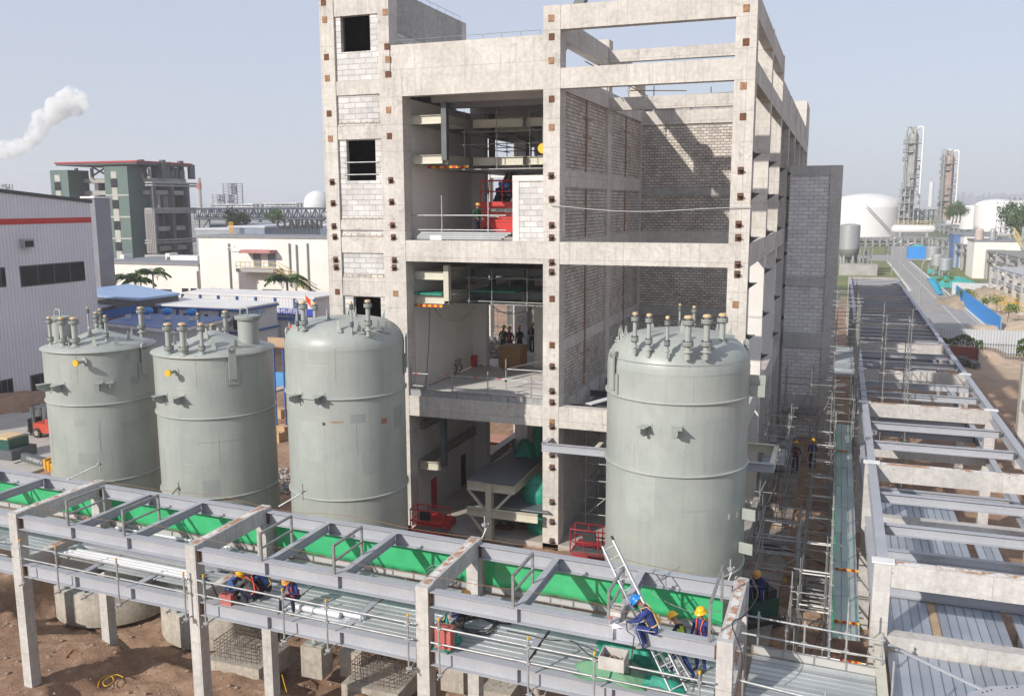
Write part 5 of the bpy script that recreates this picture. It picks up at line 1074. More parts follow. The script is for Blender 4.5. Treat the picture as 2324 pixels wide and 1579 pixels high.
for k, (x, y, w_, lb) in enumerate(((634, 945, .5, 'open wooden crate between the second and third tanks, upper'), (642, 985, .45, 'small wooden crate with red lid between second and third tanks'), (630, 1000, .4, 'low wooden crate on the dirt beside the third tank'))):
    p = oZ(x, y, -15.9); T = thing('wooden_crate', lb, 'crate', p); b = MB().box(p.x-w_, p.y-w_, -15.95, p.x+w_, p.y+w_, -15.3); b.build('box', M('pale_wood', (.50, .33, .18), None, 2, .8), T); MB().box(p.x-w_-.03, p.y-w_-.03, -15.3, p.x+w_+.03, p.y-w_+.1, -15.2).build('batten', M('pale_wood', (1, 1, 1)), T)
T = thing('timber_stack', 'leaning brown timber boards behind the gap beside the third tank', 'timber', oZ(636, 960, -15.9))
for k in range(5): p = oZ(626+k*5, 965, -15.8); plank_mesh((p.x, p.y, -15.8), (p.x+.4, p.y+2.2, -15.1), .18, RUSTL, par=T, name='board')
b = MB()
for _ in range(420): x, y = random.uniform(626, 655), random.uniform(1075, 1130); p = oZ(x, y, -16.2); s_ = random.uniform(.04, .16); b.ball((p.x+random.uniform(-1, 1), p.y, p.z+s_*.4+random.random()*.4), s_, None, 5, .7, .3)
b.build('rubble', M('rubble_grey', (.42, .39, .36), (.30, .28, .26), 2, .9), kind='stuff')

# ================================================================ right side: road, fences, plant
ASPH = M('asphalt', (.33, .315, .295), (.27, .26, .245), .35, .9, bmp=.2, fine=.25); GRASS = M('grass', (.13, .17, .045), (.20, .19, .08), .15, .95, bmp=.5); LINE = M('road_paint', (.62, .62, .60), None, 3, .8)
sheet('road', [(8.5, 112), (19.4, 112), (19.6, 290), (8.5, 290)], -16.96, ASPH); sheet('road', [(-40, 290), (90, 290), (90, 318), (-40, 318)], -16.95, ASPH); sheet('road', [(16, 318), (30, 318), (34, 460), (22, 460)], -16.96, ASPH)
sheet('grass', [(-25, 196), (13.2, 196), (13.2, 286), (-25, 286)], -16.93, GRASS); sheet('grass', [(20.3, 215), (36, 215), (36, 286), (20.3, 286)], -16.93, GRASS); sheet('grass', [(-10, 322), (14, 322), (18, 400), (-10, 400)], -16.93, GRASS); sheet('grass', [(36, 322), (60, 322), (60, 440), (40, 440)], -16.93, GRASS)
MB().box(13.2, 190, -17, 13.5, 286, -16.84).build('kerb', WHT, kind='structure'); MB().box(19.5, 118, -17, 19.8, 286, -16.84).build('kerb', WHT, kind='structure')
def stripe(x0, y0_, x1, y1_): sheet('road_marking', [(x0, y0_), (x1, y0_), (x1, y1_), (x0, y1_)], -16.955, LINE)
stripe(16.6, 130, 16.75, 288); stripe(13.7, 190, 13.85, 288); stripe(19.0, 118, 19.12, 288); stripe(13.7, 318.5, 13.9, 318.6)
for k in range(9): stripe(11.5+k*1.5, 291, 12.2+k*1.5, 293.5); stripe(11.5+k*1.8, 314, 12.2+k*1.8, 316.5)
def fence(name, label, p, q, h, m, step=3, rails=()):
    T = thing(name, label, 'fence', p); p, q = Vector(p), Vector(q); d = (q-p).normalized(); b = MB(); b.bar(p+Vector((0, 0, h/2)), q+Vector((0, 0, h/2)), .05, h); b.build('sheet_panel', m, T); n = max(1, int((q-p).length/step)); s_ = Vector((0, 0, 1)).cross(d)
    for k in range(n+1): c = p.lerp(q, k/n)+s_*.06; MB().box(c.x-.05, c.y-.05, c.z, c.x+.05, c.y+.05, c.z+h+.05).build('post', GALV, T)
    return T
fence('site_fence', 'bright blue sheet-metal hoarding along the road', (19.9, 176, -16.9), (19.9, 128, -16.9), 2.4, BFEN)
T = fence('site_fence', 'white sheet-metal fence closing the end of the road', (7.8, 113, -16.9), (21.2, 113, -16.9), 2.6, WFEN)
fence('site_fence', 'white sheet-metal fence behind the soil mounds, past the blue hoarding', (19.9, 182, -16.9), (36, 178, -16.9), 2.4, WFEN)
T = thing('railing_fence', 'thin dark picket railing overgrown with vines', 'fence', (14, 108, -16.9)); b = MB()
for k in range(70): x = 8+k*.25; b.box(x, 108, -16.9, x+.05, 108.05, -15.1)
for z in (-16.6, -15.3): b.box(8, 107.98, z, 25.5, 108.07, z+.06)
b.build('pickets', STEELD, T)
for x0, x1, lb in ((9, 15.2, 'dark green vine over the fence at the end of the road'), (18.5, 21.5, 'dark green vine at the right end of the picket railing')):
    T = thing('vine', lb, 'vine', (x0, 107.8, -16.9)); b = MB()
    for _ in range(900): x = random.uniform(x0, x1); z = -14.55-abs(random.gauss(0, .45))-(.8 if x > 18 and random.random() < .6 else 0)+.3*math.sin(x*2); p = Vector((x, 107.8+random.uniform(-.3, .3), z)); a = Vector([random.gauss(0, 1) for _ in range(3)]).normalized()*.13; d = a.orthogonal().normalized()*.08; b.add([p-a, p-d, p+a, p+d], [(0, 1, 2, 3)])
    b.build('foliage', LEAF, T, kind='stuff'); MB().path([(x0+.5, 107.9, -16.9), (x0+.9, 107.9, -15.6), ((x0+x1)/2, 107.9, -15)], .04, 5).build('stem', BARK, T)
MAR = M('maroon_board', (.22, .06, .04), (.17, .05, .035), 1, .8)
for k, (x0, x1, y) in enumerate(((9.0, 10.9, 104), (11.6, 14.3, 104))):
    T = thing('panel_stack', ('upright maroon formwork panels nearer the rack, before the vine fence', 'wide maroon formwork panels standing before the vine fence')[k], 'formwork', (x0, y, -17)); MB().box(x0, y, -16.8, x1, y+.3, -15.1).build('panel', MAR, T)
    for x in (x0-.1, x1): MB().box(x, y-.2, -17, x+.1, y+.4, -14.9).build('frame', GALVD, T)
for k, (px, py, n, lb) in enumerate(((2185, 832, 9, 'tall stack of grey scaffold boards beyond the right rack'), (2222, 838, 6, 'lower stack of grey scaffold boards right of the tall stack'))):
    p = oZ(px, py, -17); T = thing('board_stack', lb, 'board stack', p, 'stacks of scaffold boards')
    for j in range(n):
        for i in range(4 if k == 0 else 3): o = plank_mesh((p.x-.6+i*.3+random.uniform(-.03, .03), p.y+random.uniform(-.1, .1), -16.85+j*.1), (p.x-1.1+i*.3, p.y+3.6, -16.85+j*.1), .26, GALVD, par=T, name='board')
T = rail('leaning red and white handrail beside the board stacks', (11, 80, -17), [((10.3, 86, -14.9), (12.2, 70, -15.6)), ((10.3, 86, -15.5), (12.2, 70, -16.2))], [(10.3, 86, -17, -14.8), (11.2, 78, -17, -15.2), (12.2, 70, -17, -15.5)], m=M('pink_white', (.68, .5, .44), None, 2, .6), group=None)
# concrete frame at the right edge
T = thing('concrete_portal', 'two-level concrete portal frame with rusty beam tops at the right edge', 'frame', (11.7, 60, -17)); fy = [56.5, 63.5]; fx = 11.35
for y in fy: MB().box(fx, y, -17.2, fx+.75, y+.8, -10.15).build('column', CONR, T)
for z in (-10.2, -12.4): b = MB().box(fx+.08, fy[0]+.8, z-.75, fx+.62, fy[1], z).build('beam', CONR, T); MB().box(fx+.15, fy[0]+.85, z+.001, fx+.55, fy[1]-.05, z+.008).build('screed', SCREED, b)
for y in fy:
    for z in (-10.35, -12.55): MB().ibeam((fx+.75, y+.4, z-.1), (fx+12, y+.4, z-.1), .4, .25).build('steel_beam', CREAM, T)
MB().poly([(fx+.75, fy[0]+.4, -13.2), (fx+.75, fy[0]+.4, -14.4), (fx+1.5, fy[0]+.4, -13.2)], .1, CONR, (0, 1, 0)).build('corbel', CONR, T)
# shrubs on the mounds and yellow barriers
for k, (px, py, lb) in enumerate(((2262, 690, 'green bush on the soil bank right of the blue hoarding, left of the yellow frames'), (2288, 705, 'larger green weeds on the soil bank beside the yellow frames'), (2200, 668, 'small weed clump behind the blue hoarding'), (2152, 640, 'weeds at the corner of the white fence'))):
    p = oZ(px, py, -15.3); T = thing('shrub', lb, 'shrub', p); leaves(p+Vector((0, 0, .5)), 1.6, 350, .16, (1.6, 1, .5)).build('foliage', LEAFY, T, kind='stuff'); MB().path([(p.x, p.y, -17), (p.x+.1, p.y, -15)], .04, 5).build('stem', BARK, T)
for k, (px, py) in enumerate(((2296, 685), (2312, 700))):
    p = oZ(px, py, -15.2); T = thing('barrier_frame', ('yellow tube barrier frame lying on the soil, farther', 'yellow tube barrier frame lying on the soil, nearer the right edge')[k], 'barrier', p); b = MB()
    for j in range(4): b.tube((p.x-2, p.y+j*.7, -15.6+j*.3), (p.x+2, p.y+j*.7+1, -15.5+j*.3), .05, 5); b.tube((p.x-2+j*1.3, p.y, -15.6), (p.x-2+j*1.3, p.y+2.5, -14.6), .05, 5)
    b.build('tube_frame', YEL, T)
# street lamps
for k, (bx, by, tx, ty, ax, lb) in enumerate(((2086, 690, 2094, 587, 2110, 'street lamp nearest the camera beside the blue hoarding'), (2042, 640, 2049, 552, 2068, 'second street lamp along the road, by the blue skip'), (2023, 626, 2027, 548, 2043, 'third street lamp, at the left kerb of the road'), (2014, 600, 2016, 540, 2030, 'farthest street lamp, before the white storage drum'))):
    p = oZ(bx, by, -17); q_ = oY(tx, ty, p.y); e = oY(ax, ty+1, p.y); T = thing('street_lamp', lb, 'street lamp', p, 'curved street lamps by the road'); h = q_.z+17; MB().path([(p.x, p.y, -17), (p.x, p.y, -17+h*.8), (p.x+(e.x-p.x)*.25, p.y, -17+h*.95), (p.x+(e.x-p.x)*.8, p.y, -17+h)], .1, 7, None, [.12, .09, .07, .06]).build('pole', GALV, T)
    MB().ob((e.x, p.y, -17+h), ((e.x-p.x)*.22, 0, .12), (0, .2, 0), (0, 0, .08)).build('lamp_head', WHT, T)
# green and blue dust sheets lying on the ground
def drape(name, label, pts, z, h, m, n=14):
    T = [oZ(x, y, z) for x, y in pts]; vs = []
    for j in range(n+1):
        for i in range(n+1):
            u, v = i/n, j/n; p = T[0].lerp(T[1], u).lerp(T[3].lerp(T[2], u), v); e = math.sin(math.pi*u)*math.sin(math.pi*v); vs.append((p.x+random.uniform(-.1, .1), p.y, z+.03+h*e*(.4+.6*random.random())))
    vs2 = [(a, b_, c-.03) for a, b_, c in vs]; k = n+1; K = len(vs); fs = []
    for j in range(n):
        for i in range(n): a = j*k+i; fs += [(a, a+1, a+k+1, a+k), (K+a+1, K+a, K+a+k, K+a+k+1)]
    for i in range(n): fs += [(i+1, i, K+i, K+i+1), (n*k+i, n*k+i+1, K+n*k+i+1, K+n*k+i), (i*k, (i+1)*k, K+(i+1)*k, K+i*k), ((i+1)*k+n, i*k+n, K+i*k+n, K+(i+1)*k+n)]
    o = MB().add(vs+vs2, fs, None, True).build(name, m); return tag(o, label, 'tarpaulin')
TQ = M('turquoise_net', (.06, .45, .38), (.04, .36, .33), .4, .8, bmp=.4)
drape('dust_sheet', 'turquoise dust sheet spread beside the road near the small tanks', [(2106, 628), (2180, 628), (2250, 655), (2130, 655)], -16.9, 1.4, TQ); drape('dust_sheet', 'blue dust sheet along the kerb before the turquoise one', [(2104, 632), (2125, 632), (2140, 668), (2128, 668)], -16.8, .8, M('bright_blue_net', (.03, .38, .60), None, .5, .8)); drape('dust_sheet', 'small turquoise sheet behind the red hydrant', [(2106, 612), (2122, 612), (2126, 620), (2104, 620)], -16.9, .8, TQ)
T, *_ = bpx('skip_container', 'bright blue open container with rubbish by the road junction', 2061, 2103, 561, 300, 5, BLUEC, -17, 'container'); a = oY(2070, 559, 300); drape('dust_sheet', 'green and red sheets heaped inside the blue container', [(2068, 560), (2100, 560), (2100, 558), (2068, 558)], a.z-.8, .8, TQ, 8)
# tanks and columns of the plant beyond
vt('white_tank', 'large white storage tank with domed roof behind the annex', 1962, 146, 470, 540, 430, M('tank_white', (.72, .71, .70), (.66, .65, .64), .05, .6, streak=.15), 'storage tank', 28, 'white storage tanks', 48)
vt('white_tank', 'white storage tank on the right with a stair, larger of the pair', 2256, 74, 466, 525, 420, MATS['tank_white'], 'storage tank', 12, 'white storage tanks', 40); vt('white_tank', 'white storage tank left of the larger right-hand tank', 2205, 44, 472, 520, 450, MATS['tank_white'], 'storage tank', 6, 'white storage tanks', 40)
def stairrun(T, x0, y0_, x1, y1_, Y): a, c = oY(x0, y0_, Y), oY(x1, y1_, Y); b = MB(); [b.tube((a.x, Y, a.z+z), (c.x, Y, c.z+z), .13, 4) for z in (0, 1.1)]; b.build('stair', GALVD, T)
T = thing('tank_stair', 'pale spiral stair climbing the large white tank', 'stair', oY(1990, 480, 412)); stairrun(T, 1965, 470, 2020, 528, 412)
for k, (x, w_, yt, yb_, Y) in enumerate(((2117, 27, 562, 590, 248), (2126, 22, 580, 603, 232), (2145, 23, 589, 613, 218))):
    T, a, r_, t_ = vt('small_tank', ('small grey tank farthest from the camera, beside the pipe rack', 'small grey tank in the middle of the three by the pipe rack', 'small grey tank nearest the turquoise sheet')[k], x, w_, yt, yb_, Y, GALV, 'tank', 4, 'small grey tanks by the pipe rack')
    for j in range(4): an = j*1.57+.8; MB().box(a.x+r_*.7*math.cos(an)-.15, a.y+r_*.7*math.sin(an)-.15, -17, a.x+r_*.7*math.cos(an)+.15, a.y+r_*.7*math.sin(an)+.15, a.z).build('leg', GALVD, T)
T, a, r_, t_ = vt('silo', 'grey silo on stubby legs right of the annex', 1927, 40, 512, 565, 235, GALV, 'silo', 4); MB().lathe([(r_, 0), (r_*.9, -1.5), (r_*.3, -2.5)], (a.x, a.y, a.z), 24).build('hopper', GALVD, T)
for j in range(5): an = j*1.257+.3; MB().cyl((a.x+r_*.75*math.cos(an), a.y+r_*.75*math.sin(an)), .35, -17, a.z, 8).build('leg', GALV, T)
lattice('process_structure', 'open steel frame around the foot of the silo', 1965, 30, 560, 600, 232, 3, GALVD, 'frame', 2)
bpx('plinth_block', 'long grey plinth under the silo', 1905, 1992, 601, 226, 6, CONG, -17, 'plinth')
MET = M('column_metal', (.34, .33, .31), (.24, .235, .22), .4, .5, streak=.3); RSC = M('column_rusty', (.36, .29, .25), (.25, .17, .13), .4, .7)
def column(label, x, w_, yt, yb_, Y, m, lean=0):
    T, a, r_, t_ = vt('distillation_column', label, x, w_, yt, yb_, Y, m, 'column', w_*.6, None, 20); H = t_-a.z; pl = MB()
    for k in range(9):
        z = a.z+H*(.12+.1*k); an = k*1.1; pl.lathe([(r_*1.02, 0), (r_*1.9, 0), (r_*1.9, .35), (r_*1.02, .35)], (a.x, a.y, z), 14, a0=an, a1=an+3.3); 
        for j in range(6): t = an+3.3*j/5; pl.tube((a.x+r_*1.85*math.cos(t), a.y+r_*1.85*math.sin(t), z), (a.x+r_*1.85*math.cos(t), a.y+r_*1.85*math.sin(t), z+1.6), .12, 4)
        pl.lathe([(r_*1.86, 1.5), (r_*1.9, 1.7)], (a.x, a.y, z), 14, a0=an, a1=an+3.3)
    pl.build('platform', GALVD, T)
    for s_, m2, rr_ in ((1.6, WHT, .22), (-1.3, GALVD, .2), (.2, m, .3)):
        MB().path([(a.x+r_*.2*s_, a.y-r_, t_+r_), (a.x+r_*.5*s_, a.y-r_, t_+r_*2), (a.x+r_*s_, a.y-r_*1.2, t_+r_*2), (a.x+r_*s_*1.1, a.y-r_*1.2, t_+r_), (a.x+r_*s_*1.1, a.y-r_*1.2, a.z)], rr_*r_, 7).build('riser_pipe', m2, T)
column('tall grey distillation column with ringed platforms and bent top pipes', 2061, 19, 312, 505, 420, MET); column('rust-streaked distillation column right of the tall grey one', 2147, 16, 362, 500, 520, RSC); column('slimmer pale column touching the rust-streaked one', 2136, 10, 352, 500, 530, MET)
vt('chimney', 'short pale stack between the two distillation columns', 2111, 9, 413, 470, 800, WP, 'chimney')
lattice('process_structure', 'tall braced steel frame around the base of the tall column', 2058, 38, 428, 510, 412, 3, GALV, 'frame', 5); lattice('process_structure', 'wide braced process frame right of the tall column base', 2100, 46, 475, 515, 418, 4, GALVD, 'frame', 3); lattice('pipe_tower', 'white lattice pipe tower in front of the right-hand tank', 2292, 52, 470, 530, 330, 4, WP, 'tower', 4); lattice('pipe_tower', 'slim green-grey tower at the right edge', 2322, 12, 515, 590, 240, 2, GALV, 'tower', 4)
T = thing('storage_drum', 'long white horizontal storage drum with a yellow railed platform', 'storage drum', oY(2073, 540, 400)); a, c = oY(2030, 520, 400), oY(2117, 520, 400); k = 400*1.0/FPX*9; b = MB(); prof = [(-k*.7, .01), (-k*.5, k*.6), (0, k), (c.x-a.x, k), (c.x-a.x+k*.5, k*.6), (c.x-a.x+k*.7, .01)]; n = 20
vs = [(a.x+x, 400+r_*math.cos(6.2832*i/n), a.z+r_*math.sin(6.2832*i/n)) for x, r_ in prof for i in range(n)]; b.add(vs, [(j*n+i, j*n+(i+1) % n, (j+1)*n+(i+1) % n, (j+1)*n+i) for j in range(5) for i in range(n)], None, True); b.build('shell', MATS['tank_white'], T)
for t in (.15, .85): MB().box(a.x+(c.x-a.x)*t-.5, 399, -17, a.x+(c.x-a.x)*t+.5, 401, a.z-k*.6).build('saddle', CONG, T)
b = MB(); z = a.z+k
for j in range(13): x = a.x+(c.x-a.x)*j/12; b.box(x, 398.6, z, x+.12, 398.75, z+1.6)
for zz in (0, .8, 1.6): b.box(a.x, 398.6, z+zz, c.x, 398.75, z+zz+.12)
b.build('platform_rail', YR, T)
T, a, r_, t_ = vt('small_tank', 'small tan drum on its end behind the process frames', 2163, 22, 478, 486, 560, M('tan_drum', (.5, .42, .35), None, 1, .7), 'tank')
# pipe racks of the plant
def prack(label, p, q, wid, zt, n, m, mc, zb_=-17., pipes=5):
    T = thing('pipe_rack', label, 'pipe rack', p); p, q = Vector(p), Vector(q); d = (q-p).normalized(); s_ = Vector((d.y, -d.x, 0))
    for k in range(n+1):
        c = p.lerp(q, k/n); b = MB()
        for e in (0, wid): MB().ob(c+s_*e+Vector((0, 0, (zt+zb_)/2-c.z)), d*.3, s_*.3, Vector((0, 0, (zt-zb_)/2))).build('leg', mc, T)
        for zz in (0, -1.9): MB().bar(c+Vector((0, 0, zt-.3+zz-c.z)), c+s_*wid+Vector((0, 0, zt-.3+zz-c.z)), .4, .55).build('cross_beam', mc, T)
    for zz in (-.15, -2.1):
        for e in (0, wid): MB().ibeam(p+s_*e+Vector((0, 0, zt+zz-p.z)), q+s_*e+Vector((0, 0, zt+zz-p.z)), .5, .35, .06, .05).build('main_beam', m, T)
    g_ = MB(); nn = int((q-p).length/2.6)
    for k in range(nn): c = p.lerp(q, (k+.5)/nn); g_.bar(c+Vector((0, 0, zt+.05-c.z)), c+s_*wid+Vector((0, 0, zt+.05-c.z)), .22, .2)
    g_.build('rung_beams', m, T, kind='stuff'); b = MB()
    for k in range(pipes): e = wid*(k+.5)/pipes; b.tube(p+s_*e+Vector((0, 0, zt-1.2-p.z)), q+s_*e+Vector((0, 0, zt-1.2-p.z)), .16+.08*(k % 2), 6)
    if pipes: b.build('pipes', GALV, T, kind='stuff')
fp, fq = oZ(2247, 603, -11.3), oZ(2420, 652, -11.3)
prack('grey plant pipe rack running from the junction to the right edge', oZ(2117, 540, -10.6), oZ(2345, 592, -10.6), -9, -10.6, 12, GALVD, CONG)
prack('newer white pipe rack on white columns over the soil mounds', oZ(2252, 606, -11), oZ(2420, 652, -11), -7, -11, 8, STEEL, CONR, pipes=0)
prack('long grey pipe rack crossing behind the road junction', oZ(1900, 541, -13.7), oZ(2125, 539, -13.7), -7, -13.7, 14, GALV, CONG)
prack('low pipe rack behind the white storage drum', oZ(1905, 512, -13.5), oZ(2120, 514, -13.5), -7, -13.5, 10, GALV, CONG); prack('low pipe rack running back to the right-hand tanks', oZ(2125, 508, -12.5), oZ(2240, 532, -12.5), -8, -12.5, 9, GALV, CONG)
for k, (x0, x1, yt, Y, m_, lb) in enumerate(((2165, 2260, 533, 262, M('blue_edge_roof', (.08, .16, .34), None, .3, .6), 'low blue-roofed hut behind the plant pipe rack'), (2188, 2262, 537, 255, WALLW, 'low white hall behind the plant pipe rack'), (2212, 2330, 549, 225, WALLW, 'long low white building with a dark roof edge at the right'), (2152, 2230, 466, 640, WP, 'white far hall between trees on the right'), (2240, 2330, 455, 900, WP, 'pale far shed line behind the right-hand tanks'))): bpx('plant_hall', lb, x0, x1, yt, Y, 12, m_, cop=COPG)
for x, y, Y, h, r_, lb in ((2163, 480, 380, 8, 3.6, 'dark bushy tree left of the right-hand tanks'), (2180, 478, 390, 8, 3.6, 'dark tree beside the white tank on the right'), (2172, 474, 400, 9, 3.4, 'taller dark tree between two bushy ones'), (2308, 475, 300, 13, 5, 'big dark tree at the right edge behind the pipe tower'), (2322, 490, 290, 13, 5, 'dark tree cut by the right picture edge'), (2140, 470, 520, 7, 3, 'round tree between the distillation columns')): p = oY(x, y-8, Y); tree(lb, (p.x, Y, p.z-h+2), h, r_, LEAF, 800, 'trees in the plant beyond the road')
for k, (px, w_) in enumerate(((2270, 8), (2300, 6))): vt('vent_vessel', ('small domed vessel on the white building roof', 'small vessel with vent on the white building roof, farther right')[k], px-48, w_*2, 524, 545, 228, GALV if k else M('pink_vessel', (.5, .40, .36), None, 1, .8), 'vessel', 5)
T = thing('roof_stair', 'yellow stair against the white building at the right edge', 'stair', oY(2308, 540, 220))
b = MB(); a, c = oY(2300, 532, 220), oY(2318, 560, 220); b.tube((a.x, 220, a.z), (c.x, 220, c.z), .2, 4); b.tube((a.x, 220, a.z+1.4), (c.x, 220, c.z+1.4), .15, 4)
for j in range(8): t = j/7; b.box(a.x+(c.x-a.x)*t-.05, 219.9, a.z+(c.z-a.z)*t, a.x+(c.x-a.x)*t+.05, 220.0, a.z+(c.z-a.z)*t+1.4)
b.build('flight', YR, T)
# far city
CITY = M('far_city', (.26, .27, .30), (.20, .21, .24), .01, .9)
for k in range(34):
    x = 2150+k*5.6; a = oY(x, 456, 2300); w_ = random.uniform(3.0, 5.0); h = random.uniform(8, 19) if k > 2 else 7
    T = thing('tower_block', 'one of the faint far tower blocks on the hazy skyline, upper right', 'tower block', (a.x, 2300, -17), 'faint far tower blocks'); MB().box(a.x-w_/2, 2300, -17, a.x+w_/2, 2312, a.z+h).build('block', CITY, T); MB().box(a.x-w_/5, 2300, a.z+h, a.x+w_/5, 2306, a.z+h+1.5).build('roof_hut', CITY, T)
hb = MB(); hp = []
for k in range(41): x = -2600+k*130; hp.append((x, 2550, 2+12*abs(math.sin(k*.7)*math.sin(k*.23+1)))); 
hb.add([p for p in hp]+[(p[0], 2550, -20) for p in hp]+[(p[0], 2580, p[2]) for p in hp]+[(p[0], 2580, -20) for p in hp], [(i, i+1, 41+i+1, 41+i) for i in range(40)]+[(i+1, i, 82+i, 82+i+1) for i in range(40)]); hb.build('hills', FG, kind='structure')
# ================================================================ steam
def steam(label, puffs, dens):
    me = bpy.data.meshes.new('t'); b = MB()
    for x, y, z, r_ in puffs: b.ball((x, y, z), r_, None, 14)
    me.from_pydata(b.v, [], b.f); o = bpy.data.objects.new('t', me); C.objects.link(o); mo = o.modifiers.new('r', 'REMESH'); mo.mode = 'VOXEL'; mo.voxel_size = max(.25, min(p[3] for p in puffs)*.35); bpy.context.view_layer.update()
    m2 = bpy.data.meshes.new_from_object(o.evaluated_get(bpy.context.evaluated_depsgraph_get())); bpy.data.objects.remove(o); s = bpy.data.objects.new('steam_plume', m2); C.objects.link(s)
    m = bpy.data.materials.new('steam'); m.use_nodes = True; t = m.node_tree; t.nodes.clear(); v = N(t, 'VolumePrincipled'); v.inputs['Color'].default_value = (1, 1, 1, 1); v  .inputs['Anisotropy'].default_value = 0; ou = N(t, 'OutputMaterial'); L(t, v.outputs[0], ou.inputs[1]); p = pos(t)
    mu = N(t, 'Math', operation='MULTIPLY', i1=dens); L(t, ramp(t, noise(t, p, .34, 8, .72), .43, .60), mu.inputs[0]); L(t, mu.outputs[0], v.inputs['Density'])
    m2.materials.clear(); m2.materials.append(m); tag(s, label, 'steam', None, 'stuff'); return s
Ys = 250; pf = []
for x, y, w_ in ((-30, 362, 22), (-5, 350, 22), (15, 340, 26), (38, 335, 24), (58, 330, 20), (75, 312, 22), (88, 292, 24), (98, 270, 26), (85, 262, 16), (118, 262, 26), (135, 245, 32), (120, 238, 20), (155, 232, 34), (178, 228, 26), (160, 212, 20), (172, 243, 24), (192, 240, 14)): p = oY(x, y, Ys+random.uniform(-2, 2)); pf.append((p.x, p.y, p.z, w_*.85*Ys*1.35/FPX))
steam('white steam plume drifting up at the left edge of the sky', pf, .75)
# ================================================================ people
SKIN = M('skin', (.36, .20, .13), (.30, .165, .11), 6, .6); GLOVE = M('glove', (.55, .52, .46), None, 6, .9); BOOT = M('boot', (.05, .045, .04), None, 5, .8); BOOTG = M('boot_grey', (.30, .28, .25), None, 5, .8)
COV = M('coverall_blue', (.028, .05, .22), (.016, .028, .13), 5, .85, bmp=.6); COVL = M('work_blue', (.05, .11, .30), (.035, .08, .22), 5, .85, bmp=.6); NAVY = M('navy', (.012, .014, .04), (.008, .009, .025), 5, .9, bmp=.5); GREYJ = M('grey_jacket', (.085, .085, .09), (.06, .06, .065), 5, .9, bmp=.5); LIME = M('lime_vest', (.42, .60, .05), None, 5, .7); DGREEN = M('green_coat', (.01, .09, .04), None, 5, .8, bmp=.6)
HY, HO, HB, HL = M('helmet_yellow', (.80, .46, .01), (.75, .42, .01), 4, .3), M('helmet_orange', (.68, .36, .10), (.60, .31, .08), 4, .35), M('helmet_blue', (.01, .20, .62), None, 4, .3), M('helmet_lime', (.60, .68, .02), None, 4, .3)
STRAP = M('harness_orange', (.80, .12, .05), None, 4, .7); STRAPY = M('harness_tan', (.55, .38, .14), None, 4, .7); REFL = M('reflective', (.5, .5, .5), None, 4, .4)
POSES = {
 'stand': dict(pel=(0, 0, .93), ch=(0, .03, 1.28), nk=(0, .03, 1.47), hd=(0, .06, 1.60), kn=((-.11, .03, .5), (.11, .03, .5)), an=((-.12, -.02, .09), (.12, 0, .09)), el=((-.27, -.02, 1.15), (.27, -.02, 1.15)), wr=((-.2, .2, 1.0), (.2, .2, 1.0))),
 'walk': dict(pel=(0, 0, .90), ch=(0, .10, 1.24), nk=(0, .15, 1.42), hd=(0, .24, 1.53), kn=((-.11, .22, .52), (.11, -.02, .5)), an=((-.12, .24, .10), (.12, -.30, .12)), el=((-.27, .15, 1.08), (.27, .05, 1.08)), wr=((-.16, .42, .98), (.18, .36, .95))),
 'bend': dict(pel=(0, -.1, .86), ch=(0, .22, 1.16), nk=(0, .36, 1.26), hd=(0, .50, 1.28), kn=((-.13, .16, .50), (.12, -.1, .46)), an=((-.14, .12, .10), (.14, -.32, .10)), el=((-.24, .40, .98), (.24, .42, .98)), wr=((-.12, .55, .78), (.12, .56, .78))),
 'squat': dict(pel=(0, -.12, .24), ch=(0, .10, .62), nk=(0, .20, .78), hd=(0, .31, .88), kn=((-.19, .34, .46), (.19, .34, .46)), an=((-.16, .06, .09), (.16, .06, .09)), el=((-.26, .34, .50), (.26, .34, .50)), wr=((-.10, .52, .42), (.10, .52, .42))),
 'sit': dict(pel=(0, 0, .42), ch=(0, .16, .78), nk=(0, .24, .94), hd=(0, .35, 1.04), kn=((-.22, .42, .46), (.22, .42, .46)), an=((-.24, .40, .09), (.22, .48, .09)), el=((-.28, .26, .62), (.28, .26, .62)), wr=((-.10, .40, .66), (.10, .42, .64))),
 'weld': dict(pel=(0, 0, .13), ch=(0, .20, .48), nk=(0, .29, .64), hd=(0, .42, .74), kn=((-.10, .44, .12), (.12, .40, .10)), an=((-.10, .28, -.33), (.12, .22, -.34)), el=((-.24, .40, .36), (.26, .36, .30)), wr=((-.05, .68, .24), (.14, .55, .18))),
}
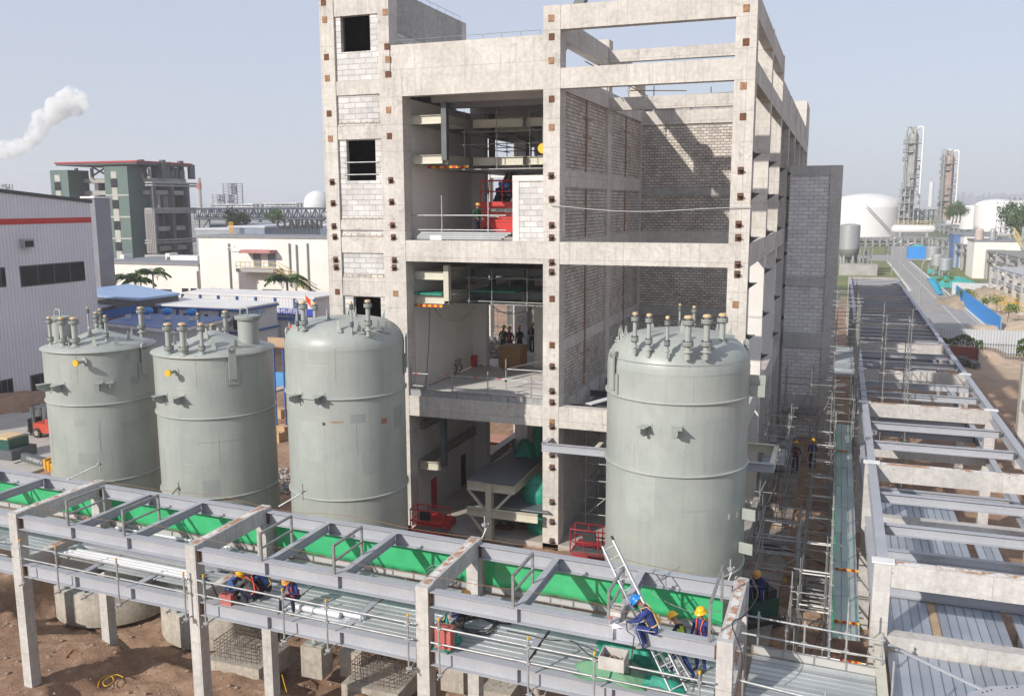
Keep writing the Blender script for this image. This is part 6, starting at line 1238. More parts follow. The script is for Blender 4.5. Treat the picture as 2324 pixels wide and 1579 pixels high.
def person(label, pose, at, face, top, legs, hel=HY, glove=None, boot=BOOT, harness=STRAP, s_=1., vest=None, group=None, visor=False, bag=False):
    """at: point the feet (or seat) rest on; face: direction the person looks"""
    P_ = POSES[pose]; at = Vector(at); f = Vector((face[0], face[1], 0)).normalized(); r_ = Vector((f.y, -f.x, 0)); W = lambda v: at+(r_*v[0]+f*v[1]+Vector((0, 0, v[2])))*s_
    V = {k: Vector(P_[k]) for k in ('pel', 'ch', 'nk', 'hd')}; up = (V['nk']-V['pel']).normalized(); hu = (V['hd']-V['nk']).normalized()
    vs, es, rad, part = [], [], [], []
    def vt_(p, r, k): vs.append(Vector(p)); rad.append(r); part.append(k); return len(vs)-1
    def ch_(i, pts):
        for p, r, k in pts: j = vt_(p, r, k); es.append((i, j)); i = j
        return i
    pel = vt_(V['pel'], (.145, .115), 'L'); c1 = ch_(pel, [(V['pel'].lerp(V['ch'], .5), (.135, .105), 'T'), (V['ch'], (.15, .115), 'T')]); nk = ch_(c1, [(V['nk']-up*.03, (.085, .075), 'T'), (V['nk']+hu*.04, (.052, .052), 'S')])
    ch_(nk, [(V['hd']+hu*.0, (.078, .088), 'S'), (V['hd']+hu*.09, (.082, .094), 'S'), (V['hd']+hu*.16, (.06, .07), 'S')])
    hands = []
    for i, sg in enumerate((-1, 1)):
        hip = V['pel']+Vector((sg*.10, 0, -.04)); kn, an = Vector(P_['kn'][i]), Vector(P_['an'][i]); sh = (kn-an); ft = Vector((0, 1, 0)) if abs(sh.z) > .1 else Vector((0, 1, 0))
        ch_(pel, [(hip, (.10, .10), 'L'), (hip.lerp(kn, .5), (.085, .085), 'L'), (kn, (.068, .07), 'L'), (kn.lerp(an, .4), (.064, .066), 'L'), (an, (.048, .05), 'L'), (an+ft*.06-Vector((0, 0, .05)), (.045, .042), 'B'), (an+ft*.19-Vector((0, 0, .06)), (.042, .03), 'B')])
        so = V['ch']+up*.11+Vector((sg*.185, 0, 0)); el, wr = Vector(P_['el'][i]), Vector(P_['wr'][i])
        ch_(c1, [(so, (.068, .068), 'T'), (so.lerp(el, .55), (.054, .056), 'T'), (el, (.047, .047), 'T'), (wr, (.033, .033), 'T'), (wr+(wr-el).normalized()*.05, (.036, .022), 'H')]); hands.append((wr, (wr-el).normalized(), sg))
    me = bpy.data.meshes.new('t'); me.from_pydata([tuple(v) for v in vs], es, []); o = bpy.data.objects.new('t', me); C.objects.link(o); sk = o.modifiers.new('s', 'SKIN'); sk.use_smooth_shade = True
    for i, r in enumerate(rad): me.skin_vertices[0].data[i].radius = r
    me.skin_vertices[0].data[0].use_root = True
    su = o.modifiers.new('u', 'SUBSURF'); su.levels = 2; su.render_levels = 2; bpy.context.view_layer.update(); ev = o.evaluated_get(bpy.context.evaluated_depsgraph_get()); m2 = ev.to_mesh()
    mt = {'L': legs, 'T': top, 'S': SKIN, 'B': boot, 'H': glove or SKIN}; b = MB(); co = [v.co.copy() for v in m2.vertices]
    def near(c): return part[min(range(len(vs)), key=lambda j: (vs[j]-c).length-.5*rad[j][0])]
    k0 = len(b.v); b.v += [tuple(W(c)) for c in co]
    for p in m2.polygons:
        c = Vector(p.center); k = near(c); m_ = mt[k]
        if k in 'TL' and vest and abs((c-V['ch'].lerp(V['pel'], .4)).dot(up)) < .27 and abs(c.x) < .17 and c.z > V['pel'].z: m_ = vest
        b.f.append(list(p.vertices)); b.m.append(b.mi(m_)); b.sm.append(True)
    ev.to_mesh_clear(); bpy.data.objects.remove(o)
    for wr, d, sg in hands:            # palm, four curled fingers and a thumb
        side = Vector((sg, 0, 0)); side = (side-d*side.dot(d)).normalized(); pn = d.cross(side)*-sg; dn = Vector((0, 0, -1)); pn = pn if pn.dot(dn) > 0 else -pn; gm = glove or SKIN
        b.ob(W(wr+d*.06), (W(d*.045)-at)/1, (W(side*.04)-at), (W(pn*.014)-at), gm)
        for q in range(4):
            o_ = wr+d*.095+side*(-.03+.02*q); l_ = (.030, .036, .038, .032)[q]; b.path([W(o_), W(o_+d*l_+pn*.008), W(o_+d*l_*1.5+pn*.03), W(o_+d*l_*1.35+pn*.052)], .009*s_, 5, gm)
        o_ = wr+d*.04-side*.038*1; b.path([W(o_), W(o_-side*.025+d*.03+pn*.01), W(o_-side*.02+d*.055+pn*.03)], .01*s_, 5, gm)
    hf = Vector((0, 1, 0)); hf = (hf-hu*hf.dot(hu)).normalized(); hc = V['hd']+hu*.05   # nose, ears, eyes
    b.path([W(hc+hu*.05+hf*.085), W(hc+hf*.112), W(hc-hu*.012+hf*.09)], .011*s_, 5, SKIN)
    for sg in (-1, 1): b.ball(W(hc+Vector((sg*.083, 0, 0))), .02*s_, SKIN, 6); b.ball(W(hc+hu*.035+hf*.082+Vector((sg*.032, 0, 0))), .011*s_, BLACK, 5)
    b.ob(W(hc-hu*.04+hf*.09), (W(Vector((.025, 0, 0)))-at), (W(hf*.006)-at), (W(hu*.005)-at), M('lips', (.25, .10, .08), None, 3, .6))
    T = b.build('person', SKIN, None, label, 'person', group); T.data.name = 'person'
    X_, Y_, Z_ = (W(Vector((1, 0, 0)))-at).normalized(), (W(hf)-at).normalized(), (W(hu)-at).normalized()
    def hmesh(prof, m, name, off=0., brim=False):
        q = MB(); n = 18; c = W(V['hd']+hu*(.085+off)); vs3 = []
        for rr, zz in prof:
            for i in range(n): a = 6.2832*i/n; e = 1.16 if brim and rr > .13 and math.sin(a) > .3 else 1.06; vs3.append(c+(X_*math.cos(a)*rr*.95+Y_*math.sin(a)*rr*e+Z_*zz)*s_)
        q.add(vs3, [(j*n+i, j*n+(i+1) % n, (j+1)*n+(i+1) % n, (j+1)*n+i) for j in range(len(prof)-1) for i in range(n)], m, True); return q.build(name, m, T)
    if hel: hmesh([(.165, -.012), (.163, .0), (.128, .012), (.126, .05), (.112, .09), (.085, .118), (.045, .136), (.005, .142)], hel, 'hard_hat', brim=True)
    if visor:
        q = MB(); c = W(V['hd']+hu*.02+hf*.13); q.ob(c, X_*.085*s_, Y_*.02*s_, Z_*.10*s_); q.ob(c+Y_*.021*s_+Z_*.04*s_, X_*.05*s_, Y_*.004*s_, Z_*.02*s_, REFL); q.build('face_shield', BLACK, T)
    if harness:
        q = MB(); k = [V['pel']+up*.08, V['ch']+up*.15]
        fo = (Vector((0, 1, 0))-up*up.y).normalized()
        for sg in (-1, 1):
            pts = [k[0]+Vector((sg*.10, 0, 0))+fo*.125, V['ch']+Vector((sg*.07, 0, 0))+fo*.135, k[1]+Vector((sg*.10, 0, 0))+fo*.06+up*.05, k[1]+Vector((sg*.10, 0, 0))-fo*.08+up*.03, V['ch']+Vector((sg*.03, 0, 0))-fo*.135, k[0]+Vector((-sg*.10, 0, 0))-fo*.12]
            q.path([W(p) for p in pts], .018*s_, 5)
        q.path([W(k[0]+Vector((math.cos(a)*.15, 0, 0))+fo*math.sin(a)*.13) for a in [6.2832*i/12 for i in range(13)]], .02*s_, 5); q.build('harness', harness, T)
    if legs is COV:
        for i, sg in enumerate((-1, 1)):
            kn, an = Vector(P_['kn'][i]), Vector(P_['an'][i]); MB().path([W(V['pel']+Vector((sg*.19, 0, -.04))), W(kn+Vector((sg*.072, 0, 0))), W(kn.lerp(an, .8)+Vector((sg*.062, 0, 0)))], .012*s_, 4).build('leg_stripe', REFL, T)
    if bag: q = MB(); c = V['pel'].lerp(V['ch'], .45); q.ball(W(c+Vector((.12, -.10, 0))), .12*s_, None, 10, 1.2); q.build('tool_bag', STRAPY, T)
    return T
ZD = ZL-.005
uw, _ = oF(1487, 1418, .1); pw = F(uw, .12, ZU)
person('welder in blue coverall and blue helmet with black face shield, sitting on the upper beam', 'weld', pw, RU*-1-RV*.22, COV, COV, HB, GLOVE, BOOTG, STRAPY, 1.05, visor=True, bag=True)
p = oZ(1546, 1538, ZD); person('worker in lime vest and yellow helmet bending beside the ladder, head above the beam', 'walk', p, RU*-1+RV*.3, NAVY, COV, HY, None, BOOT, None, 1.05, vest=LIME)
p = oZ(1590, 1520, ZD); person('worker in blue coverall with orange-red harness and yellow helmet, rightmost on the rack deck', 'stand', p, RU*-.5-RV, COV, COV, HY, None, BOOT, STRAP, 1.03)
p = oZ(524, 1361, ZD); person('crouching worker in light blue shirt, yellow helmet, leftmost of the three, facing right', 'squat', p, RU*.9+RV*.1, COVL, NAVY, HY, None, BOOT, None, 1.05)
p = oZ(574, 1364, ZD); person('crouching worker in dark grey jacket with orange harness, between two blue ones', 'squat', p, RU*-1-RV*.0, GREYJ, NAVY, HY, None, BOOT, STRAP, 1.05)
p = oZ(603, 1349, ZD); person('crouching worker in faded blue with tan harness, rearmost of the crouching three', 'squat', p, RU*-.8-RV*.5, COVL, NAVY, HY, None, BOOT, STRAPY, 1.12)
p = oZ(672, 1378, ZD); person('worker in dark blue with orange vest straps and black trousers, sitting alone on the deck', 'sit', p, RU*-.1-RV, COV, NAVY, HO, None, BOOTG, STRAP, 1.0)
p = oZ(1040, 1408, ZD); person('worker in blue bent over behind the third rack column, beside a green sheet', 'squat', p, RU*.9-RV*.4, COV, COV, HO, None, BOOT, None, 1.05)
p = oZ(1804, 1069, -15.75); person('worker seen from behind in grey jacket with orange and lime bands, in the alley', 'stand', p, (.05, 1), GREYJ, NAVY, HY, None, BOOT, None, 1.03)
p2 = oZ(1843, 1063, -15.9); person('worker in dark blue standing in the shaded alley, right of the grey-jacketed one', 'stand', p2, (-.3, 1), COV, NAVY, HY, None, BOOT, None, 1.03)
q = MB()
for z in (1.28, 1.02): q.path([Vector((p.x+math.cos(a)*.21, p.y+math.sin(a)*.17, p.z+z)) for a in [6.2832*i/12 for i in range(13)]], .02, 5)
q.build('hi_vis_band', STRAP, [o for o in C.objects if o.get('label', '').startswith('worker seen from behind in grey')][0])
FZ = -9.10
for x, y, fc, t_, h, lb, ps, hs in ((1142, 806, (.2, 1), GREYJ, HL, 'worker in grey jacket and lime helmet behind the wooden crate', 'stand', STRAPY), (1156, 810, (-.3, 1), NAVY, HO, 'worker in navy with harness, directly behind the wooden crate, second from the left', 'stand', STRAP), (1180, 808, (-.8, .5), NAVY, HO, 'worker in navy looking left, before the white inner column', 'stand', None), (1207, 799, (.3, 1), NAVY, HL, 'worker with green helmet and crossed harness standing by the second crate', 'stand', STRAPY)):
    p = oZ(x, y, FZ); person(lb, ps, p, fc, t_, NAVY, h, None, BOOT, hs, 1.03)
p = oZ(1226, 790, FZ); MB().box(p.x-.4, p.y-.3, FZ, p.x+.5, p.y+.5, FZ+.55).build('low_crate', WOOD, None, 'low timber box the seated harnessed worker perches on, by the facade column', 'crate')
person('worker in blue with tan harness perched higher than the others, at the right', 'stand', (p.x, p.y, FZ+.55), (-.8, -.3), COV, COV, HO, None, BOOT, STRAPY, .98)
p = oZ(1080, 533, -1.66); p.z = -1.66; p = oY(1083, 527, 42); person('worker in dark green coat standing left of the red lift', 'stand', (p.x, p.y, -1.66), (.9, -.4), DGREEN, NAVY, HO, None, BOOT, None, .98)

# ================================================================ gear on and around the rack
b = MB(); w_ = oF(1397, 1405, .05); c = F(w_[0], .02, ZU+.02)
T = b.ball(c, .05, None, 8).build('welding_arc', M('arc_glow', (1, .9, 1), (1, .85, .95), 1, 1, emit=40), None, 'bright white-violet welding arc at the foot of the pipe hanger', 'welding arc')
T = thing('welding_torch', 'black welding torch with its cable, held towards the arc', 'welding torch', c); b = MB(); hnd = pw+(RU*-1-RV*.22).normalized()*.75+Vector((0, 0, .25)); b.path([c+Vector((0, 0, .04)), c+Vector((.1, 0, .12)), hnd, hnd+Vector((.05, -.05, -.25)), F(uw-.5, -.1, ZU-.1), F(uw-.6, -.1, ZL+.6), F(uw-1.4, .8, ZL+.05)], .015, 6, BLACK); b.build('torch_cable', BLACK, T)
# aluminium ladders
def ladder(label, p, q, w=.42, up=RV, m=None, rungs=12, cap=True):
    T = thing('ladder', label, 'ladder', p); p, q = Vector(p), Vector(q); d = (q-p).normalized(); s_ = d.cross(Vector(up)).normalized()*w/2; mm = M('aluminium', (.60, .61, .62), (.52, .53, .54), 3, .35, .6)
    for e in (-1, 1):
        o = MB().bar(p+s_*e, q+s_*e*.9, .035, .11, None, up).build('stile', mm, T)
        if cap: MB().bar(q+s_*e*.9, q+s_*e*.9+d*.12, .045, .09, None, up).build('end_cap', BLACK, o)
    b = MB()
    for k in range(rungs): c = p.lerp(q, (k+.6)/rungs); MB().tube(c+s_, c-s_, .017, 6).build('rung', mm, T)
    return T
a, z = oF(1520, 1572, .35); lt = oF(1386, 1225, 1.9)
ladder('aluminium ladder with black tips leaning against the upper rack beams behind the welder', F(oF(1545, 1560, .5)[0], .5, ZL+.0), F(oF(1380, 1232, 1.9)[0], 1.9, oF(1380, 1232, 1.9)[1]), rungs=14)
ladder('second folded aluminium ladder lying slanted on the deck beside the bending worker', F(oF(1560, 1530, .9)[0], .9, ZL+.02), F(oF(1462, 1445, 1.6)[0], 1.6, ZL+1.5), rungs=9, cap=False)
def bx(name, label, cat, c, w, d, h, m, parts=(), lid=None):
    T = thing(name, label, cat, c); b = MB(); cc = Vector(c); b.ob(cc+Vector((0, 0, h/2)), RU*w/2, RV*d/2, Vector((0, 0, h/2))); b.build('casing', m, T)
    l_ = MB().ob(cc+Vector((0, 0, h+.015)), RU*(w/2+.015), RV*(d/2+.015), Vector((0, 0, .015))); l_.build('lid', lid or m, T); MB().path([cc+RU*-w*.25+Vector((0, 0, h)), cc+RU*-w*.25+Vector((0, 0, h+.08)), cc+RU*w*.25+Vector((0, 0, h+.08)), cc+RU*w*.25+Vector((0, 0, h))], .014, 5).build('handle', BLACK, T); return T
REDF = M('faded_red', (.62, .12, .10), (.55, .10, .09), 3, .5)
bx('distribution_box', 'small faded-red electrical box on the deck beside the crouching workers', 'electrical box', oZ(519, 1368, ZD), .42, .3, .32, REDF)
bx('distribution_box', 'larger faded-red electrical box hung on the rail right of the third column', 'electrical box', F(oF(1009, 1440, .15)[0], .15, ZD+.15), .5, .3, .6, REDF)
T = bx('welding_machine', 'white and pink welding machine on the rear beam in front of the ladder', 'welding machine', F(oF(1400, 1385, .9)[0], .9, ZU+.02-.5), .35, .55, .55, M('machine_white', (.55, .52, .48), (.5, .46, .42), 2, .5)); 
MB().ob(F(oF(1400, 1385, .9)[0], .6, ZU-.1), RU*.12, RV*.01, Vector((0, 0, .08))).build('red_panel', REDF, T)
# scrap container hung on the rail
T = thing('scrap_box', 'open pale metal box of debris hung on the rail below the welder', 'box', F(oF(1393, 1468, -.1)[0], -.1, ZL+.85)); u0 = oF(1393, 1468, -.1)[0]; b = MB(); zc = ZL+.78
for (ua, va, ub, vb) in ((-.34, -.3, .34, -.27), (-.34, .27, .34, .3), (-.34, -.27, -.31, .27), (.31, -.27, .34, .27)): fbox(b, u0+ua, va-.1, zc, u0+ub, vb-.1, zc+.32)
fbox(b, u0-.34, -.4, zc-.03, u0+.34, .2, zc-.001); b.build('tray', M('pale_tray', (.50, .49, .46), (.40, .38, .35), 3, .7), T); b = MB()
for _ in range(60): b.ball(F(u0+random.uniform(-.28, .28), random.uniform(-.34, .14), zc+.08+random.random()*.06), .04, None, 5, .6, .3)
b.build('debris', M('debris_brown', (.22, .16, .11), None, 8, .9), T)
# crumpled green sheeting
def crumple(label, c, w, d, h, m, n=22, seed=1, name='green_sheeting', parent=None):
    rnd = random.Random(seed); ks = [(rnd.uniform(0, 6), rnd.uniform(0, 6), rnd.uniform(2, 9), rnd.uniform(2, 9)) for _ in range(7)]; vs = []
    for j in range(n+1):
        for i in range(n+1):
            u, v = i/n*2-1, j/n*2-1; rr = math.hypot(u, v); e = max(0, 1-rr**2.2); ww = sum(abs(math.sin(a+u*k1+v*k2)) for a, b_, k1, k2 in ks)/4.5-.25; x = u*w/2*(1-.12*math.sin(v*4+ks[0][0])); y = v*d/2*(1-.15*math.cos(u*5)); vs.append(tuple(Vector(c)+RU*x+RV*y+Vector((0, 0, .02+h*e*(.55+.6*abs(ww))+.012*rnd.random()))))
    k = n+1; K = len(vs); vs2 = [(x, y, z-.015) for x, y, z in vs]; fs = []
    for j in range(n):
        for i in range(n): a = j*k+i; fs += [(a, a+1, a+k+1, a+k), (K+a+1, K+a, K+a+k, K+a+k+1)]
    for i in range(n): fs += [(i+1, i, K+i, K+i+1), (n*k+i, n*k+i+1, K+n*k+i+1, K+n*k+i), (i*k, (i+1)*k, K+(i+1)*k, K+i*k), ((i+1)*k+n, i*k+n, K+i*k+n, K+(i+1)*k+n)]
    o = MB().add(vs+vs2, fs, None, True).build(name, m, parent); return tag(o, label, 'sheeting') if label else o
crumple('dark teal-green sheeting heaped on the deck left of the ladder', oZ(1425, 1492, ZD), 1.9, 1.3, .8, TEAL, seed=3, n=30); crumple('paler green net trailing along the front of the deck below the scrap box', oZ(1390, 1532, ZD), 2.0, .9, .5, M('faded_green', (.10, .27, .16), (.16, .28, .17), 2, .8, bmp=.6), seed=5)
crumple('dark green sheeting under the ladder foot by the bending worker', oZ(1500, 1545, ZD), 1.3, .8, .3, TEAL, seed=8); crumple('green sheet piled beside the third rack column', F(oF(1005, 1395, .5)[0], .6, ZD), .8, .9, .7, TEAL, seed=11)
# cables
def cable(label, pts, r=.018, m=None, cat='cable', name='cable'):
    P_ = [Vector(p) for p in pts]; out = []
    for i in range(len(P_)-1):
        a, b_, c, d = P_[max(i-1, 0)], P_[i], P_[i+1], P_[min(i+2, len(P_)-1)]
        for k in range(5): t = k/5; out.append(.5*((2*b_)+(c-a)*t+(2*a-5*b_+4*c-d)*t*t+(3*b_-a-3*c+d)*t**3))
    out.append(P_[-1]); return tag(MB().path(out, r, 5).build(name, m or BLACK), label, cat)
def coil(label, cx, cy, n, rr, seed=0, r=.016):
    rnd = random.Random(seed); c = oZ(cx, cy, ZD); pts = []
    for k in range(n*7): a = k*.9; q_ = rr*rnd.uniform(.55, 1.1); pts.append(c+RU*math.cos(a)*q_*1.3+RV*math.sin(a)*q_+Vector((0, 0, .03+.02*rnd.random())))
    cable(label, pts, r)
coil('tangle of black cable on the deck, centre of the fourth bay', 1085, 1418, 5, .6, 1); coil('looser loops of grey cable right of the black tangle', 1140, 1400, 3, .55, 2, .012); coil('small coil of cable behind the red electrical box', 1050, 1405, 3, .25, 4, .012)
cable('long black cable running over the deck to the scrap box', [oZ(x, y, ZD+.04) for x, y in ((1150, 1430), (1200, 1440), (1250, 1452), (1300, 1455))]+[F(oF(1340, 1440, -.1)[0], -.1, ZL+.9), F(u0, -.15, ZL+.86), F(oF(1500, 1515, -.1)[0], -.1, ZL+.7), F(-.3, .3, ZL+.5)])
cable('black hoses looping down from the rail post beside the second column', [F(UC[2]+.65, -.1, ZL+1.0), F(UC[2]+.9, .1, ZL+.7), F(UC[2]+1.0, .3, ZL+.1), F(UC[2]+1.3, .2, ZL+.4), F(UC[2]+1.6, .3, ZL+.05), F(UC[2]+2.2, .5, ZL+.03)], .025)
cable('black cable looping round the beam end by the last column', [oZ(1668, 1315, ZU+.2), F(.35, 3.6, ZU+.5), F(.75, 2.8, ZU+.3), F(.5, 1.6, ZU+.15), F(.3, .6, ZU+.35), F(.6, .1, ZU-.1), F(.62, .0, ZU-.6)], .018)
for k, (v, dz) in enumerate(((.5, .28), (VR+.1, .24))):
    pts = []
    for u in [x*.1 for x in range(int(UC[3]*10), 1, 14)]: pts.append(F(u, v+.1*math.sin(u*1.3), ZU+dz+.06*math.sin(u*.9)))
    cable(('thin brown wire strung above the front upper beam', 'thin brown wire strung above the rear upper beam')[k], pts, .008, WIRE)
cable('steel lifeline rope slung from the rear beam towards the last column', [oZ(1545, 1285, ZU), oY(1640, 1335, 24.6), oY(1735, 1395, 24.0)][:1]+[F(oF(1475, 1335, 3.0)[0], 3.0, oF(1475, 1335, 3.0)[1]), F(oF(1560, 1385, 2.4)[0], 2.4, oF(1560, 1385, 2.4)[1]), F(oF(1640, 1386, 1.6)[0], 1.6, oF(1640, 1386, 1.6)[1])], .01, GALVD, 'rope', 'rope')
# silver pipes lying in the left bay
PIPE = M('bright_pipe', (.74, .75, .76), (.66, .67, .68), 2, .3, .25)
starts = [(148, 1256, 6.2), (158, 1252, 6), (176, 1250, 5.6), (190, 1236, 6), (203, 1245, 6), (217, 1232, 3), (232, 1227, 4.2), (252, 1226, 6), (288, 1248, 4), (310, 1236, 5.5), (345, 1238, 5), (383, 1246, 4.6), (470, 1281, 3.2), (480, 1268, 3.4), (263, 1194, 5.5), (327, 1204, 4.5)]
for k, (x0, y0_, ln) in enumerate(starts):
    a = oZ(x0, y0_, ZD+.11); u_, v_ = toUV(a); v_ = max(v_, .5); rr = .095 if k < 14 else .045
    lay = .17 if k in (4, 8, 11) else 0; tag(MB().path([F(u_, v_, ZD+rr+.02+lay), F(u_+ln, v_, ZD+rr+.02+lay)], rr, 14).build('steel_pipe', PIPE), 'bright silver steel pipe in the bundle lying on the left deck', 'pipe', 'silver pipes lying on the left deck')
for k, (x, y) in enumerate(((735, 1388), (790, 1392))): a = oZ(x, y, ZD+.1); tag(MB().tube(a-RU*1.0, a+RU*.6, .1, 12).build('steel_pipe', PIPE), ('short silver pipe offcut on the deck of the third bay', 'short silver pipe offcut nearer the third column')[k], 'pipe')
# floor fan behind the third column
fc = F(oF(988, 1268, 3.4)[0], 3.4, ZL+.65); T = thing('floor_fan', 'round wire-caged floor fan behind the third column, before the green net', 'fan', fc-Vector((0, 0, .65))); b = MB(); fd = (RV*-1+RU*.3).normalized(); fs_ = fd.cross(Vector((0, 0, 1)))
for rr in (.1, .2, .3, .38): b.path([fc+fs_*math.cos(a)*rr+Vector((0, 0, math.sin(a)*rr))+fd*(.1 if rr < .35 else .0) for a in [6.2832*i/24 for i in range(25)]], .006, 4)
for i in range(24): a = 6.2832*i/24; b.path([fc+fd*.11, fc+fd*.1+fs_*math.cos(a)*.2+Vector((0, 0, math.sin(a)*.2)), fc+fs_*math.cos(a)*.38+Vector((0, 0, math.sin(a)*.38))], .004, 3)
b.build('guard', GALV, T); b = MB()
for k in range(3): a = k*2.094; c = fc+fs_*math.cos(a)*.18+Vector((0, 0, math.sin(a)*.18)); b.ob(c, fs_*math.cos(a)*.14+Vector((0, 0, math.sin(a)*.14)), (fs_*-math.sin(a)+Vector((0, 0, math.cos(a))))*.07+fd*.03, fd*.004)
b.build('blade', GALVD, T); MB().tube(fc-Vector((0, 0, .38)), fc-Vector((0, 0, .64)), .03, 8).build('stand', BLACK, T); MB().cyl(fc, .25, fc.z-.65, fc.z-.62, 16).build('base', BLACK, T)
T = thing('cable_reel', 'round dark cable reel standing on the deck right of the red box', 'reel', oZ(1078, 1400, ZD)); c = oZ(1078, 1400, ZD)+Vector((0, 0, .3)); b = MB(); b.tube(c-RU*.1, c-RU*.08, .28, 18, BLACK); b.tube(c+RU*.08, c+RU*.1, .28, 18, BLACK); b.tube(c-RU*.08, c+RU*.08, .17, 12, BLACK); b.build('drum', BLACK, T)
# couplers, brackets hung on the outer beams at the back
for k, (x, y, x2, y2) in enumerate(((160, 1085, 228, 1052), (640, 1145, 690, 1115), (1090, 1238, 1105, 1190), (1640, 1345, 1665, 1290))):
    b = MB(); a, c = oF(x, y, VR+.45), oF(x2, y2, VR+.55); T = thing('tube_bracket', ('scaffold tube bracket on the rear beam before the leftmost tank', 'scaffold tube bracket on the rear beam between second and third tanks', 'scaffold tube stub beside the third cross beam, pointing right', 'scaffold tube stub at the right end of the rear beam')[k], 'scaffold', F(a[0], VR+.45, ZU))
    MB().tube(F(a[0], VR+.25, a[1]), F(c[0], VR+.7, c[1]), .028, 8).build('tube', GALV, T); MB().tube(F(c[0]-.1, VR+.6, c[1]-.35), F(c[0]-.1, VR+.6, c[1]+.25), .026, 8).build('tube', GALV, T); coupler(b, F(c[0]-.1, VR+.55, c[1]-.02), 1.2); b.build('coupler', GALV, T)
# ================================================================ what stands inside the building
def mezz(z1, z2, zt, xr, label, ys=(39, 42, 45, 48, 51, 54), tarp=False):
    T = thing('steel_mezzanine', label, 'steel platform', (-17, 40, z2))
    for y in ys:
        near = y == ys[0]
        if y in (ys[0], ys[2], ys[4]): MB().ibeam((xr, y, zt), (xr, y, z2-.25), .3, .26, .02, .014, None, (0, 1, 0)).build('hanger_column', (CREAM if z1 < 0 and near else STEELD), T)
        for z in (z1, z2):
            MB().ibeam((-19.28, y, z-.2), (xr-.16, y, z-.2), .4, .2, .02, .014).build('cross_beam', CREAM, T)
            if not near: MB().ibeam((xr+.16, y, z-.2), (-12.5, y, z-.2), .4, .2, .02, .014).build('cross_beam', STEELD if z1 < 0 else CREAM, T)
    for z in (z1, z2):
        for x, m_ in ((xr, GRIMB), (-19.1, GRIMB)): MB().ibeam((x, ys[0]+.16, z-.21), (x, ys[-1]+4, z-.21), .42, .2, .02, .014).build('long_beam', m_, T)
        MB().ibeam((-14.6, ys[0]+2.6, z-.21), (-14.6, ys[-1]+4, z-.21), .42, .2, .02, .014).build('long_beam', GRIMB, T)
    return T
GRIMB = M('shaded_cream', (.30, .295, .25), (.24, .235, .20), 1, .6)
za, zb2 = oY(950, 263, 39).z, oY(950, 353, 39).z; xr = oY(1010, 300, 39).x
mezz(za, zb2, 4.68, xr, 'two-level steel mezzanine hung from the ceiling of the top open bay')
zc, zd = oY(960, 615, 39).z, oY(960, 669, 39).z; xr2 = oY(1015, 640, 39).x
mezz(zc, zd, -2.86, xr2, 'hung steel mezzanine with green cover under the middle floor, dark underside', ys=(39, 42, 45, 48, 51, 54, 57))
T = thing('lower_hanger', 'cream and grey steel bracket frame hanging in the ground-floor bay', 'steel bracket', (-17, 39, -12)); xl = oY(1007, 1000, 39).x
MB().ibeam((xl, 39, -10.3), (xl, 39, oY(1007, 1058, 39).z), .3, .26, .02, .014, None, (0, 1, 0)).build('hanger_column', STEELD, T); ze = oY(965, 1046, 39).z; MB().ibeam((-19.2, 39, ze-.2), (xl-.16, 39, ze-.2), .38, .2).build('cross_beam', CREAM, T)
for z in (-10.9, ze-.2): MB().ibeam((-19.15, 39.3, z), (-19.15, 46.3, z), .4, .2).build('wall_beam', GRIMB, T)
def strip(label, x0, x1, y, z):
    T = thing('warning_board', label, 'board', (x0, y, z)); n = 10
    for k in range(n): MB().box(x0+(x1-x0)*k/n, y-.02, z-.06, x0+(x1-x0)*(k+1)/n, y+.02, z+.06).build('band', (RED, YEL)[k % 2], T)
strip('red and yellow striped edge board under the middle mezzanine', -19.2, xr2-.2, 38.85, zd-.5); strip('red and orange striped edge board under the top mezzanine', oY(971, 379, 40.5).x, oY(1063, 376, 40.5).x, 40.5, zb2-.5)
tag(MB().box(-19.15, 38.75, zd+.03, xr2-.2, 39.6, zd+.12).build('green_cover', TEAL), 'bright green cover lying along the front of the middle mezzanine', 'sheeting'); tag(MB().box(xr2+.4, 41, zd+.02, -14.8, 43.5, zd+.08).build('green_cover', TEAL), 'green cover sheet further back on the middle mezzanine', 'sheeting')
# planked undersides and hung scaffold tubes
for z, x0, lb in ((zb2-.62, -19, 'dark plank layer slung under the top mezzanine'), (zd-.62, -19, 'dark plank layer slung under the middle mezzanine')):
    T = thing('hanging_deck', lb, 'deck', (x0, 42, z))
    for k in range(34): y = 41.2+k*.42; MB().box(x0, y, z, -12.6, y+.25, z+.04).build('plank', STEELD if k % 3 else GALVD, T)
scaffold('hung scaffold tubes across the top mezzanine', [-17.6, -15.9, -14.2, -12.9], [41.5, 44.5, 47.5], [zb2+.55, zb2+1.15], zb2+2.2, zb2-.7, br=0, m=GALVD); scaffold('hung scaffold tubes below the middle mezzanine', [xr2+.5, xr2+1.7, -14.0, -12.8], [40.5, 43, 46], [zd-.45, zd+.7], zd+1.2, zd-.8, br=0, m=GALVD)
cable('black cable sagging below the middle mezzanine, left loop', [(-18.4, 39.2, zd-.5), (-17.9, 39.2, zd-1.1), (-17.0, 39.3, zd-1.15), (-16.3, 39.5, zd-.5)], .02); cable('black cable sagging below the middle mezzanine, right loop', [(-16.0, 40.5, zd-.5), (-15.3, 41, zd-1.0), (-14.4, 41.5, zd-.9), (-13.6, 42, zd-.4)], .02)
cable('long black cable hanging down the left plaster wall of the middle floor', [(-18.45, 38.9, zd-.5), (-18.5, 38.9, -6.5), (-18.7, 38.8, -9.0)], .025); cable('pale rope sagging across the brick shaft between the two facade columns', [oY(1250, 466, 37.9), oY(1380, 478, 37.9), oY(1480, 480, 37.9), oY(1600, 474, 37.9), oY(1706, 470, 37.9)], .02, GALV, 'rope', 'rope')
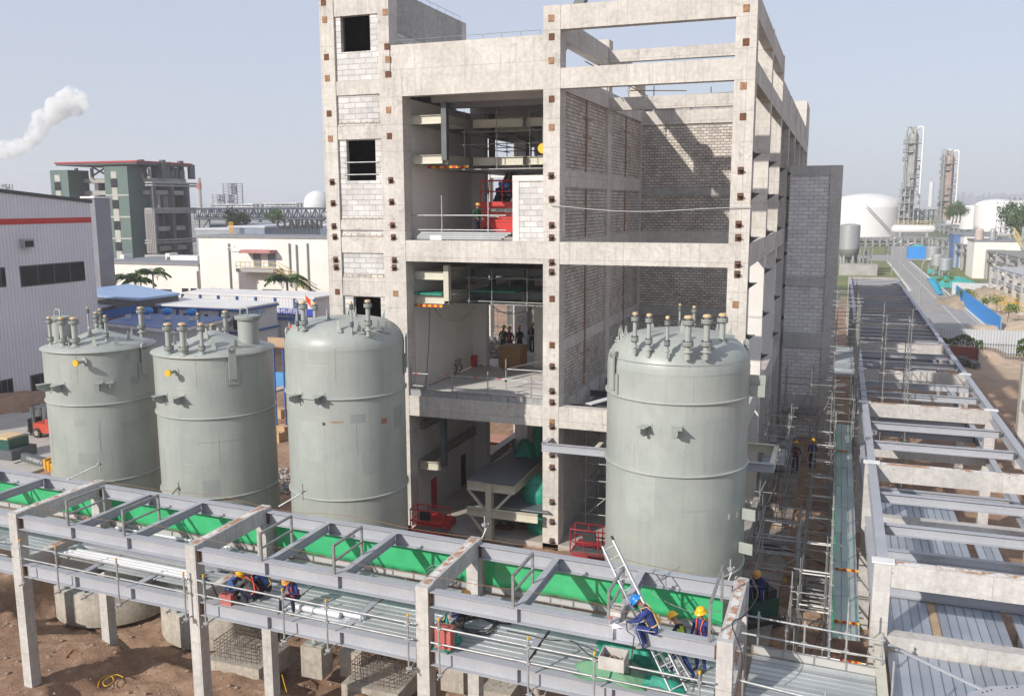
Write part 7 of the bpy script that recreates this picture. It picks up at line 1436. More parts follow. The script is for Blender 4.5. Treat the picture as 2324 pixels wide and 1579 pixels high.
# guard rails
rail('tube guard rail before the red lift on the upper floor', (-16, 38.6, -1.6), [((-19.2, 38.7, oY(1050, 489, 38.7).z), (-14.4, 38.7, oY(1050, 489, 38.7).z)), ((-19.2, 38.7, oY(1050, 522, 38.7).z), (-14.4, 38.7, oY(1050, 522, 38.7).z))], [(oY(1003, 500, 38.7).x, 38.7, -1.66, .42), (oY(1108, 500, 38.7).x, 38.7, -1.66, .45)], group=None)
rail('red and white banded tube rail along the edge of the open first floor', (-16, 38.3, -9.1), [((-19.4, 38.25, -8.05), (-12.4, 38.25, -8.05)), ((-19.4, 38.25, -8.65), (-12.4, 38.25, -8.65))], [(oY(x, 860, 38.25).x, 38.25, -9.11, -7.75) for x in (933, 1026, 1107, 1205)], group=None)
T = [o for o in C.objects if o.get('label', '').startswith('red and white banded')][0]
for x in (-18.9, -17.3, -15.8, -14.6, -13.0): MB().tube((x-.1, 38.25, -8.05), (x+.1, 38.25, -8.05), .03, 8).build('red_band', RED, T)
toe((-19.3, 38.12, -9.1), (-12.4, 38.12, -9.1), 'perforated galvanised toe board along the first-floor edge', .3, .8, GALV, None)
rail('inner tube guard rail round the floor opening near the facade column', (-13.5, 40, -9.1), [((-15.3, 41, -8.1), (-12.4, 41, -8.1)), ((-15.3, 41, -8.7), (-12.4, 41, -8.7)), ((-15.3, 41, -8.1), (-12.9, 48, -8.1)), ((-15.3, 41, -8.7), (-12.9, 48, -8.7))], [(-15.3, 41, -9.1, -7.6), (-13.2, 41, -9.1, -7.6), (-12.6, 41, -9.1, -7.9), (-14.1, 44.5, -9.1, -7.8), (-12.9, 48, -9.1, -7.8)], group=None)
T = thing('plank_pile', 'low pile of perforated scaffold planks at the edge of the upper floor', 'plank pile', (-16.5, 38.8, -1.66))
for k in range(4): o = MB().box(-19.0+.1*k, 38.62, -1.62+k*.09, -14.6+.15*k, 38.98, -1.55+k*.09).build('plank', PX_, T)
MB().box(-18.2, 38.6, -1.65, -17.6, 38.9, -1.45).build('support_block', WHT, T)
# scissor lift
p = oY(1091, 532, 43); lx = p.x; ly = 43; T = thing('scissor_lift', 'red scissor lift with folded stack and railed basket on the upper floor', 'lift', (lx+1.2, ly, -1.66)); lf = -1.66
MB().box(lx, ly, lf+.25, lx+2.4, ly+1.1, lf+.75).build('chassis', RED, T)
for k in range(4):
    b = MB(); b.box(lx+.08, ly-.02-.01*k, lf+.76+.17*k, lx+2.3, ly+1.0, lf+.90+.17*k); b.build('scissor_arm', RED, T)
MB().box(lx-.05, ly-.06, lf+1.45, lx+2.5, ly+1.15, lf+1.75).build('platform', RED, T)
for sx in (.35, 2.05):
    for sy in (0, 1.1): MB().tube((lx+sx, ly+sy-.1, lf+.25), (lx+sx, ly+sy+.1, lf+.25), .25, 16).build('wheel', BLACK, T)
b = MB()
for z in (1.75, 2.3, 2.85):
    for y in (ly-.03, ly+1.1): b.tube((lx, y, lf+z), (lx+2.4, y, lf+z), .03, 6)
for x in (0, .6, 1.2, 1.8, 2.4):
    for y in (ly-.03, ly+1.1): b.tube((lx+x, y, lf+1.7), (lx+x*.97+.05, y, lf+2.85), .03, 6)
b.build('basket_rail', RED, T)
wl = MB().box(lx+.6, ly-.075, lf+1.28, lx+2.4, ly-.062, lf+1.43).build('white_band', WHT, T); text('number', '400-871-800', .17, (lx+1.3, ly-.08, lf+1.355), (R(90), 0, 0), BLACK, T, .002); text('number', '60', .2, (lx+2.0, ly-.07, lf+1.6), (R(90), 0, 0), WHT, T, .002)
MB().box(lx+.45, ly-.07, lf+1.0, lx+1.0, ly-.06, lf+1.14).build('label_plate', WHT, T)
for x, y, lb in ((1131, 452, 'left one of two blue-helmeted workers standing in the red lift basket'), (1144, 453, 'right one of two blue-helmeted workers standing in the red lift basket')):
    p = oY(x, 470, ly+.6); person(lb, 'squat', (p.x, ly+.6, lf+1.76), (.6, -.6), COV, NAVY, HB, None, BOOT, None, .95)
pa, pb = oY(1168, 395, 47), oY(1118, 500, 47); T = thing('crane_boom', 'black slanting crane boom section behind the red lift', 'crane boom', pb); MB().bar(pa, pb, .7, .7, None, (0, 1, 0)).build('section', STEELD, T); MB().bar(pa-Vector((.1, .4, 0)), pb-Vector((.1, .4, 0)), .12, .1, None, (0, 1, 0)).build('edge', GALVD, T)
pa, pb = oY(1330, -24, 75), oY(1268, 122, 75); T = thing('crane_boom', 'black crane boom crossing the sky behind the roof corner', 'crane boom', pb); MB().bar(pa, pb, .8, .8, None, (0, 1, 0)).build('section', STEELD, T); MB().ball(pb, .5, YEL, 8).build('hook_block', YEL, T)
T = thing('yellow_hoist', 'yellow hoist wheel hanging beside the facade column on the upper floor', 'hoist', oY(1230, 337, 38.8)); p = oY(1231, 337, 38.8); MB().tube(p, p+Vector((0, .15, 0)), .22, 16).build('wheel', YEL, T); MB().tube(p+Vector((0, .08, .2)), p+Vector((0, .08, 1.2)), .03, 6).build('chain', STEELD, T)
# crates, barrow, fire bucket
def crate(label, px, py, w_, d, h, rot=0):
    p = oZ(px, py, FZ); T = thing('wooden_crate', label, 'crate', p); MB().box(p.x, p.y, FZ+.1, p.x+w_, p.y+d, FZ+h).build('box', WOOD, T)
    for x in (0, w_-.12): MB().box(p.x+x, p.y-.03, FZ+.08, p.x+x+.12, p.y-.001, FZ+h).build('batten', WOOD, T)
    MB().box(p.x-.04, p.y-.06, FZ+h, p.x+w_+.04, p.y+d+.04, FZ+h+.06).build('lid', WOOD, T); MB().box(p.x, p.y+.1, FZ, p.x+w_, p.y+.25, FZ+.1).build('skid', WOOD, T)
crate('large orange-brown plywood crate the workers gather behind on the first floor', 1132, 834, 1.25, 1.3, 1.15); crate('second plywood crate half hidden by the facade column', 1221, 818, 1.1, 1.2, 1.2)
p = oZ(1066, 832, FZ); T = thing('fire_box', 'small dark red fire box against the plaster wall', 'box', p); MB().box(p.x, p.y, FZ, p.x+.35, p.y+.3, FZ+.6).build('body', RED, T); MB().box(p.x-.03, p.y-.03, FZ+.6, p.x+.38, p.y+.33, FZ+.64).build('lid', RED, T)
p = oZ(1025, 846, FZ); T = thing('wheelbarrow', 'grey two-wheeled barrow standing by the plaster wall', 'wheelbarrow', p); b = MB(); b.add([(p.x-.5, p.y-.25, FZ+.75), (p.x+.5, p.y-.25, FZ+.75), (p.x+.5, p.y+.35, FZ+.75), (p.x-.5, p.y+.35, FZ+.75), (p.x-.3, p.y-.15, FZ+.35), (p.x+.35, p.y-.15, FZ+.35), (p.x+.35, p.y+.2, FZ+.35), (p.x-.3, p.y+.2, FZ+.35)], [(4, 7, 6, 5), (0, 4, 5, 1), (1, 5, 6, 2), (2, 6, 7, 3), (3, 7, 4, 0)]); b.build('tray', CONG, T)
for yy in (-.33, .38): b = MB(); b.path([Vector((p.x+.15+.3*math.cos(a), p.y+yy, FZ+.3+.3*math.sin(a))) for a in [6.2832*i/18 for i in range(19)]], .03, 6); [b.tube((p.x+.15, p.y+yy, FZ+.3), (p.x+.15+.3*math.cos(a), p.y+yy, FZ+.3+.3*math.sin(a)), .012, 4) for a in [1.047*i for i in range(6)]]; b.build('wheel', BLACK, T)
MB().path([(p.x+.5, p.y, FZ+.7), (p.x-.5, p.y, FZ+.72), (p.x-.95, p.y, FZ+.8)], .025, 6).build('handle', GALVD, T)
def shovel(label, p, q): T = thing('shovel', label, 'shovel', p); MB().tube(p, q, .022, 6).build('shaft', RUSTL, T); c = Vector(p); MB().ob(c+Vector((0, 0, .08)), (.13, 0, 0), (0, .02, 0), (0, 0, .16)).build('blade', STEELD, T)
p = oZ(1002, 833, FZ); shovel('long shovel leaning on the plaster wall behind the barrow', p, oY(985, 762, p.y+1.2)); p = oZ(996, 850, FZ); shovel('short red-bladed shovel left of the barrow', p, oY(980, 812, p.y+.4))
b = MB()
for _ in range(420):
    x, y = random.uniform(1092, 1150), random.uniform(782, 812); p = oZ(x, y, FZ); s_ = random.uniform(.05, .2); b.ball((p.x, p.y, FZ+random.random()*.8*max(.1, 1-(y-782)/34)), s_, None, 5, .7, .35)
for _ in range(60): x, y = random.uniform(1045, 1098), random.uniform(812, 832); p = oZ(x, y, FZ); b.ball((p.x, p.y, FZ+random.random()*.25), random.uniform(.06, .16), None, 5, .6, .35)
b.build('rubble', M('rubble_grey', (.42, .39, .36), (.30, .28, .26), 2, .9), kind='stuff')
# inner columns of the far rows, beams and a sign
IC = thing('inner_frame', 'pale inner concrete columns and beams of the next hall, behind the crate', 'building', (-17, 58, -15.7)); p = oZ(1183, 795, FZ)
MB().box(p.x-.45, p.y, -15.7, p.x+.4, p.y+.9, 4.9).build('column', PLAST, IC)
for x0, x1, Y in ((1087, 1113, 62), (1226, 1236, 66)):
    a, c = oY(x0, 700, Y), oY(x1, 700, Y); MB().box(a.x, Y, -15.7, c.x, Y+.8, 4.9).build('column', PLAST, IC)
for y0_, y1_ in ((505, 545), (632, 652), (390, 402)): a, c = oY(1085, y0_, 62), oY(1240, y1_, 62); MB().box(a.x, 62.1, c.z, c.x, 62.6, a.z).build('beam', PLAST, IC)
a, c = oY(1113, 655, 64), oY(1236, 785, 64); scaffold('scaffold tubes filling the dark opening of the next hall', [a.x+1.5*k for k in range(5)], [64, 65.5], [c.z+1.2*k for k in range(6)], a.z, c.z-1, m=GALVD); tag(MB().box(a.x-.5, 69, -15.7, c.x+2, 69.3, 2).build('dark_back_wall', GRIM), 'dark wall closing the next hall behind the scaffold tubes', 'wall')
a, c = oY(1110, 470, 60), oY(1240, 530, 60)
T = thing('no_entry_sign', 'white square safety sign with a round symbol on the inner column', 'sign', oZ(1182, 725, -6)); p = oY(1182, 724, IC.children[0].location.y if 0 else oZ(1183, 795, FZ).y-.02); MB().box(p.x-.3, p.y-.02, p.z-.35, p.x+.3, p.y, p.z+.35).build('panel', WHT, T); b = MB(); b.path([Vector((p.x+.18*math.cos(q_), p.y-.03, p.z+.18*math.sin(q_))) for q_ in [6.2832*i/16 for i in range(17)]], .015, 4); b.build('symbol', STEELD, T)
# ---------------------------------------------------------------- ground floor
T = thing('service_platform', 'two-level steel service platform with grating decks on a cream T-column', 'platform', oZ(1112, 1222, -15.65)); c0 = oZ(1112, 1222, -15.65); zP = oY(1112, 1093, c0.y).z; zQ = oY(1112, 1150, c0.y).z
def gratemat():
    m, t, b = nodes_mat('grating'); p = pos(t); g_ = N(t, 'NewGeometry'); s = N(t, 'SeparateXYZ'); L(t, g_.outputs[0], s.inputs[0]); mu = N(t, 'Math', operation='MULTIPLY', i1=60.); L(t, s.outputs[1], mu.inputs[0]); sn = N(t, 'Math', operation='SINE'); L(t, mu.outputs[0], sn.inputs[0])
    L(t, mix(t, ramp(t, sn.outputs[0], .3, .6), (.10, .11, .12), (.30, .33, .36)), b.inputs['Base Color']); b.inputs['Roughness'].default_value = .5; b.inputs['Metallic'].default_value = .4; return m
GRT = gratemat()
MB().ibeam((c0.x, c0.y, -15.65), (c0.x, c0.y, zP-.1), .34, .3, .025, .016, None, (0, 1, 0)).build('column', CREAM, T)
dk = [oZ(x, y, zP) for x, y in ((1060, 1088), (1166, 1101), (1208, 1060), (1235, 1040), (1235, 1018), (1180, 1018), (1098, 1060))]
MB().poly(dk, -.05, GRT, (0, 0, 1)).build('upper_deck', GRT, T); x0, x1, yf = dk[0].x, dk[1].x, min(dk[0].y, dk[1].y)
MB().ibeam((x0, yf+.1, zP-.26), (x1, yf+.1, zP-.26), .4, .2).build('edge_beam', CREAM, T); MB().ibeam((x1-.1, yf+.2, zP-.26), (x1-.1, yf+6, zP-.26), .4, .2).build('edge_beam', CREAM, T); MB().ibeam((x0+.1, yf+.2, zP-.26), (x0+.1, yf+6, zP-.26), .4, .2).build('edge_beam', CREAM, T)
d2 = [oZ(x, y, zQ) for x, y in ((1064, 1142), (1245, 1163), (1245, 1100), (1110, 1105))]; MB().poly(d2, -.05, GRT, (0, 0, 1)).build('lower_deck', GRT, T)
MB().ibeam((d2[0].x, c0.y-.1, zQ-.26), (-12.45, c0.y-.1, zQ-.26), .4, .2).build('edge_beam', CREAM, T)
for sg in (-1, 1):
    MB().bar((c0.x+sg*.15, c0.y, zP-1.5), (c0.x+sg*1.1, c0.y, zP-.45), .12, .12).build('brace', CREAM, T)
MB().bar((c0.x-.15, c0.y, zQ-1.5), (c0.x-1.0, c0.y, zQ-.45), .12, .12).build('brace', CREAM, T)
for x, y in ((1146, 1195), (1200, 1195)): q_ = oZ(x, y, -15.65); MB().ibeam((q_.x, q_.y, -15.6), (q_.x, q_.y, zQ-.3), .3, .26, .02, .014, None, (0, 1, 0)).build('rear_column', STEELD, T); MB().box(q_.x-.4, q_.y-.35, -15.68, q_.x+.4, q_.y+.35, -15.5).build('base', RUST, T)
q_ = oZ(1213, 1143, zQ); T = thing('wrapped_vessel', 'vessel wrapped in teal green sheeting on the lower grating deck', 'vessel', q_); b = MB(); b.lathe([(.75, .0), (.8, .25), (.78, .55), (.6, .75), (.55, .9), (.01, 1.0)], (q_.x, q_.y+.7, zQ), 20); b.build('body', TEAL, T); crumple(None, (q_.x, q_.y+.7, zQ+.72), 1.2, 1.1, .5, TEAL, 14, 4, 'cover', T)
b = MB(); b.lathe([(.7, -.4), (.62, -1.3), (.35, -2.1), (.1, -2.4)], (q_.x, q_.y+.7, zQ), 16); b.build('hopper', TEAL, T)
q_ = oZ(1190, 1035, zP); T = thing('wrapped_pipe', 'tall teal-wrapped pipe stub at the back of the upper grating deck', 'pipe', q_); crumple(None, (q_.x, q_.y+.2, zP), 1.3, .9, .8, TEAL, 12, 9, 'cover', T); MB().path([(q_.x+.6, q_.y+.4, zP), (q_.x+.7, q_.y+.4, zP+1.4), (q_.x+.9, q_.y+.4, zP+2.2)], .3, 9).build('wrap', TEAL, T)
def basket(label, px0, px1, py, Y, col):
    a, c = oY(px0, py, Y), oY(px1, py, Y); T = thing('lift_basket', label, 'lift', a); w_ = c.x-a.x; z = a.z; b = MB()
    for zz in (0, .5, 1.05):
        b.path([(a.x, Y, z+zz), (a.x+w_, Y, z+zz), (a.x+w_, Y+.8, z+zz), (a.x, Y+.8, z+zz), (a.x, Y, z+zz)], .035, 6)
    for x in (0, .33, .66, 1):
        for y in (0, .8): b.tube((a.x+w_*x, Y+y, z), (a.x+w_*x, Y+y, z+1.05), .03, 6)
    b.build('rail', col, T); MB().box(a.x, Y, z-.06, a.x+w_, Y+.8, z-.01).build('floor', STEELD, T); MB().box(a.x+.3*w_, Y-.05, z+.6, a.x+.6*w_, Y+.1, z+1.0).build('control_box', BLACK, T); MB().bar((a.x+w_*.3, Y+.8, z-.1), (a.x+w_*.1, Y+2.0, -15.7), .18, .2).build('boom', col, T); MB().box(a.x-.3, Y+1.2, -15.95, a.x+1.2, Y+2.6, -15.3).build('base', col, T)
basket('orange-red boom lift basket with black rails at the foot of the ground-floor bay', 932, 1006, 1203, 36.4, RED); basket('dark red boom lift basket just left of the rightmost tank', 1294, 1390, 1252, 35.6, M('maroon_rail', (.33, .03, .04), None, 2, .5))
q_ = oY(950, 1166, 40.5); T = thing('fire_cabinet', 'tall red fire cabinet against the ground-floor wall behind the boom lift', 'cabinet', q_); MB().box(q_.x, 40.5, -15.68, q_.x+.8, 41.1, -14.1).build('body', RED, T); MB().box(q_.x+.3, 40.48, -15.0, q_.x+.6, 40.499, -14.5).build('pane', WHT, T)
q_ = oZ(1159, 1034, -15.65); T = thing('traffic_cone', 'orange and white banded traffic cone by the low wall', 'traffic cone', q_); b = MB()
for k in range(6): b.lathe([(.2-.028*k, .05+.13*k), (.2-.028*(k+1), .05+.13*(k+1))], (q_.x, q_.y, -15.65), 14, (STRAP, WHT)[k % 2])
b.build('cone', STRAP, T); MB().box(q_.x-.25, q_.y-.25, -15.65, q_.x+.25, q_.y+.25, -15.6).build('base', STRAP, T)
q_ = oZ(1102, 1034, -15.2); T = thing('warning_stand', 'yellow folding warning stand on the low concrete wall', 'sign', q_); b = MB(); b.bar((q_.x-.25, q_.y, q_.z), (q_.x-.03, q_.y, q_.z+.7), .08, .03); b.bar((q_.x+.25, q_.y, q_.z), (q_.x+.03, q_.y, q_.z+.7), .08, .03); b.bar((q_.x-.15, q_.y, q_.z+.3), (q_.x+.15, q_.y, q_.z+.3), .05, .03); b.build('stand', YEL, T)
q_ = oZ(1100, 1062, -15.65); tag(MB().box(q_.x-.1, q_.y, -15.7, q_.x+.4, q_.y+16, -14.8).build('low_wall', CONG), 'low concrete wall running back from the platform past the cone', 'wall')
for k, (x, y, w_, d, lb) in enumerate(((1125, 1000, 3.2, 1.6, 'reddish plywood sheet lying beyond the low wall'), (1120, 1022, 2.2, .8, 'darker timber sheet at the near end beyond the low wall'))): q_ = oZ(x, y, -15.4); tag(MB().box(q_.x-w_/2, q_.y, -15.5+.05*k, q_.x+w_/2, q_.y+d, -15.4+.05*k).build('plywood_sheet', M('pink_ply', (.42, .20, .16), (.36, .22, .16), 1, .8) if k == 0 else RUSTL), lb, 'plywood')
a = oX(1046, 1035, -19.3); c = oX(1057, 1100, -19.3); MB().box(-19.305, a.y, -15.68, -19.28, c.y, a.z).build('doorway', DARK, bld)  # flat black panel, the opening's darkness is painted on the wall
# bracket ring at column height round the last tank
T = thing('support_ring', 'rectangular grey steel bracket frame projecting from the facade round the rightmost tank', 'steel bracket', (-7, 36, -10.8)); z = -10.75; yf = oZ(1300, 1020, z).y
xe = oZ(1757, 1040, z).x; yr_ = oZ(1730, 1016, z).y
MB().ibeam((-12.1, yf, z), (xe+.1, yf, z), .36, .2, .02, .014).build('front_beam', STEEL, T)
for x in (-12.0,): MB().ibeam((x, yf, z), (x, 37.97, z), .36, .2, .02, .014).build('side_beam', CREAM if x > -5 else STEEL, T)
for x in (-9.6, -3.4): MB().ibeam((x, yf+.1, z), (x, 38.0, z), .36, .2, .02, .014).build('side_beam', CREAM, T)
MB().ibeam((xe, yf+.1, z), (xe, yr_, z), .36, .2).build('side_beam', CREAM, T); MB().ibeam((-3.4, yr_, z), (xe+.1, yr_, z), .36, .2).build('rear_beam', CREAM, T)
# steel in the shaft above the lower beam
T = thing('shaft_steel', 'grey steel beams and a white diagonal brace lying over the shaft opening', 'steel frame parts', (-9, 42, -9.4))
for y in (39.6, 43.0, 46.2): MB().ibeam((-11.5, y, -9.45), (-4.4, y, -9.45), .3, .2).build('beam', STEELD, T)
MB().bar((-10.6, 39.4, -9.2), (-7.6, 45.5, -9.0), .4, .04).build('brace', WHT, T); MB().ibeam((-9.6, 39.7, -9.5), (-9.6, 46, -9.5), .3, .2).build('beam', STEELD, T)
rail('tube guard rail along the inside of the brick shaft, near its floor', (-11, 42, -9.2), [((-11.2, 39.2, -8.1), (-11.2, 46.2, -8.1)), ((-11.2, 39.2, -8.7), (-11.2, 46.2, -8.7))], [(-11.2, 39.4+2.2*k, -9.4, -7.9) for k in range(4)], group=None)
rail('dark tube guard rail on the back roof beam of the shaft', (-8, 55.3, 5.8), [((-11.2, 55.3, 6.35), (-4.6, 55.3, 6.45))], [(-11.0, 55.3, 5.7, 7.0), (-7.6, 55.3, 5.7, 6.8), (-4.9, 55.3, 5.7, 7.0)], m=STEELD, group=None)
rail('rusty tube guard rail above the roof behind the left bay', (-12, 50, 6), [((-12.2, 44, 6.9), (-11.0, 60, 6.2)), ((-11.9, 52, 6.4), (-9, 55, 6.6))], [(-12.0, 46, 5.7, 7.4), (-11.8, 52, 5.7, 7.2)], m=RUSTL, group=None)
# ================================================================ vehicles
def wheel(c, r_, w_, T, ax=(0, 1, 0), rim=GALVD):
    c, ax = Vector(c), Vector(ax).normalized(); o = MB().tube(c-ax*w_/2, c+ax*w_/2, r_, 20).build('wheel', BLACK, T); MB().tube(c-ax*(w_/2+.01), c+ax*(w_/2+.01), r_*.55, 14).build('rim', rim, o)
q_ = oZ(92, 993, -15.8); X, Y = q_.x, q_.y; g0 = -15.8; T = thing('forklift', 'red and black forklift facing left beside the leftmost tank', 'forklift', (X, Y, g0)); FR = M('forklift_red', (.48, .06, .03), (.40, .05, .03), 2, .5)
b = MB().box(X-.6, Y, g0+.35, X+1.3, Y+1.1, g0+1.0, FR); b.box(X+.5, Y+.03, g0+1.0, X+1.35, Y+1.07, g0+1.35, FR); b.build('body', FR, T); MB().box(X+.9, Y+.05, g0+.35, X+1.5, Y+1.05, g0+1.2).build('counterweight', WHT, T)
for y in (Y+.0, Y+1.1):
    wheel((X-.25, y, g0+.33), .34, .22, T, rim=M('rim_tan', (.35, .28, .2), None, 3, .8)); wheel((X+1.1, y, g0+.27), .27, .2, T)
b = MB()
for y in (Y+.2, Y+.85): b.box(X-1.0, y, g0+.1, X-.86, y+.1, g0+2.2); b.box(X-.86, y+.02, g0+.2, X-.76, y+.12, g0+2.05)
for z in (.3, 1.2, 2.1): b.box(X-.98, Y+.2, g0+z, X-.8, Y+.95, g0+z+.1)
b.build('mast', STEELD, T)
for y in (Y+.15, Y+.8): b = MB(); b.box(X-1.14, y, g0+.1, X-1.07, y+.14, g0+.9); b.box(X-2.2, y, g0+.06, X-1.07, y+.14, g0+.1); b.build('fork', STEELD, T)
MB().box(X-1.06, Y-.05, g0+.3, X-1.0, Y+1.15, g0+1.25).build('backrest', STEELD, T); b = MB()
for x in (X-.5, X+.75):
    for y in (Y+.05, Y+1.02): b.tube((x, y, g0+1.0), (x+(.15 if x < X else -.1), y, g0+2.15), .035, 6)
b.build('guard_post', STEELD, T); MB().box(X-.4, Y+.02, g0+2.15, X+.75, Y+1.06, g0+2.2).build('overhead_guard', STEELD, T)
b = MB().box(X+.2, Y+.3, g0+1.0, X+.7, Y+.8, g0+1.12); b.box(X+.6, Y+.3, g0+1.12, X+.72, Y+.8, g0+1.6); b.build('seat', BLACK, T)
q_ = oZ(40, 1065, -16.3); X, Y = q_.x, q_.y; g0 = -17.2; T = thing('wheel_loader', 'yellow and black wheel loader partly hidden by the rack at the left edge', 'loader', (X, Y, g0)); zt_ = oY(70, 1040, Y).z
CY_ = M('loader_yellow', (.62, .33, .03), (.5, .26, .03), 2, .5); b = MB().box(X-3.2, Y, g0+.8, X-.4, Y+1.9, zt_+.3, STEELD); b.build('engine_body', STEELD, T); MB().box(X-2.4, Y+.3, zt_+.9, X-1.0, Y+1.6, zt_+1.02).build('cab_roof', ORG, T)
MB().box(X-2.3, Y+.2, zt_+.3, X-.8, Y+1.7, zt_+.9).build('cab', M('cab_green', (.02, .09, .07), None, 1, .3), T); a_, c_3 = oY(52, 1036, Y-.2), oY(108, 1050, Y-.2)
MB().bar(a_, c_3, .3, .5).build('lift_arm', STEELD, T); text('number', 'LW300FV', .3, ((a_+c_3)/2)+Vector((.1, -.17, .02)), (R(90), R(10), 0), M('number_white', (.7, .7, .7), None, 1, .5), T, .004)
a_ = oY(112, 1052, Y-.3); b = MB()
for k in range(4): b.box(a_.x-.3+k*.28, Y-.5, a_.z-.4, a_.x-.1+k*.28, Y+1.6, a_.z+.3-.1*k)
b.build('bucket', CY_, T)
for x in (-2.6, .2): wheel((X+x, Y-.1, g0+.7), .72, .5, T, rim=CY_)
# mini excavator with its driver
q_ = oZ(1728, 1425, -15.85); X, Y = q_.x, q_.y; g0 = -15.85; T = thing('mini_excavator', 'dark green mini excavator on black rubber tracks beside the last rack column', 'excavator', (X, Y, g0)); dr = Vector((.75, .66, 0)).normalized(); sd = Vector((-dr.y, dr.x, 0)); dp = oY(1708, 1304, Y+.5); g0 = -16.05; C0 = Vector((dp.x+.2, dp.y+.15, g0))
for sg in (-1, 1):
    b = MB(); pr = []
    for k in range(24): a = 6.2832*k/24; pr.append(((.75 if math.cos(a) > 0 else -.75)+.22*math.cos(a), .25+.22*math.sin(a)))
    vs = [C0+sd*(sg*.5-.13)+dr*x+Vector((0, 0, z)) for x, z in pr]; b.poly(vs, .26, BLACK, sd)
    for k in range(13): c = C0+sd*(sg*.5)+dr*(-.75+k*.125)+Vector((0, 0, .48)); b.ob(c, sd*.14, dr*.025, Vector((0, 0, .018)), GALVD)
    b.build('track', BLACK, T)
XG = M('excavator_green', (.01, .08, .06), None, 2, .4); C1 = C0+Vector((0, 0, .5)); b = MB(); b.ob(C1+Vector((0, 0, .35)), dr*.62, sd*.5, Vector((0, 0, .33))); b.build('body', XG, T); b = MB(); b.ob(C1+dr*.42+Vector((0, 0, .8)), dr*.2, sd*.36, Vector((0, 0, .18))); b.ob(C1+dr*.0+Vector((0, 0, .78)), dr*.25, sd*.28, Vector((0, 0, .06))); b.ob(C1+dr*.28+Vector((0, 0, 1.0)), dr*.05, sd*.22, Vector((0, 0, .24))); b.build('seat', BLACK, T)
MB().path([C1-dr*.5+Vector((0, 0, .3)), C1-dr*1.0+Vector((0, 0, 1.2)), C1-dr*1.7+Vector((0, 0, .8))], .09, 8).build('boom', XG, T)
for s_ in (-.2, .2): MB().tube(C1-dr*.35+sd*s_+Vector((0, 0, .5)), C1-dr*.4+sd*s_+Vector((0, 0, 1.0)), .015, 5).build('lever', GALV, T)
person('excavator driver in blue coverall and orange helmet, seated right of the last column', 'sit', (dp.x+.28, dp.y+.3, dp.z-1.05), (-.3, -1), COV, COV, HO, None, BOOT, None, 1.05)
# ================================================================ clutter in the alley and the excavation
cable('thin yellow cord lying in loops on the excavated ground, bottom left', [oZ(x, y, -17.9) for x, y in ((222, 1560), (228, 1540), (250, 1532), (258, 1545), (240, 1556), (235, 1545), (262, 1530), (280, 1536))], .02, YEL, 'cord', 'cord')
cable('thin yellow cord lying on the soil right of the second rack column', [oZ(x, y, -18.3) for x, y in ((640, 1530), (648, 1560), (655, 1578), (670, 1590))], .02, YEL, 'cord', 'cord')
p = oZ(716, 1455, -18.2); shovel('shovel standing against the footing under the rack', p, p+Vector((.5, .5, 1.0)))
rn2 = random.Random(11)
for k in range(26):
    x, y = rn2.uniform(-32, -7), rn2.uniform(19, 29.5); z = gh(x, y)+.04; a = rn2.uniform(0, 3.1); l_ = rn2.uniform(.2, .7); m_ = rn2.choice((WOOD, RUSTL, RUST, GALVD))
    tag(MB().bar((x, y, z), (x+l_*math.cos(a), y+l_*math.sin(a), z+.03), .07, .03).build('offcut', m_), 'small timber or metal offcut on the soil under the front rack', 'offcut', 'offcuts on the soil under the front rack')
T = thing('material_cage', 'dark steel material cage with coiled hoses in the alley', 'cage', oZ(1762, 1045, -15.8)); a, c = oZ(1745, 1070, -15.8), oZ(1785, 1040, -15.8); b = MB()
for k in range(7): t = k/6; b.tube((a.x+1.3*t, a.y, -15.8), (a.x+1.3*t, a.y, -14.4), .03, 5); b.tube((a.x+1.3*t, a.y+1.5, -15.8), (a.x+1.3*t, a.y+1.5, -14.4), .03, 5)
for z in (-15.7, -15.1, -14.4): b.path([(a.x, a.y, z), (a.x+1.3, a.y, z), (a.x+1.3, a.y+1.5, z), (a.x, a.y+1.5, z), (a.x, a.y, z)], .03, 5)
b.build('frame', STEELD, T); b = MB()
for k in range(4): b.path([Vector((a.x+.65+.4*math.cos(q_), a.y+.3+.25*k, -14.45+.3*abs(math.sin(q_)))) for q_ in [.4*i for i in range(9)]], .05, 6)
b.build('hose_coil', GALV, T)
rnd = random.Random(5)
for k, (x, y, dx, dy, n, lb) in enumerate(((1722, 1150, .3, 2.2, 7, 'bundle of scaffold tubes lying in the left of the alley'), (1828, 1050, .3, 1.4, 6, 'short scaffold tubes at the feet of the dark blue worker'), (1735, 1235, 1.6, .5, 4, 'loose tubes across the middle of the alley'))):
    p = oZ(x, y, -15.8); T = thing('tube_bundle', lb, 'tubes', p)
    for j in range(n): o_ = Vector((rnd.uniform(-.3, .3), rnd.uniform(-.3, .3), .05+.05*j)); MB().tube(p+o_, p+o_+Vector((dx+rnd.uniform(-.3, .3), dy, 0)), .026, 6).build('tube', GALVD, T)
for k, (x, y) in enumerate(((1762, 1150), (1768, 1215), (1757, 1175))):
    p = oZ(x, y, -16.2); T = thing('starter_block', ('farthest small footing with upright bars in the alley', 'nearest small footing with upright bars in the alley', 'middle small footing with upright bars in the alley')[k], 'footing', p); MB().box(p.x-.25, p.y-.2, -16.5, p.x+.2, p.y+.25, -15.5).build('block', PEDM, T); b = MB()
    for j in range(4): xx, yy = p.x-.15+.2*(j % 2), p.y-.1+.2*(j//2); b.path([(xx, yy, -15.6), (xx+.01, yy, -14.5), (xx+.05, yy, -14.1)], .012, 4)
    b.build('bars', RUST, T)
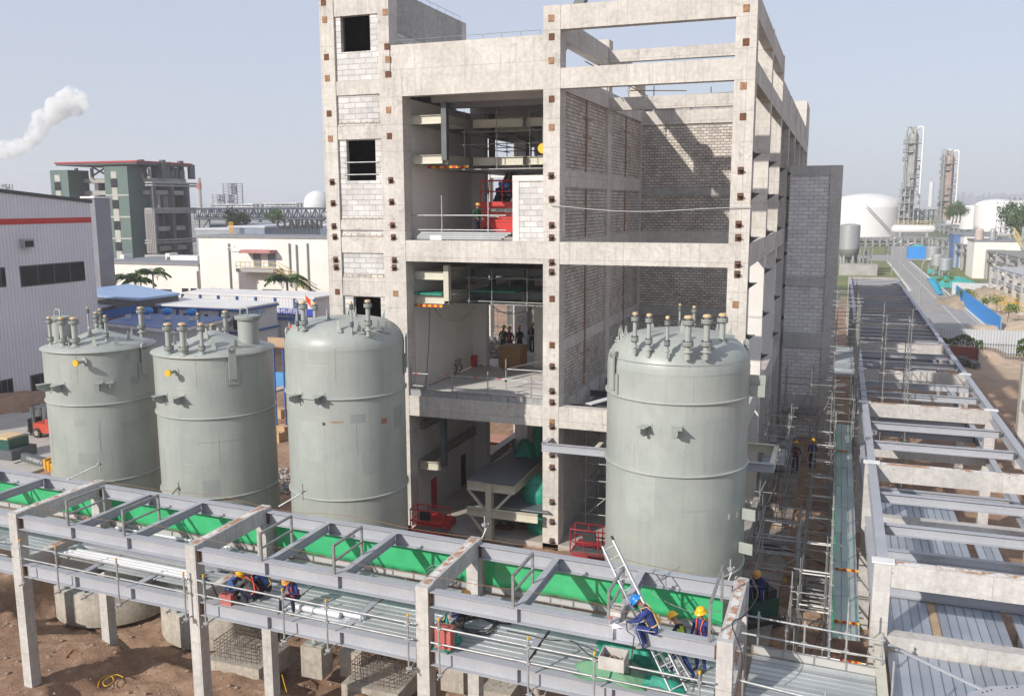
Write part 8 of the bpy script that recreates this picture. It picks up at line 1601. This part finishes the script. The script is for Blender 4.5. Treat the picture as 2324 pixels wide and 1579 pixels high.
for k, (x, y, w_, h, lb) in enumerate(((1858, 1375, .5, .9, 'stack of grey scaffold frames beside the netted walkway, near its lower end'), (1862, 1348, .45, .7, 'smaller stack of grey frames behind the first'))):
    p = oZ(x, y, -15.9); T = thing('frame_stack', lb, 'frames', p)
    for j in range(7): z = -15.9+h*j/6; b = MB(); b.path([(p.x-w_, p.y-.3+.03*j, z), (p.x+w_, p.y-.3+.02*j, z), (p.x+w_, p.y+.5, z+.05), (p.x-w_, p.y+.5, z+.05), (p.x-w_, p.y-.3+.03*j, z)], .035, 5); b.build('frame', GALV if j % 2 else GALVD, T)
T = thing('bucket', 'yellow plastic bucket on the excavated ground of the alley', 'bucket', oZ(1776, 1325, -16.1)); p = oZ(1776, 1325, -16.1); MB().lathe([(.01, .02), (.13, .02), (.17, .32), (.155, .32), (.12, .05), (.01, .05)], (p.x, p.y, -16.15), 16).build('pail', YEL, T); MB().path([(p.x-.16, p.y, -15.85), (p.x, p.y, -15.7), (p.x+.16, p.y, -15.85)], .008, 4).build('handle', GALV, T)
p = oZ(1750, 1302, -15.9); tag(MB().bar((p.x-1.0, p.y+.3, -15.7), (p.x+1.3, p.y-.2, -15.85), .22, .05).build('timber_board', RUSTL), 'long brown timber board lying across the excavated edge', 'timber')
b = MB(); p = oZ(1745, 1245, -15.7)
for k in range(60): a = k*.7; b.add([], [], None) if 0 else None
cable('black hoses lying in a heap on the alley slab', [p+Vector((.5*math.cos(k*.9)*(1+.2*math.sin(k)), .3*math.sin(k*.9), .04+.01*(k % 5))) for k in range(22)]+[p+Vector((1.5, -.4, .03)), p+Vector((2.8, -.6, -.3))], .03)
for k in range(34):
    p = oZ(rnd.uniform(1715, 1885), rnd.uniform(1050, 1470), -15.9); p.z = max(p.z-.0, gh(p.x, p.y)+.05) if p.x > -1.6 else -15.72; tag(MB().bar(p, p+Vector((rnd.uniform(-.8, .8), rnd.uniform(-.5, .8), .03)), .08, .04).build('offcut', rnd.choice((RUSTL, GALV, WOOD))), 'loose timber or metal offcut on the alley ground', 'offcut', 'offcuts scattered in the alley')

# ================================================================ hazy air round the whole scene
hz = MB().box(-1300, -40, -40, 1300, 2600, 60)
hm = bpy.data.materials.new('haze_air'); hm.use_nodes = True; ht = hm.node_tree; ht.nodes.clear()
pv = ht.nodes.new('ShaderNodeVolumePrincipled'); pv.inputs['Color'].default_value = (.93, .95, 1, 1); pv.inputs['Density'].default_value = .00045; pv.inputs['Anisotropy'].default_value = .2
ho = ht.nodes.new('ShaderNodeOutputMaterial'); ht.links.new(pv.outputs[0], ho.inputs[1])
hz.build('haze', hm, kind='stuff')
bpy.context.view_layer.update()
